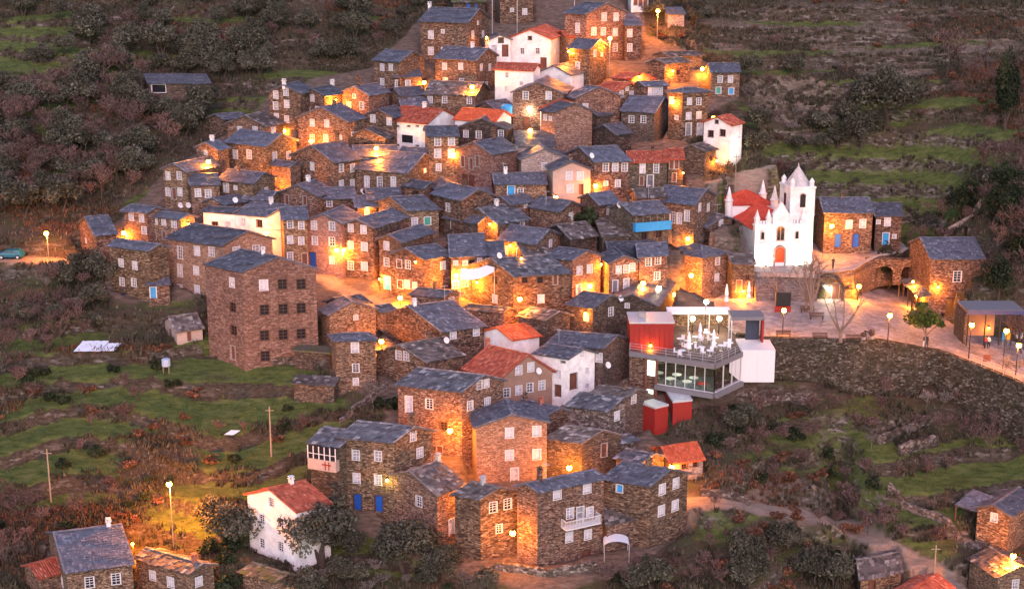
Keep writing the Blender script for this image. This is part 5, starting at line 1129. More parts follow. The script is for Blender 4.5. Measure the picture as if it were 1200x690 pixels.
for px_, py_, lab in ((1021,398,'round potted bush on the parapet of the square'), (1011,399,'small potted bush beside the round potted bush')):
    p = atZ(px_, py_, ZP); t = root('planter', p, lab, 'planter'); r_ = .45 if px_ > 1015 else .3
    a = MB(); a.lathe(p, [(.3,0),(.38,.45),(.42,.5)], 10); a.build('pot', M['conc'], t)
    a = MB()
    for i in range(260):
        v_ = Vector(rng.normal(size=3)).normalized()*r_*random.uniform(.6,1.05); c_ = p+K*(.55+r_*.8)+v_; s_ = .07; x_ = Vector(rng.normal(size=3)).normalized(); y_ = x_.cross(v_).normalized(); a.poly([c_-x_*s_, c_+y_*s_, c_+x_*s_, c_-y_*s_], random.random())
    a.build('foliage', rnd_mat('bush_leaves_%d' % px_, [(0,(.05,.03,.02)),(1,(.11,.07,.05))], .7), t)
# railing along the right parapet
rr_ = densify(PLZ[7:11], 2.4); a = MB(); rroot = root('railing', (rr_[0].x, rr_[0].y, ZP), 'thin metal railing along the right edge of the square', 'railing')
for i in range(len(rr_)-1): railing(a, Vector((rr_[i].x, rr_[i].y+.3, ZS(rr_[i].x)+.15)), Vector((rr_[i+1].x, rr_[i+1].y+.3, ZS(rr_[i+1].x)+.15)), 1.0, 1.2)
a.build('rails', M['steel'], rroot)
p = atS(1156, 426); a = MB(); a.box((p.x, p.y, p.z+.75), (.9,.06,.9)); o = a.build('poster_board', M['brown']); tag(o, 'small dark red poster hung on the railing of the square', 'poster')
# pavilion cafe on the right
p = atZ(1133, 396, ZP-.6); q_ = atZ(1194, 396, ZP-.6); p.z = q_.z = ZP; cf = root('pavilion', ((p.x+q_.x)/2, p.y+2.5, ZP), 'flat roofed open pavilion with dark blue fascia right of the square', 'pavilion'); w_ = q_.x-p.x
a = MB(); a.box(((p.x+q_.x)/2, p.y+2.0, ZP+3.05), (w_+.6, 4.6, .22)); a.build('roof', M['grey'], cf)
a = MB(); a.box(((p.x+q_.x)/2, p.y-.36, ZP+2.85), (w_+.66, .08, .5)); a.build('fascia', plain('navy_fascia', (.03,.045,.14), .5), cf)
for f_ in (0, .33, .62, .85, 1):
    a = MB(); a.box((p.x+w_*f_, p.y, ZP+.65), (.14,.14,4.5)); a.build('post', M['metal'], cf)
a = MB(); a.box(((p.x+q_.x)/2-w_*.12, p.y+4.6, ZP+.6), (w_*.7, .2, 4.4)); a.build('back_wall', M['pb'], cf); addbv(a)
a = MB(); a.box((p.x-.3, p.y+2.2, ZP+.6), (.25, 4.5, 4.0)); a.build('side_wall', M['dk'], cf); addbv(a)
# lean awning of the big house on the right
i_ = HN['RH']; zz_ = ZP+2.5; a4 = [atZ(1054,328,zz_), atZ(1076,348,zz_), atZ(1092,345,zz_+.5), atZ(1070,325,zz_+.5)]
t = root('awning', a4[0]-K*2.5, 'slanting slate awning on posts, lit orange, beside the big right house', 'awning')
a = MB(); slates(a, *a4, 'brownr'); a.build('roof', M['brownr'], t); addbv(a)
for f_ in (0, .25, .5, .75, 1):
    c_ = a4[0].lerp(a4[1], f_); a = MB(); a.tube((c_.x, c_.y, ZP), (c_.x, c_.y, zz_), .07, .07, 6); a.build('post', M['dframe'], t)
for px_, py_, w_, h_, m_, lab in ((1175,404,.35,1.1,'bblue','narrow blue sign on a post in front of the pavilion'), (1181,404,.5,1.3,'yel','yellow panel standing under the right end of the pavilion'), (1194,402,.9,.9,'wh','white double sign board on a post at the right edge')):
    if m_ == 'yel': M['yel'] = plain('yellow_paint', (.75,.42,.03), .5)
    p = atS(px_, py_); t = root('sign', p, lab, 'sign'); a = MB(); a.box((p.x, p.y, p.z+1.0+h_/2-.3), (w_,.05,h_)); a.build('panel', M[m_], t); a = MB(); a.tube(p, p+K*1.0, .03, .03, 6); a.build('post', M['steel'], t)
# ---------------------------------------------------------------- people (small, far away): one skinned body each
def person(p, h, label, shirt, trousers, rz=0, sit=False):
    bm = bmesh.new(); sk = bm.verts.layers.skin.verify()
    s = h/1.75; c, s_ = math.cos(rz), math.sin(rz)
    J = {'pel':(0,0,.95,.13),'ch':(0,0,1.3,.15),'nk':(0,.0,1.5,.06),'hd':(0,-.02,1.62,.1),'tp':(0,-.01,1.72,.08),
         'ls':(-.18,0,1.42,.06),'le':(-.23,.03,1.15,.045),'lh':(-.22,-.08,.9,.035),'rs':(.18,0,1.42,.06),'re':(.24,.02,1.15,.045),'rh':(.2,-.12,.95,.035),
         'lk':(-.1,-.04,.5,.07),'lf':(-.1,0,.05,.05),'lt':(-.1,-.14,.03,.04),'rk':(.1,.05,.5,.07),'rf':(.1,.12,.05,.05),'rt':(.1,-.02,.03,.04)}
    if sit: J.update({'lk':(-.12,-.42,.93,.07),'lf':(-.12,-.42,.5,.05),'lt':(-.12,-.55,.48,.04),'rk':(.12,-.42,.93,.07),'rf':(.12,-.42,.5,.05),'rt':(.12,-.55,.48,.04)})
    dz = -.48 if sit else 0
    V = {}
    for k_, (x, y, z, r) in J.items():
        v = bm.verts.new(((x*c-y*s_)*s, (x*s_+y*c)*s, (z+dz)*s)); v[sk].radius = (r*s, r*s); V[k_] = v
    V['pel'][sk].use_root = True
    for a_, b_ in (('pel','ch'),('ch','nk'),('nk','hd'),('hd','tp'),('ch','ls'),('ls','le'),('le','lh'),('ch','rs'),('rs','re'),('re','rh'),('pel','lk'),('lk','lf'),('lf','lt'),('pel','rk'),('rk','rf'),('rf','rt')): bm.edges.new((V[a_], V[b_]))
    me = bpy.data.meshes.new('person'); bm.to_mesh(me); bm.free(); o = bpy.data.objects.new('person', me); COL.objects.link(o); o.location = p
    o.modifiers.new('skin', 'SKIN'); sb = o.modifiers.new('sub', 'SUBSURF'); sb.levels = 1; sb.render_levels = 1
    m, nt, b = mat('clothes'); tc = N(nt, 'ShaderNodeTexCoord'); sx = N(nt, 'ShaderNodeSeparateXYZ'); L(nt, tc.outputs['Object'], sx.inputs[0])
    mr = N(nt, 'ShaderNodeMapRange'); mr.inputs[1].default_value = 0; mr.inputs[2].default_value = 1.8*s; L(nt, sx.outputs['Z'], mr.inputs[0])
    w = (.95+dz)/1.8; nk_ = (1.5+dz)/1.8
    rp = ramp(nt, [(0,(.02,.02,.02)),(.05,trousers),(w,shirt),(nk_,(.5,.3,.22)),(nk_+.085,(.04,.025,.02))], 'CONSTANT'); L(nt, mr.outputs[0], rp.inputs[0]); L(nt, rp.outputs[0], b.inputs['Base Color']); b.inputs['Roughness'].default_value = .8
    me.materials.append(m); tag(o, label, 'person')
person(atS(1154,408), 1.72, 'person in a red top standing by the pavilion, left of the pair', (.5,.05,.04), (.03,.03,.04), .3)
person(atS(1158,408), 1.75, 'person in a white jacket standing by the pavilion, right of the pair', (.7,.68,.68), (.02,.02,.03), -.5)
person(atZ(1082,407,ZP), 1.65, 'person with pale trousers under the leafy tree', (.08,.06,.06), (.6,.55,.5), 1.2)
person(atZ(1086,407,ZP), 1.7, 'person in dark clothes under the leafy tree', (.05,.04,.04), (.04,.04,.05), 2.0)
person(atZ(976,315,ZC), 1.68, 'person in dark clothes alone on the church terrace', (.07,.03,.03), (.03,.03,.035), .2)
person(atZ(1014,399,ZP)+K*.0, 1.6, 'person in dark clothes beside the potted bushes', (.03,.03,.04), (.04,.04,.05), 3.0)
# ---------------------------------------------------------------- teal car on the left road
cx_ = hitT(13, 301); zc_ = HF(cx_.x, cx_.y)+.03; car = root('parked_car', (cx_.x, cx_.y, zc_), 'teal estate car parked on the dirt road at the left edge', 'car')
prof = [(-2.05,.35),(-2.08,.75),(-1.95,.95),(-1.2,1.05),(-.65,1.45),(1.35,1.5),(1.95,1.0),(2.08,.8),(2.05,.35)]
cz = lambda x, y, z: Vector((cx_.x+x*.85, cx_.y+y*.85, zc_+z*.85))
def extr(mb, prof, y0, y1, inset=0):
    a_ = [cz(x, y0+(inset if z > 1.0 else 0), z) for x, z in prof]; b_ = [cz(x, y1-(inset if z > 1.0 else 0), z) for x, z in prof]; n = len(prof)
    mb.poly(a_[::-1]); mb.poly(b_)
    for i in range(n): mb.poly([a_[i], a_[(i+1)%n], b_[(i+1)%n], b_[i]])
a = MB(); extr(a, prof, -.85, .85, .12); bo = a.build('body', plain('teal_car_paint', (.012,.12,.17), .3, spec=.6, noise=.03), car)
for x0, x1 in ((-.95,-.12),(-.02,.75),(.85,1.45)):
    a = MB(); a.poly([cz(x0,-.80,1.04), cz(x1,-.80,1.04), cz(x1-.06,-.725,1.38), cz(max(x0+.12 if x0 > -.9 else x0+.42, x0),-.725,1.38)]); a.build('window', M['dark'], car)
for x in (-1.3, 1.3):
    for y in (-.8, .8):
        a = MB(); a.tube(cz(x,y-.1,.32), cz(x,y+.1,.32), .32, .32, 16); wo_ = a.build('wheel', M['metal'], car); a = MB(); a.tube(cz(x,y-.12,.32), cz(x,y+.12,.32), .18, .18, 12); a.build('rim', M['steel'], wo_)
for y in (-.6, .6): a = MB(); a.box(cz(-2.06,y,.78), (.06,.3,.16)); a.build('headlight', M['steel'], car)
# ---------------------------------------------------------------- small things
def dish(px_, py_, label):
    h = castpx(px_, py_+3)
    if h is None: return
    p = h[0]+Vector((0,-.3,.35)); t = root('satellite_dish', p, label, 'satellite dish', 'satellite dishes'); d = Vector((.55,-.7,.45)).normalized(); u = d.orthogonal().normalized(); w = d.cross(u); a = MB(); n = 14
    prev = None
    for r_, o_ in ((0,0),(.2,.02),(.42,.1)):
        ring_ = [p+d*o_+(u*math.cos(2*math.pi*i/n)+w*math.sin(2*math.pi*i/n))*r_ for i in range(n)]
        if prev:
            for i in range(n): a.poly([prev[i], prev[(i+1)%n], ring_[(i+1)%n], ring_[i]])
        prev = ring_
    a.build('dish', M['wh'], t); a = MB(); a.tube(p, p-K*.6+Vector((0,.3,0)), .03, .03, 6); a.tube(p, p+d*.4, .015, .015, 5); a.build('arm', M['steel'], t)
for x, y, l in ((523,398,'white satellite dish on the big gable above the slate roofs in the centre'),(712,427,'white satellite dish on the wall right of the arched white house'),(727,349,'white satellite dish under the gable left of the red box'),(631,434,'white dish on the terracotta roofed gable'),(212,240,'left of two white dishes above the bluish roof'),(221,240,'right of two white dishes above the bluish roof'),(425,224,'white dish below the long three window house'),(276,234,'white dish above the white long house'),(725,240,'white dish on the roof edge left of the blue balcony'),(585,299,'white dish at the end of the widest slate roof'),(693,182,'small white dish on the blue roof row')): dish(x, y, l)
def pole(px_, pb, pt, label, m_='postw', r=.11, name='utility_pole', cat='pole'):
    g = hitT(px_, pb); g.z = HF(g.x, g.y)-.2; k_ = (345-pt)/FP; z = (k_*g.y*CP-g.y*SP)/(CP+k_*SP); t = MB(); t.tube(g, (g.x, g.y, z), r, r*.7, 8); t.box((g.x, g.y, z-.5), (1.0,.08,.08)); o = t.build(name, M[m_], None, origin=tuple(g)); tag(o, label, cat); return g, z
pole(318,532,476,'wooden pole on the green slope below the large block'); pole(59,578,526,'wooden pole in the left meadow'); pole(1094,678,638,'bare wooden pole beside the striped terracotta shed')
pole(606,45,-20,'left tall pole beside the topmost house', 'steel', .06); pole(577,48,-20,'second tall pole at the top by the big three storey house', 'steel', .06); pole(673,14,-12,'pole above the big top right house','steel',.06)
pole(862,208,180,'short pale post on the path right of the free standing white house', 'postw', .07)
for x, y, w, d_, lab in ((104,409,3.4,1.5,'large sheet of pale blue plastic lying on the left slope'), (127,410,1.7,1.1,'smaller sheet of pale plastic beside the large one'),(269,511,1.1,.6,'small white sack lying on the green slope')):
    g = hitT(x, y); a = MB(); nx_, ny_ = 10, 6; P = {}
    for i in range(nx_+1):
        for j in range(ny_+1):
            X, Y = g.x+w*(i/nx_-.5)+j*.12, g.y+d_*(j/ny_-.5)*1.3; P[i,j] = Vector((X, Y, HF(g.x+w*(i/nx_-.5)*.3, g.y)+(Y-g.y)*.42+.35+random.uniform(0,.05)))
    for i in range(nx_):
        for j in range(ny_): a.poly([P[i,j], P[i+1,j], P[i+1,j+1], P[i,j+1]])
    o = a.build('plastic_sheet', M['plastic'] if 'plastic' in M else M['whitecloth'], None, origin=tuple(g)); tag(o, lab, 'plastic sheet')
g = hitT(195,432); z = HF(g.x, g.y); t = root('water_tank', (g.x,g.y,z), 'small pale blue tank on legs in the left garden', 'tank'); a = MB(); a.lathe((g.x,g.y,z+.9), [(.5,0),(.55,.1),(.55,.9),(.4,1.0),(.1,1.05)], 14); a.build('tank', plain('tank_blue', (.35,.45,.6), .5), t)
for s_ in (-.35,.35): a = MB(); a.box((g.x+s_, g.y, z+.45), (.08,.5,1.0)); a.build('leg', M['postw'], t)
h_ = castpx(594, 127); a = MB(); a.lathe(h_[0]+Vector((0,-.9,-1.0)), [(.8,0),(.85,.1),(.85,1.5),(.7,1.7),(.1,1.8)], 16); o = a.build('water_tank', M['bblue'], None, origin=tuple(h_[0])); tag(o, 'blue water tank at the foot of the tall pale house', 'tank')
# white sail awning by the lit houses
h_ = castpx(560, 322); q0 = h_[0]+Vector((0,-2.2,.2)); t = root('sail_awning', q0, 'white sail like awning glowing beside the brightest lamp in the centre', 'awning'); a = MB(); n_ = 8
for i in range(n_):
    for j in range(4):
        f_ = lambda i, j: q0+Vector((-2.2+4.4*i/n_, -.8+1.8*j/4, .25*i/n_*4-.5*math.sin(math.pi*i/n_)+.25*j)); a.poly([f_(i,j), f_(i+1,j), f_(i+1,j+1), f_(i,j+1)])
a.build('cloth', M['whitecloth'], t); a = MB(); a.tube(q0+Vector((-2.2,-.8,0)), q0+Vector((-2.2,-.8,-2.4)), .04, .04, 6); a.tube(q0+Vector((2.2,-.8,1.0)), q0+Vector((2.2,-.8,-2.4)), .04, .04, 6); a.build('pole', M['steel'], t)
# canopy tent at bottom centre
g = hitT(722, 652); z = max(HF(g.x, g.y), g.z); t = root('canopy_tent', (g.x,g.y,z), 'small white arched canopy beside the bottom centre house', 'canopy'); a = MB(); n_ = 10
for i in range(n_):
    f_ = lambda i, y: Vector((g.x+1.4*math.cos(math.pi*(1-i/n_)), g.y+y, z+1.6+.6*math.sin(math.pi*i/n_))); a.poly([f_(i,-.9), f_(i+1,-.9), f_(i+1,1.2), f_(i,1.2)])
a.build('cover', M['whitecloth'], t)
for x in (-1.35,1.35):
    for y in (-.85,1.15): a = MB(); a.tube((g.x+x,g.y+y,z-.3),(g.x+x,g.y+y,z+1.65),.04,.04,6); a.build('pole', M['steel'], t)
# free garden walls
def gwall(px, h, label, mt='rb', th=.5, name='stone_wall'):
    pts = []; 
    for i in range(len(px)-1):
        for j in range(6):
            f_ = j/6; pts.append(hitT(px[i][0]*(1-f_)+px[i+1][0]*f_, px[i][1]*(1-f_)+px[i+1][1]*f_))
    pts.append(hitT(*px[-1])); ribbon(name, [Vector((p.x,p.y)) for p in pts], 0, h+1.2, th, M[mt], label, 'wall', zt=[HF(p.x,p.y)+h+random.uniform(-.12,.12) for p in pts])
gwall([(1040,575),(1075,595),(1110,618),(1150,640)], .9, 'mossy garden wall running down towards the bottom right house')
gwall([(1030,516),(1060,505),(1090,488)], 1.2, 'ruined low wall among the bare trees right of the gully')
gwall([(1055,535),(1075,528),(1100,520)], 1.4, 'short ruined wall with a dark gap below the first ruined wall')
gwall([(820,572),(850,578),(880,576)], .8, 'low wall on the uphill side of the lower right path')
gwall([(1085,232),(1115,229),(1150,232)], 1.0, 'low pale terrace wall high on the right slope', 'pw')
gwall([(320,424),(345,418),(378,432)], 1.0, 'low stone wall below the large block')
gwall([(400,492),(425,472),(455,452)], .5, 'stepped stone wall climbing beside the tower like house')
gwall([(580,668),(640,676),(700,668)], .9, 'rough wall in front of the bottom centre houses')
gwall([(895,470),(925,462),(945,470)], 1.0, 'low rubble wall at the foot of the retaining wall')
mkbvh()

for x, y in ((521,352),(640,240),(590,205),(430,214),(372,180),(700,290),(760,232),(500,200),(655,400),(545,420),(300,215),(480,420),(570,560),(640,560),(470,495),(720,335),(840,255),(560,240),(350,130),(600,300)):
    h = castpx(x, y)
    if h is None or not h[3] or h[2].z < .3: continue
    p = h[0]; a = MB(); hh = random.uniform(1.3, 2.2); a.tube(p-K*.1, p+K*hh, .025, .02, 5); r_ = random.uniform(0,3.1); d = Vector((math.cos(r_), math.sin(r_), 0)); e = Vector((-d.y, d.x, 0)); a.tube(p+K*(hh-.1)-d*.5, p+K*(hh-.1)+d*.5, .015, .015, 4)
    for k in range(5): c_ = p+K*(hh-.1)+d*(-.45+.2*k); a.tube(c_-e*.28, c_+e*.28, .012, .012, 4)
    o = a.build('television_aerial', M['steel'], None, origin=tuple(p)); tag(o, 'thin metal television aerial standing on a slate roof', 'aerial', 'aerials on the roofs')
# downpipes at house corners
for inf in list(HN.values()):
    pass
# cables strung from pole to pole and roof to roof
def cable(a_, b_, sag, lab):
    mb = MB(); n = 14; pr_ = None
    for i in range(n+1):
        f_ = i/n; p = a_.lerp(b_, f_)-K*(4*sag*f_*(1-f_))
        if pr_ is not None: mb.tube(pr_, p, .022, .022, 4, cap=False)
        pr_ = p
    o = mb.build('cable', M['metal'], None, origin=tuple(a_)); tag(o, lab, 'cable')
def top(px_, py_): h = castpx(px_, py_); return h[0]+K*.3
cable(top(623,600), top(652,603), .5, 'thin cable slung across the bottom centre facade')
cable(top(441,385), top(480,362), .4, 'cable over the alley near the two starry centre lamps')
cable(top(540,395), top(600,350), .5, 'cable from the slate gable to the rough roofed house')
cable(top(373,255), top(437,262), .3, 'cable along the three storey gables')
# ---------------------------------------------------------------- plants
def leafmat(name, stops, rough=.75):
    m = rnd_mat(name, stops, rough, 1.5, .2, 0, .22, .2); nt = m.node_tree; return m
M['olive'] = leafmat('olive_leaves', [(0,(.026,.027,.018)),(.5,(.075,.073,.052)),(.85,(.14,.135,.10)),(1,(.23,.22,.18))])
M['dgreen'] = leafmat('evergreen_leaves', [(0,(.008,.014,.007)),(.6,(.024,.036,.016)),(1,(.055,.065,.03))])
M['leafg'] = leafmat('green_leaves', [(0,(.03,.05,.01)),(.6,(.07,.11,.02)),(1,(.16,.19,.04))])
M['twig'] = leafmat('bare_twigs', [(0,(.06,.035,.03)),(.6,(.13,.08,.07)),(1,(.23,.155,.14))])
M['twigg'] = leafmat('grey_twigs', [(0,(.09,.075,.065)),(.6,(.17,.145,.13)),(1,(.28,.24,.22))])
M['rust'] = leafmat('rusty_bracken', [(0,(.07,.03,.018)),(.6,(.15,.07,.04)),(1,(.24,.13,.08))])
M['bark'] = plain('bark', (.075,.055,.045), .9, noise=.4, nsc=5)
M['barkp'] = plain('pale_bark', (.22,.16,.13), .9, noise=.3, nsc=5)
def leafmesh(nm, n, rx, rz, zc, size, m_, clumps=16, seed=0, flat=1.0):
    r = np.random.RandomState(seed); cl = r.normal(size=(clumps,3)); cl /= np.linalg.norm(cl, axis=1)[:,None]; cl *= r.uniform(.25,.85,(clumps,1)); cl[:,2] = np.abs(cl[:,2]*1.1)-.25
    k = r.randint(clumps, size=n); d = r.normal(size=(n,3)); d /= np.linalg.norm(d, axis=1)[:,None]; cr = r.uniform(.18,.42,clumps)
    P = cl[k] + d*(cr[k]*r.uniform(.55,1.1,n))[:,None]; P *= np.array([rx,rx,rz]); P[:,2] += zc
    a = r.normal(size=(n,3)); a /= np.linalg.norm(a, axis=1)[:,None]; b = np.cross(a, r.normal(size=(n,3))); b /= np.linalg.norm(b, axis=1)[:,None]
    s = size*r.uniform(.6,1.5,(n,1)); V = np.stack([P-a*s, P-b*s*.45*flat, P+a*s, P+b*s*.45*flat], 1).reshape(-1,3)
    me = bpy.data.meshes.new(nm); me.vertices.add(len(V)); me.vertices.foreach_set('co', V.ravel()); me.loops.add(4*n); me.loops.foreach_set('vertex_index', np.arange(4*n))
    me.polygons.add(n); me.polygons.foreach_set('loop_start', np.arange(n)*4); me.polygons.foreach_set('loop_total', np.full(n,4)); me.update(calc_edges=True)
    tone = r.uniform(0,1,clumps)[k]*.55+r.uniform(0,.45,n); at = me.attributes.new('rnd','FLOAT','FACE'); at.data.foreach_set('value', tone.astype(np.float32)); me.materials.append(m_); return me
def branchmesh(seed, h, spread, depth, m_, r0=.12, up=.35, first=4, mult=3):
    rd = random.Random(seed); mb = MB(); tk = MB()
    def go(p, d, ln, r, k):
        q = p; seg = 2 if k > 0 else 3; dd = d.copy()
        for i in range(seg):
            dd = (dd+Vector((rd.uniform(-.25,.25), rd.uniform(-.25,.25), rd.uniform(-.05,.2)*up*2))).normalized(); n_ = q+dd*(ln/seg); r2 = r*(1-.22)
            (tk if k == 0 else mb).tube(q, n_, max(r,.024), max(r2,.02), 5 if k < 2 else 3, rd.random(), cap=False); q = n_; r = r2
            if k > 0 and k < depth and rd.random() < .6:
                v = Vector((rd.gauss(0,1), rd.gauss(0,1), rd.uniform(-.2,.8))).normalized(); go(q, (dd*.5+v*.7).normalized(), ln*.55, r*.55, k+1)
        if k < depth:
            for i in range(first if k == 0 else mult):
                v = Vector((rd.gauss(0,1), rd.gauss(0,1), rd.uniform(.0,1))).normalized(); go(q, (dd*(.5)+v*spread).normalized(), ln*rd.uniform(.6,.8), r*.65, k+1)
    go(Vector((0,0,-.2)), Vector((rd.uniform(-.15,.15), rd.uniform(-.15,.15), 1)).normalized(), h*.36, r0, 0)
    return tk, mb
def trunkmesh(seed, h, r, m_):
    rd = random.Random(seed); mb = MB()
    for k in range(rd.choice((1,2,3))):
        p = Vector((rd.uniform(-.1,.1), rd.uniform(-.1,.1), -.3)); d = Vector((rd.uniform(-.35,.35), rd.uniform(-.35,.35), 1)).normalized()
        for i in range(4):
            q = p+d*h*.27; mb.tube(p, q, r*(1-i*.17), r*(1-(i+1)*.17), 6, cap=False); p = q; d = (d+Vector((rd.uniform(-.3,.3), rd.uniform(-.3,.3), .1))).normalized()
            if i > 1: e = p+Vector((rd.uniform(-1,1), rd.uniform(-1,1), .6))*h*.35; mb.tube(p, e, r*.4, r*.1, 4, cap=False)
    return mb.mesh('trunk', m_)
PR = {}
def proto(k, t, c): PR.setdefault(k, []).append((t, c))
for s in range(7):
    proto('olive', trunkmesh(s, 2.0, .16, M['bark']), leafmesh('crown', 3400, 2.5, 2.0, 2.5, .14, M['olive'], 26, s, 1.3))
for s in range(4):
    proto('olivebig', trunkmesh(s+20, 2.6, .22, M['bark']), leafmesh('crown', 7000, 3.1, 2.4, 3.1, .13, M['olive'], 40, s+40, 1.3))
for s in range(4):
    proto('shrub', trunkmesh(s+30, .6, .05, M['bark']), leafmesh('crown', 700, 1.3, 1.0, .7, .17, M['dgreen'], 10, s+60, 1.5))
for s in range(4):
    proto('rustshrub', trunkmesh(s+30, .5, .04, M['bark']), leafmesh('crown', 600, 1.4, .8, .5, .15, M['rust'], 10, s+80, 1.3))
for s in range(4):
    proto('ever', trunkmesh(s+50, 3.5, .2, M['bark']), leafmesh('crown', 3000, 2.5, 3.4, 4.0, .2, M['dgreen'], 26, s+90))
proto('cypress', trunkmesh(77, 2.0, .15, M['bark']), leafmesh('crown', 4200, 1.7, 3.9, 3.6, .17, M['dgreen'], 30, 123))
for s in range(6):
    tk, mb = branchmesh(s, 5.0, .75, 4, None, .11); proto('bare', tk.mesh('trunk', M['bark']), mb.mesh('branches', M['twig']))
for s in range(4):
    tk, mb = branchmesh(s+9, 3.2, .9, 4, None, .06, first=5); proto('bareshrub', tk.mesh('trunk', M['bark']), mb.mesh('branches', M['twig']))
for s in range(3):
    tk, mb = branchmesh(s+19, 3.0, .9, 4, None, .06, first=5); proto('greyshrub', tk.mesh('trunk', M['barkp']), mb.mesh('branches', M['twigg']))
KN = {'olive':('olive_tree','olive tree'),'olivebig':('olive_tree','olive tree'),'shrub':('shrub','shrub'),'rustshrub':('shrub','shrub'),'ever':('evergreen_tree','tree'),'bare':('bare_tree','tree'),'cypress':('cypress_tree','tree'),'bareshrub':('bare_shrub','shrub'),'greyshrub':('bare_shrub','shrub')}
NT = {}
def plant(kind, px_, py_, sc, label, group=None, i=None, sz=1.0):
    g = hitT(px_, py_); z = HF(g.x, g.y); t = bpy.data.objects.new(KN[kind][0], None); COL.objects.link(t); t.location = (g.x, g.y, z); t.rotation_euler = (0,0,random.uniform(0,6.28)); sc *= 1.12; t.scale = (sc, sc, sc*sz)
    tag(t, label, KN[kind][1], group); tm_, cm_ = PR[kind][i if i is not None else random.randrange(len(PR[kind]))]
    a = bpy.data.objects.new('trunk', tm_); COL.objects.link(a); a.parent = t
    b = bpy.data.objects.new('crown' if 'bare' not in kind and 'grey' not in kind else 'branches', cm_); COL.objects.link(b); b.parent = t
    NT[kind] = NT.get(kind, 0)+1; return t
plaz_px = [(800,330),(1200,330),(1200,460),(1135,430),(1050,405),(890,400),(800,400)]
def ip(x, y, poly):
    c = False
    for i in range(len(poly)):
        x0, y0 = poly[i]; x1, y1 = poly[(i+1)%len(poly)]
        if (y0 > y) != (y1 > y) and x < (x1-x0)*(y-y0)/(y1-y0)+x0: c = not c
    return c
HB = []
for fp_, zb_, lab in HOUSES:
    HB.append((sum(p.x for p in fp_)/4, sum(p.y for p in fp_)/4, max((fp_[0]-fp_[2]).length, (fp_[1]-fp_[3]).length)/2))
PL = []
OPEN = [(15,316,48,34),(75,308,50,14),(28,45,42,14),(25,85,55,16),(35,110,40,8),(110,42,45,7),(215,12,50,10),(225,40,40,7),(300,98,60,7),(345,78,60,6),(400,62,40,6),(208,104,42,12),(180,70,30,5),(90,150,30,7),(30,180,35,6),(150,100,30,6),(1060,170,95,12),(1110,195,70,14),(990,190,50,8)]
def region(poly, n, kinds, s0, s1, label, group, gap=1.6, sz=1.0):
    x0, x1 = min(p[0] for p in poly), max(p[0] for p in poly); y0, y1 = min(p[1] for p in poly), max(p[1] for p in poly); k = t_ = 0
    while k < n and t_ < n*14:
        t_ += 1; x, y = random.uniform(x0, x1), random.uniform(y0, y1)
        if any(((x-a)/b)**2+((y-c)/d)**2 < 1 for a, c, b, d in OPEN) or not ip(x, y, poly) or ip(x, y, village) or ip(x, y, plaz_px): continue
        g = hitT(x, y)
        if any((g.x-a)**2+(g.y-b_)**2 < (r+.9)**2 for a, b_, r in HB): continue
        if any((g.x-a)**2+(g.y-b_)**2 < gap*gap for a, b_ in PL): continue
        kd = random.choice(kinds); PL.append((g.x, g.y)); plant(kd, x, y, random.uniform(s0, s1), label+{'olive':'grey green olive tree','ever':'dark evergreen tree','bare':'bare purplish tree','bareshrub':'bare purplish shrub','greyshrub':'bare grey shrub','shrub':'dark green bush','rustshrub':'rusty brown bush','olivebig':'large grey olive tree'}[kd] if label.endswith(' ') else label, group+' '+KN[kd][1] if group else None, sz=sz); k += 1
def reg(poly, n, kinds, s0, s1, where, gap=1.8):
    for kd in sorted(set(kinds)):
        nn_ = int(round(n*kinds.count(kd)/len(kinds))); w_ = {'olive':'grey green olive tree','ever':'dark evergreen tree','bare':'bare purplish tree','bareshrub':'bare purplish shrub','greyshrub':'bare grey shrub','shrub':'dark green bush','rustshrub':'rusty brown bush','olivebig':'large grey olive tree'}[kd]
        region(poly, nn_, [kd], s0, s1, w_+' '+where, w_+'s '+where, gap)
reg([(-10,-30),(440,-30),(430,55),(300,85),(250,80),(0,85)], 66, ['olive','olive','olive','bareshrub'], .7, 1.25, 'on the terraces of the top left slope')
reg([(-10,110),(60,100),(240,85),(262,118),(250,150),(190,180),(150,225),(100,250),(-10,260)], 105, ['olive','olive','bare','bare','bareshrub'], .75, 1.3, 'in the dense grove left of the village')
reg([(100,85),(270,60),(400,55),(420,75),(300,92),(262,105),(180,92)], 14, ['olive'], .7, 1.0, 'along the green strip above the left houses')
reg([(-10,315),(120,320),(125,370),(60,430),(-10,440)], 30, ['bare','bareshrub','olive','bareshrub'], .6, .95, 'below the dirt road on the left')
reg([(-10,440),(200,400),(260,440),(200,500),(100,500),(-10,500)], 22, ['rustshrub','bareshrub','shrub'], .6, 1.0, 'on the gardens of the middle left')
reg([(60,500),(200,480),(300,500),(340,470),(370,500),(300,540),(190,560),(150,600),(70,590)], 18, ['rustshrub','bareshrub','shrub'], .5, .9, 'between the lower left meadows')
reg([(-10,590),(110,600),(110,628),(60,640),(50,660),(-10,690)], 20, ['rustshrub','bareshrub','shrub','bare'], .6, 1.0, 'around the bottom left houses')
reg([(105,600),(200,560),(190,590),(150,625)], 6, ['rustshrub','shrub'], .5, .8, 'left of the tall meadow lamp')
reg([(240,640),(282,630),(284,690),(250,690)], 8, ['shrub'], .9, 1.3, 'between the brown roofed house and the white house')
reg([(348,650),(540,668),(600,690),(350,700)], 18, ['shrub','olive','greyshrub'], .5, .8, 'along the bottom edge below the large olives')
reg([(700,665),(800,640),(1000,640),(1010,690),(700,700)], 36, ['shrub','bareshrub','olive','rustshrub'], .6, 1.0, 'below the path at the bottom')
reg([(812,600),(1000,630),(1000,650),(830,640)], 12, ['bareshrub','rustshrub'], .5, .8, 'just under the lower right path')
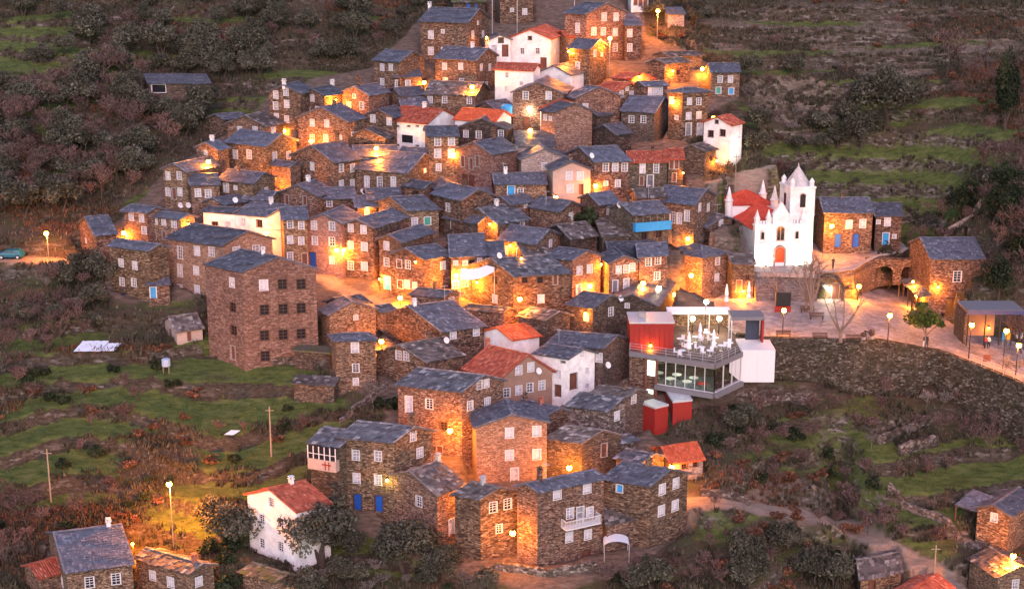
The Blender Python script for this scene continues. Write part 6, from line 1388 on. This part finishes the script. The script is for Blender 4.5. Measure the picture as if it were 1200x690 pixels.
reg([(820,480),(900,470),(980,470),(970,560),(900,575),(830,560)], 30, ['bareshrub','bareshrub','shrub','rustshrub'], .6, 1.0, 'left of the gully below the restaurant')
reg([(990,480),(1200,460),(1200,540),(1100,560),(1010,560)], 26, ['bare','bareshrub','bareshrub','greyshrub'], .55, .9, 'right of the gully under the retaining wall')
reg([(960,560),(1030,560),(1060,620),(1130,655),(1060,640),(970,600)], 18, ['shrub','bareshrub'], .7, 1.1, 'beside the lower right path')
reg([(868,80),(1060,85),(1050,128),(880,135)], 22, ['olive','bareshrub','greyshrub'], .55, .95, 'in a loose row on the upper right terraces')
reg([(880,150),(955,140),(940,200),(890,190)], 10, ['olive','bareshrub','rustshrub'], .6, 1.0, 'behind the free standing white house')
reg([(960,205),(1200,215),(1200,270),(1060,262),(1040,235),(965,232)], 34, ['bare','bareshrub','olive','ever'], .6, 1.0, 'on the slope behind the church')
reg([(1060,250),(1200,270),(1210,362),(1150,358),(1152,280),(1060,275)], 34, ['bare','ever','bareshrub','ever'], .7, 1.05, 'around the big house on the right')
reg([(1150,200),(1210,200),(1210,380),(1165,380),(1155,280)], 26, ['bare'], 1.0, 1.5, 'crowding the right edge')
reg([(880,-20),(1210,-20),(1210,80),(880,75)], 45, ['bareshrub','greyshrub','rustshrub'], .4, .8, 'scattered over the dry upper right terraces')
reg([(1050,85),(1210,80),(1210,215),(1160,215),(1150,140),(1060,130)], 22, ['bare','bareshrub','rustshrub'], .6, 1.0, 'at the right edge of the terraces')
reg([(440,-20),(880,-20),(800,45),(770,70),(740,25),(640,10),(600,30),(560,15),(480,10),(440,60)], 46, ['rustshrub','bareshrub','olive'], .5, .85, 'behind the topmost houses', 1.3)
reg([(800,100),(870,120),(880,180),(840,210),(805,215),(800,160)], 10, ['shrub','bareshrub'], .4, .7, 'around the free standing white house')
plant('olivebig', 377, 655, 1.4, 'large olive tree hiding the right wall of the white house at bottom left', i=0)
plant('olivebig', 408, 652, .7, 'medium olive tree between the white house and the blue doors', i=1)
plant('olivebig', 474, 664, 1.2, 'widest olive tree in front of the blue doored house', i=2)
plant('olivebig', 518, 672, .7, 'olive tree at the right side of the widest olive', i=3)
plant('olive', 268, 634, 1.15, 'rounded olive on the lamp lit meadow left of the white house', i=2)
plant('olive', 248, 618, .8, 'smaller olive nearest the lamp lit meadow', i=4)
plant('greyshrub', 437, 478, 1.25, 'dense pale bush covering the slope beside the tower like house', i=0)
plant('shrub', 452, 480, 1.1, 'dark green bush under the dense pale bush', i=0)
plant('greyshrub', 97, 352, .9, 'pale blossoming bush left of the house with the blue door', i=1)
plant('olivebig', 1042, 126, 1.7, 'largest rounded olive on the upper right terraces', i=3)
plant('olivebig', 1010, 130, 1.1, 'second rounded olive on the upper right terraces', i=1)
plant('bare', 1110, 88, 1.6, 'tall pale bare tree high on the upper right terraces', i=2)
plant('cypress', 1177, 152, 1.15, 'dark tall evergreen at the right edge of the green terraces', i=0, sz=1.4)
plant('ever', 1168, 330, .9, 'dark evergreen to the right of the big right house', i=1)
plant('shrub', 664, 275, 1.6, 'ivy like bush overgrowing the foot of the central gable', i=1)
plant('shrub', 690, 262, 1.6, 'dark creeper beside the bluish roof in the centre', i=2)
plant('shrub', 716, 168, 1.3, 'dark bush filling the arched recess', i=3)
plant('shrub', 790, 205, 1.2, 'small bush by the red glowing lamp', i=0)
plant('olive', 875, 505, .8, 'low round tree left of the gully', i=1); plant('olive', 862, 508, .7, 'second low round tree left of the gully', i=3)
# trees of the square stand on the paving
def sqtree(px_, py_, seed, h, label, limbs=4, sp=.5, r0=.2, leafy=False, twigs=5, fork=1.2):
    p = atS(px_, py_); rd = random.Random(seed); tk = MB(); mb = MB(); o = Vector((0,0,-.1)); top = Vector((rd.uniform(-.1,.1), 0, fork)); tk.tube(o, top, r0*1.15, r0, 8)
    for i in range(limbs):
        a = 6.28*i/limbs+rd.uniform(-.4,.4); d = Vector((math.cos(a)*sp, math.sin(a)*sp*.7, 1)).normalized(); q = top; r = r0*.62; n = 5
        for k in range(n):
            d = (d+Vector((rd.uniform(-.16,.16), rd.uniform(-.16,.16), .06))).normalized(); e = q+d*(h-fork)/n; mb.tube(q, e, r, r*.82, 6, cap=False); q = e; r *= .82
            if k > 0:
                for j in range(twigs if k > 2 else 1):
                    v = Vector((rd.gauss(0,1), rd.gauss(0,1), rd.uniform(0,1.2))).normalized(); e2 = q+(d*.4+v).normalized()*rd.uniform(.7,1.6); mb.tube(q, e2, max(r*.4,.03), .02, 4, cap=False)
                    for z_ in range(2): v2 = Vector((rd.gauss(0,1), rd.gauss(0,1), rd.uniform(0,1))).normalized(); mb.tube(e2, e2+v2*.6, .02, .012, 3, cap=False)
    t = empty('bare_tree' if not leafy else 'leafy_tree', p, label, 'tree'); a = bpy.data.objects.new('trunk', tk.mesh('trunk', M['barkp'])); COL.objects.link(a); a.parent = t
    b = bpy.data.objects.new('branches', mb.mesh('branches', M['barkp'])); COL.objects.link(b); b.parent = t
    if leafy: c = bpy.data.objects.new('crown', leafmesh('crown', 4200, 2.7, 2.3, 3.7, .17, M['leafg'], 26, 5, 1.3)); COL.objects.link(c); c.parent = t
sqtree(985, 400, 3, 6.2, 'bare tree with wide forked branches at the front of the square', 5, .75, .22, twigs=2)
sqtree(944, 365, 5, 6.8, 'left of the two pollarded trees before the church steps', 5, .35, .24, twigs=7); sqtree(951, 369, 8, 7.0, 'right of the two pollarded trees before the church steps', 5, .3, .24, twigs=7)
sqtree(911, 352, 12, 7.5, 'bare thin branched tree left of the church steps', 4, .8, .14, twigs=3)
sqtree(1084, 404, 15, 4.2, 'leafy green tree glowing yellow on one side at the front of the square', 4, .6, .17, True)
# low cover nobody could count: grass tufts, dry stalks, bracken
def cover(name, mask, n, h0, h1, m_, w=.035, per=7):
    idx = np.flatnonzero(mask.ravel()); r = np.random.RandomState(len(idx) % 999)
    if len(idx) == 0: return
    k = idx[r.randint(len(idx), size=n)]; P = co[k]+np.stack([r.uniform(-.3,.3,n), r.uniform(-.3,.3,n), np.full(n,-.04)],1)
    P = np.repeat(P, per, 0); N_ = len(P); P[:,:2] += r.normal(0,.16,(N_,2)); ang = r.uniform(0,6.28,N_); h = r.uniform(h0,h1,N_); lean = r.uniform(-.5,.5,(N_,2))*h[:,None]
    u = np.stack([np.cos(ang)*w*h/.3, np.sin(ang)*w*h/.3, np.zeros(N_)],1); top = P+np.stack([lean[:,0],lean[:,1],h],1)
    V = np.stack([P-u, P+u, top],1).reshape(-1,3); me = bpy.data.meshes.new(name); me.vertices.add(len(V)); me.vertices.foreach_set('co', V.ravel()); me.loops.add(3*N_); me.loops.foreach_set('vertex_index', np.arange(3*N_))
    me.polygons.add(N_); me.polygons.foreach_set('loop_start', np.arange(N_)*3); me.polygons.foreach_set('loop_total', np.full(N_,3)); me.update(calc_edges=True)
    at = me.attributes.new('rnd','FLOAT','FACE'); at.data.foreach_set('value', np.repeat(r.uniform(0,1,n),per).astype(np.float32)*.6+r.uniform(0,.4,N_).astype(np.float32)); me.materials.append(m_); o = bpy.data.objects.new(name, me); COL.objects.link(o); tag(o, None, None, None, 'stuff'); return o
fr_ = (PX > -30) & (PX < 1230) & (PY > -30) & (PY < 720) & (VM < .25) & (pave < .1) & ~I2 & ~I
M['grassb'] = leafmat('grass_blades', [(0,(.035,.048,.014)),(.6,(.08,.105,.03)),(1,(.15,.16,.07))])
M['dryb'] = leafmat('dry_stalks', [(0,(.05,.036,.025)),(.6,(.13,.10,.07)),(1,(.26,.21,.15))])
o = cover('grass', fr_ & (green > .35), 9000, .10, .32, M['grassb']); tag(o, 'short green grass on the terraces', 'grass')
o = cover('dry_scrub', fr_ & (green < .5), 15000, .15, .6, M['dryb']); tag(o, 'dry brown stalks and grass on the slopes', 'scrub')
o = cover('bracken', fr_ & (red > .3) & (green < .5), 4500, .2, .7, M['rust'], .05); tag(o, 'rusty bracken patches', 'bracken')
r_ = ((noise2(GX, GY, 6, 21) > .62) | (RIS & (noise2(GX, GY, 9, 22) > .25))) & fr_ & ((green < .5) | (RIS & (n3 > .5)))
M['ivy'] = leafmat('dark_undergrowth', [(0,(.025,.024,.015)),(.6,(.06,.055,.036)),(1,(.11,.09,.07))])
o = cover('undergrowth', r_, 22000, .25, .75, M['ivy'], .07); tag(o, 'dark low undergrowth along the terraces', 'undergrowth')
print('PLANTS', NT)
# ---------------------------------------------------------------- lamps
ORG = (1.0, .275, .022); WHT = (1.0, .80, .52); YEL = (1.0, .70, .15)
LG = 'street lamps of the village'
EN = {'o': 1250, 'O': 2000, 'd': 120, 'w': 200, 'y': 55, 's': 620}
def light(p, kind, k=1.0):
    ld = bpy.data.lights.new('lamp_light', 'POINT'); ld.energy = EN[kind]*k*random.uniform(.75,1.3); ld.color = {'w': WHT, 'y': YEL}.get(kind, ORG); ld.shadow_soft_size = .3
    return ld
def lampthing(base, top, label, kind, bracket=None, k=1.0, group=None):
    """base: foot of the pole (or wall point), top: lantern centre"""
    t = root('street_lamp', base, label, 'street lamp', group); top = Vector(top)
    a = MB()
    if bracket is None: a.tube(base, (base[0], base[1], top.z+.35), .07, .045, 8); a.tube((base[0], base[1], top.z+.35), (top.x, top.y, top.z+.3), .035, .03, 6); a.build('pole', M['postw' if kind == 'O' else 'metal'], t)
    else: a.tube(bracket, top+Vector((0,0,.34)), .03, .03, 6); a.tube(bracket-Vector((0,0,.3)), (bracket+top)/2+Vector((0,0,.2)), .02, .02, 5); a.build('bracket', M['metal'], t)
    h = MB(); h.lathe((top.x, top.y, top.z), [(.05,.44),(.17,.33),(.19,.29),(.16,.28)][::-1], 10); hd = h.build('lamp_hood', M['metal'], t)
    b = MB(); n = 10; R_ = .31 if kind in 'oOw' else .15; b.lathe((top.x, top.y, top.z), [(R_*math.sin(math.pi*i/n)+.001, -R_*math.cos(math.pi*i/n)) for i in range(n+1)], 12); b.build('bulb', M[{'w':'bulbw','y':'bulby','d':'bulbd'}.get(kind,'bulbo')], t)
    ld = light(top, kind, k); lo = bpy.data.objects.new('lamp_light', ld); COL.objects.link(lo); lo.parent = t; lo.location = top+Vector((0,0,-R_-.16))-Vector(base)
def wlamp(px_, py_, label, kind='o', off=2.3, k=1.0):
    h = castpx(px_, py_)
    n = Vector((h[2].x, h[2].y, 0))
    if n.length < .2 or not h[3]: # a roof or the ground is behind it: stand it on a pole
        p = h[0]+ray(px_, py_)*-2.2; g = Vector((p.x, p.y, HF(p.x, p.y)))
        lampthing(g, p, label, kind, None, k, None); return
    n.normalize(); p = h[0]+n*off; lampthing(tuple(h[0]), p, label, kind, h[0].copy()+Vector((0,0,.3)), k)
def plamp(px_, pb, pt, label, kind='O', on=None, k=1.0, px2=None):
    g = hitT(px_, pb) if on is None else (atS(px_, pb) if on == ZP else atZ(px_, pb, on))
    if on is None: g.z = HF(g.x, g.y)-.1
    kk_ = (345-pt)/FP; z = (kk_*g.y*CP-g.y*SP)/(CP+kk_*SP); off = 0 if px2 is None else (px2-px_)/FP*(g.y*CP-z*SP)
    lampthing(tuple(g), (g.x+off, g.y-.25, z), label, kind, None, k)
plamp(203,634,566,'tall wooden street lamp blazing orange over the lower left meadow', k=4.5)
plamp(57,300,273,'orange street lamp above the teal car at the left edge', k=.7)
plamp(1182,700,650,'brilliant orange street lamp in the bottom right corner', k=1.3)
plamp(770,47,13,'highest street lamp, on a tall pole at the top right'); plamp(714,88,45,'orange lamp on a tall pole before the big top right house')
for a in [(497,97,'right one of the two starry lamps above the large white house'),(464,110,'left and lower of the two starry lamps above the large white house'),
 (557,100,'starry lamp on the wall beside the tall pale house'),(823,81,'starry lamp left of the lone upper right cottage'),(828,136,'starry lamp above the free standing white house'),
 (375,163,'starry lamp in the middle of the broad upper left gable'),(441,171,'starry lamp just left of the large white house'),(634,151,'lamp on the narrow white wall left of the windowless gable'),
 (230,188,'starry lamp at the upper left edge of the village'),(331,216,'starry lamp between the wide bluish roof and the paned window'),(145,273,'bright lamp between the two left edge houses'),
 (332,272,'bright lamp lighting the yellow gable of the long white house'),(648,228,'starry lamp left of the pink grey plastered house'),(469,349,'starry lamp on the alley above the first centre gable'),
 (604,345,'starry lamp on the rough roofed big house in the centre'),(709,327,'starry lamp left of the three slim windows'),(746,327,'wide glowing lamp right of the three slim windows'),
 (789,345,'orange lamp above the white canopy'),(821,319,'big glowing lamp on the hip roofed house'),(868,279,'lamp shining on the orange side wall of the church'),
 (971,261,'lamp on the house right of the church tower'),(536,497,'bright lamp on the many sided house in the lower centre'),(675,540,'starry lamp before the dark rough roofed barn'),
 (773,540,'starry lamp beside the vivid orange tiled shed'),(615,616,'starry lamp between the two bottom centre houses'),(447,400,'starry lamp right of the tower like house')]: wlamp(*a)
for a in [(397,292,'left half of the double lamp on the three storey houses','o',.6,.7),(405,292,'right half of the double lamp on the three storey houses','o',.6,.7),(534,321,'brightest lamp of the centre, by the sail awning','o',.7,2.0),
 (621,127,'strip like lamp over the door under the wide gable','w',.5,.6),(335,153,'small lamp lighting an orange wall at the upper left','o',.5,.5),(859,168,'white lamp on the free standing white house','w',.5,.8),
 (799,202,'dim red lamp right of the red twin roofs','d',.6,1),(697,217,'hidden orange lamp at the corner of the blue roofed row','o',.5,.7),(689,334,'lamp on the lit lower storey in the centre','o',.5,1),
 (808,279,'small orange lamp on the left wall below the church','o',.5,.5),(768,337,'small white lamp between the lit houses and the red box','w',.5,.3),(455,561,'small yellow lamp beside the four white windows','y',.4,1),(1157,383,'warm lamp inside the flat roofed pavilion','s',.6,.15),
 (533,180,'tiny lamp on the right side of the house with bright window columns','s',.4,.6),(573,44,'small orange lamp on the right end of the top left big house','s',.4,1.2),(668,60,'hidden orange lamp behind the white gable','s',.5,1.6),
 (390,117,'small lamp lighting the orange wall in the upper left row','s',.6,1.6),(417,200,'orange lamp on the corner of the paned window gable','s',.6,1.6),(786,83,'lamp lighting the barn on the upper right edge','s',.6,1.3),
 (748,90,'lamp lighting the small orange gable at upper right','s',.6,1.3),(792,118,'lamp on the orange side of the hip roofed tall house','s',.6,1.0),(836,188,'lamp on the corner of the rough barn','s',.6,.8),
 (218,262,'lamp lighting the end of the four window house','s',.6,1.2),(445,327,'lamp by the light blue door in the centre','s',.6,1.0),(600,287,'lamp under the eave of the two window centre house','s',.5,.6),
 (578,262,'lamp on the tinted wall under the violet roof','s',.6,.8),(762,404,'small orange lamp at the foot of the red box','s',.4,.3),(1070,330,'lamp under the slanting awning','s',.5,1.6),(1098,335,'lamp on the foot of the big right house','s',.6,1.2),
 (972,338,'round white lamp beside the porch door','w',.5,.5),(430,243,'lamp lighting the small orange wall in the centre left','s',.5,.6),(498,198,'lamp on the small lit gable below the white house','s',.5,.8),
 (702,309,'hidden lamp in the lane left of the three slim windows','s',.5,.6),(610,302,'lamp in the lane below the centre house','s',.5,.5),(546,566,'lamp glowing over the brown slab roofs at the bottom','s',1.0,1.6),
 (490,306,'lamp on the gable facing the alley','s',.6,.15),(688,366,'lamp at the dark house below the central lamps','s',.5,.5),(562,330,'orange lamp in the lane under the sail awning','s',.5,1.0),(870,340,'lamp among the tables left of the church steps','s',.6,1.5)]: wlamp(*a)
plamp(157,652,636,'low lamp glowing in the gap between the two bottom left houses','s',k=1.6)
plamp(826,392,353,'tall white floodlight mast over the restaurant deck','w',on=ZD,k=1.0)
for a in [(811,372,'left floodlight under the white canopy'),(842,373,'right floodlight under the white canopy')]:
    p = atZ(a[0], 391, ZD); lampthing((p.x,p.y-.1,ZD), (p.x, p.y-.3, ZD+2.1), a[2-1+0] if False else a[2], 'w', None, .4)
for x, b_, t_, l, k in ((917,392,363,'lantern on the square nearest the notice board',.35),(1040,403,369,'lantern in the middle of the front edge of the square',.5),(1135,420,380,'left of the two lanterns by the right railing',.3),(1175,432,387,'right of the two lanterns by the right railing',.3),(1190,440,404,'short lantern at the right edge of the railing',.6),(1073,362,345,'lantern beside the slanting awning',.9),(1005,352,335,'small lantern at the corner of the church terrace',.8)):
    plamp(x, b_, t_, l, 'o', on=ZP, k=k)
# floodlights on the ground before the church
for u, l in ((1.3,'left ground floodlight before the church'),(6.2,'right ground floodlight before the church'),(7.9,'ground floodlight before the bell tower')):
    p = cp(u, -1.1, .15); t = root('floodlight', p, l, 'floodlight'); a = MB(); a.box(p+K*.12, (.4,.25,.25), 0); a.build('housing', M['metal'], t); b = MB(); b.box(p+Vector((0,.135,.14)), (.34,.02,.2)); b.build('lens', M['bulbw'], t)
    ld = bpy.data.lights.new('flood', 'SPOT'); ld.energy = 1300 if u < 7 else 600; ld.color = (1,.86,.62); ld.spot_size = R(150); ld.spot_blend = 1; ld.shadow_soft_size = .2; lo = bpy.data.objects.new('flood_light', ld); COL.objects.link(lo); lo.parent = t; lo.location = Vector((0,.2,.25)); lo.rotation_euler = (R(125), 0, th)
# ceiling lamps inside the restaurant
for i, (f1, f2) in enumerate(((.1,1.6),(.35,2.2),(.58,2.0),(.3,4.2))):
    p = C_+dl*(LL*f1)+Vector((0,f2,-.75)); t = root('ceiling_lamp', p, 'round pendant lamp inside the glass restaurant', 'ceiling lamp', 'pendant lamps in the restaurant')
    a = MB(); a.lathe(p, [(.02,.38),(.02,.1),(.18,.08),(.22,0)][::-1], 10); a.build('shade', M['steel'], t); b = MB(); b.lathe(p, [(.16,-.03),(.16,0)], 10); b.build('bulb', M['bulbw'], t)
    ld = bpy.data.lights.new('in_light','POINT'); ld.energy = 26; ld.color = (.95,1,.75); ld.shadow_soft_size = .2; lo = bpy.data.objects.new('in_light', ld); COL.objects.link(lo); lo.parent = t; lo.location = (0,0,-.2)
p = (q4[4]+q4[2])/2
# ---------------------------------------------------------------- dusk light
w = bpy.data.worlds.new('World'); S.world = w; w.use_nodes = True; nt = w.node_tree; bg = nt.nodes['Background']
sky = nt.nodes.new('ShaderNodeTexSky'); sky.sky_type = 'NISHITA'; sky.sun_disc = False; sky.sun_elevation = R(SUN_E); sky.sun_rotation = R(SUN_R); nt.links.new(sky.outputs[0], bg.inputs[0]); bg.inputs[1].default_value = SKY
sl = bpy.data.lights.new('sun', 'SUN'); sl.energy = SUN; sl.angle = R(35); sl.color = SUNC; so_ = bpy.data.objects.new('sun', sl); COL.objects.link(so_)
el, az = R(SUN_E), R(SUN_R)   # sky rotation 0 = +Y, clockwise
dv = Vector((math.sin(az)*math.cos(el), math.cos(az)*math.cos(el), math.sin(el))); so_.rotation_euler = dv.to_track_quat('Z', 'Y').to_euler()
vs_ = S.view_settings; vs_.view_transform = 'Standard'; vs_.look = 'None'; vs_.gamma = 1; vs_.exposure = EXPO; vs_.use_curve_mapping = False
S.render.engine = 'CYCLES'; S.cycles.max_bounces = 5; S.cycles.diffuse_bounces = 2; S.cycles.transparent_max_bounces = 8; S.cycles.use_denoising = True; S.cycles.sample_clamp_indirect = 4
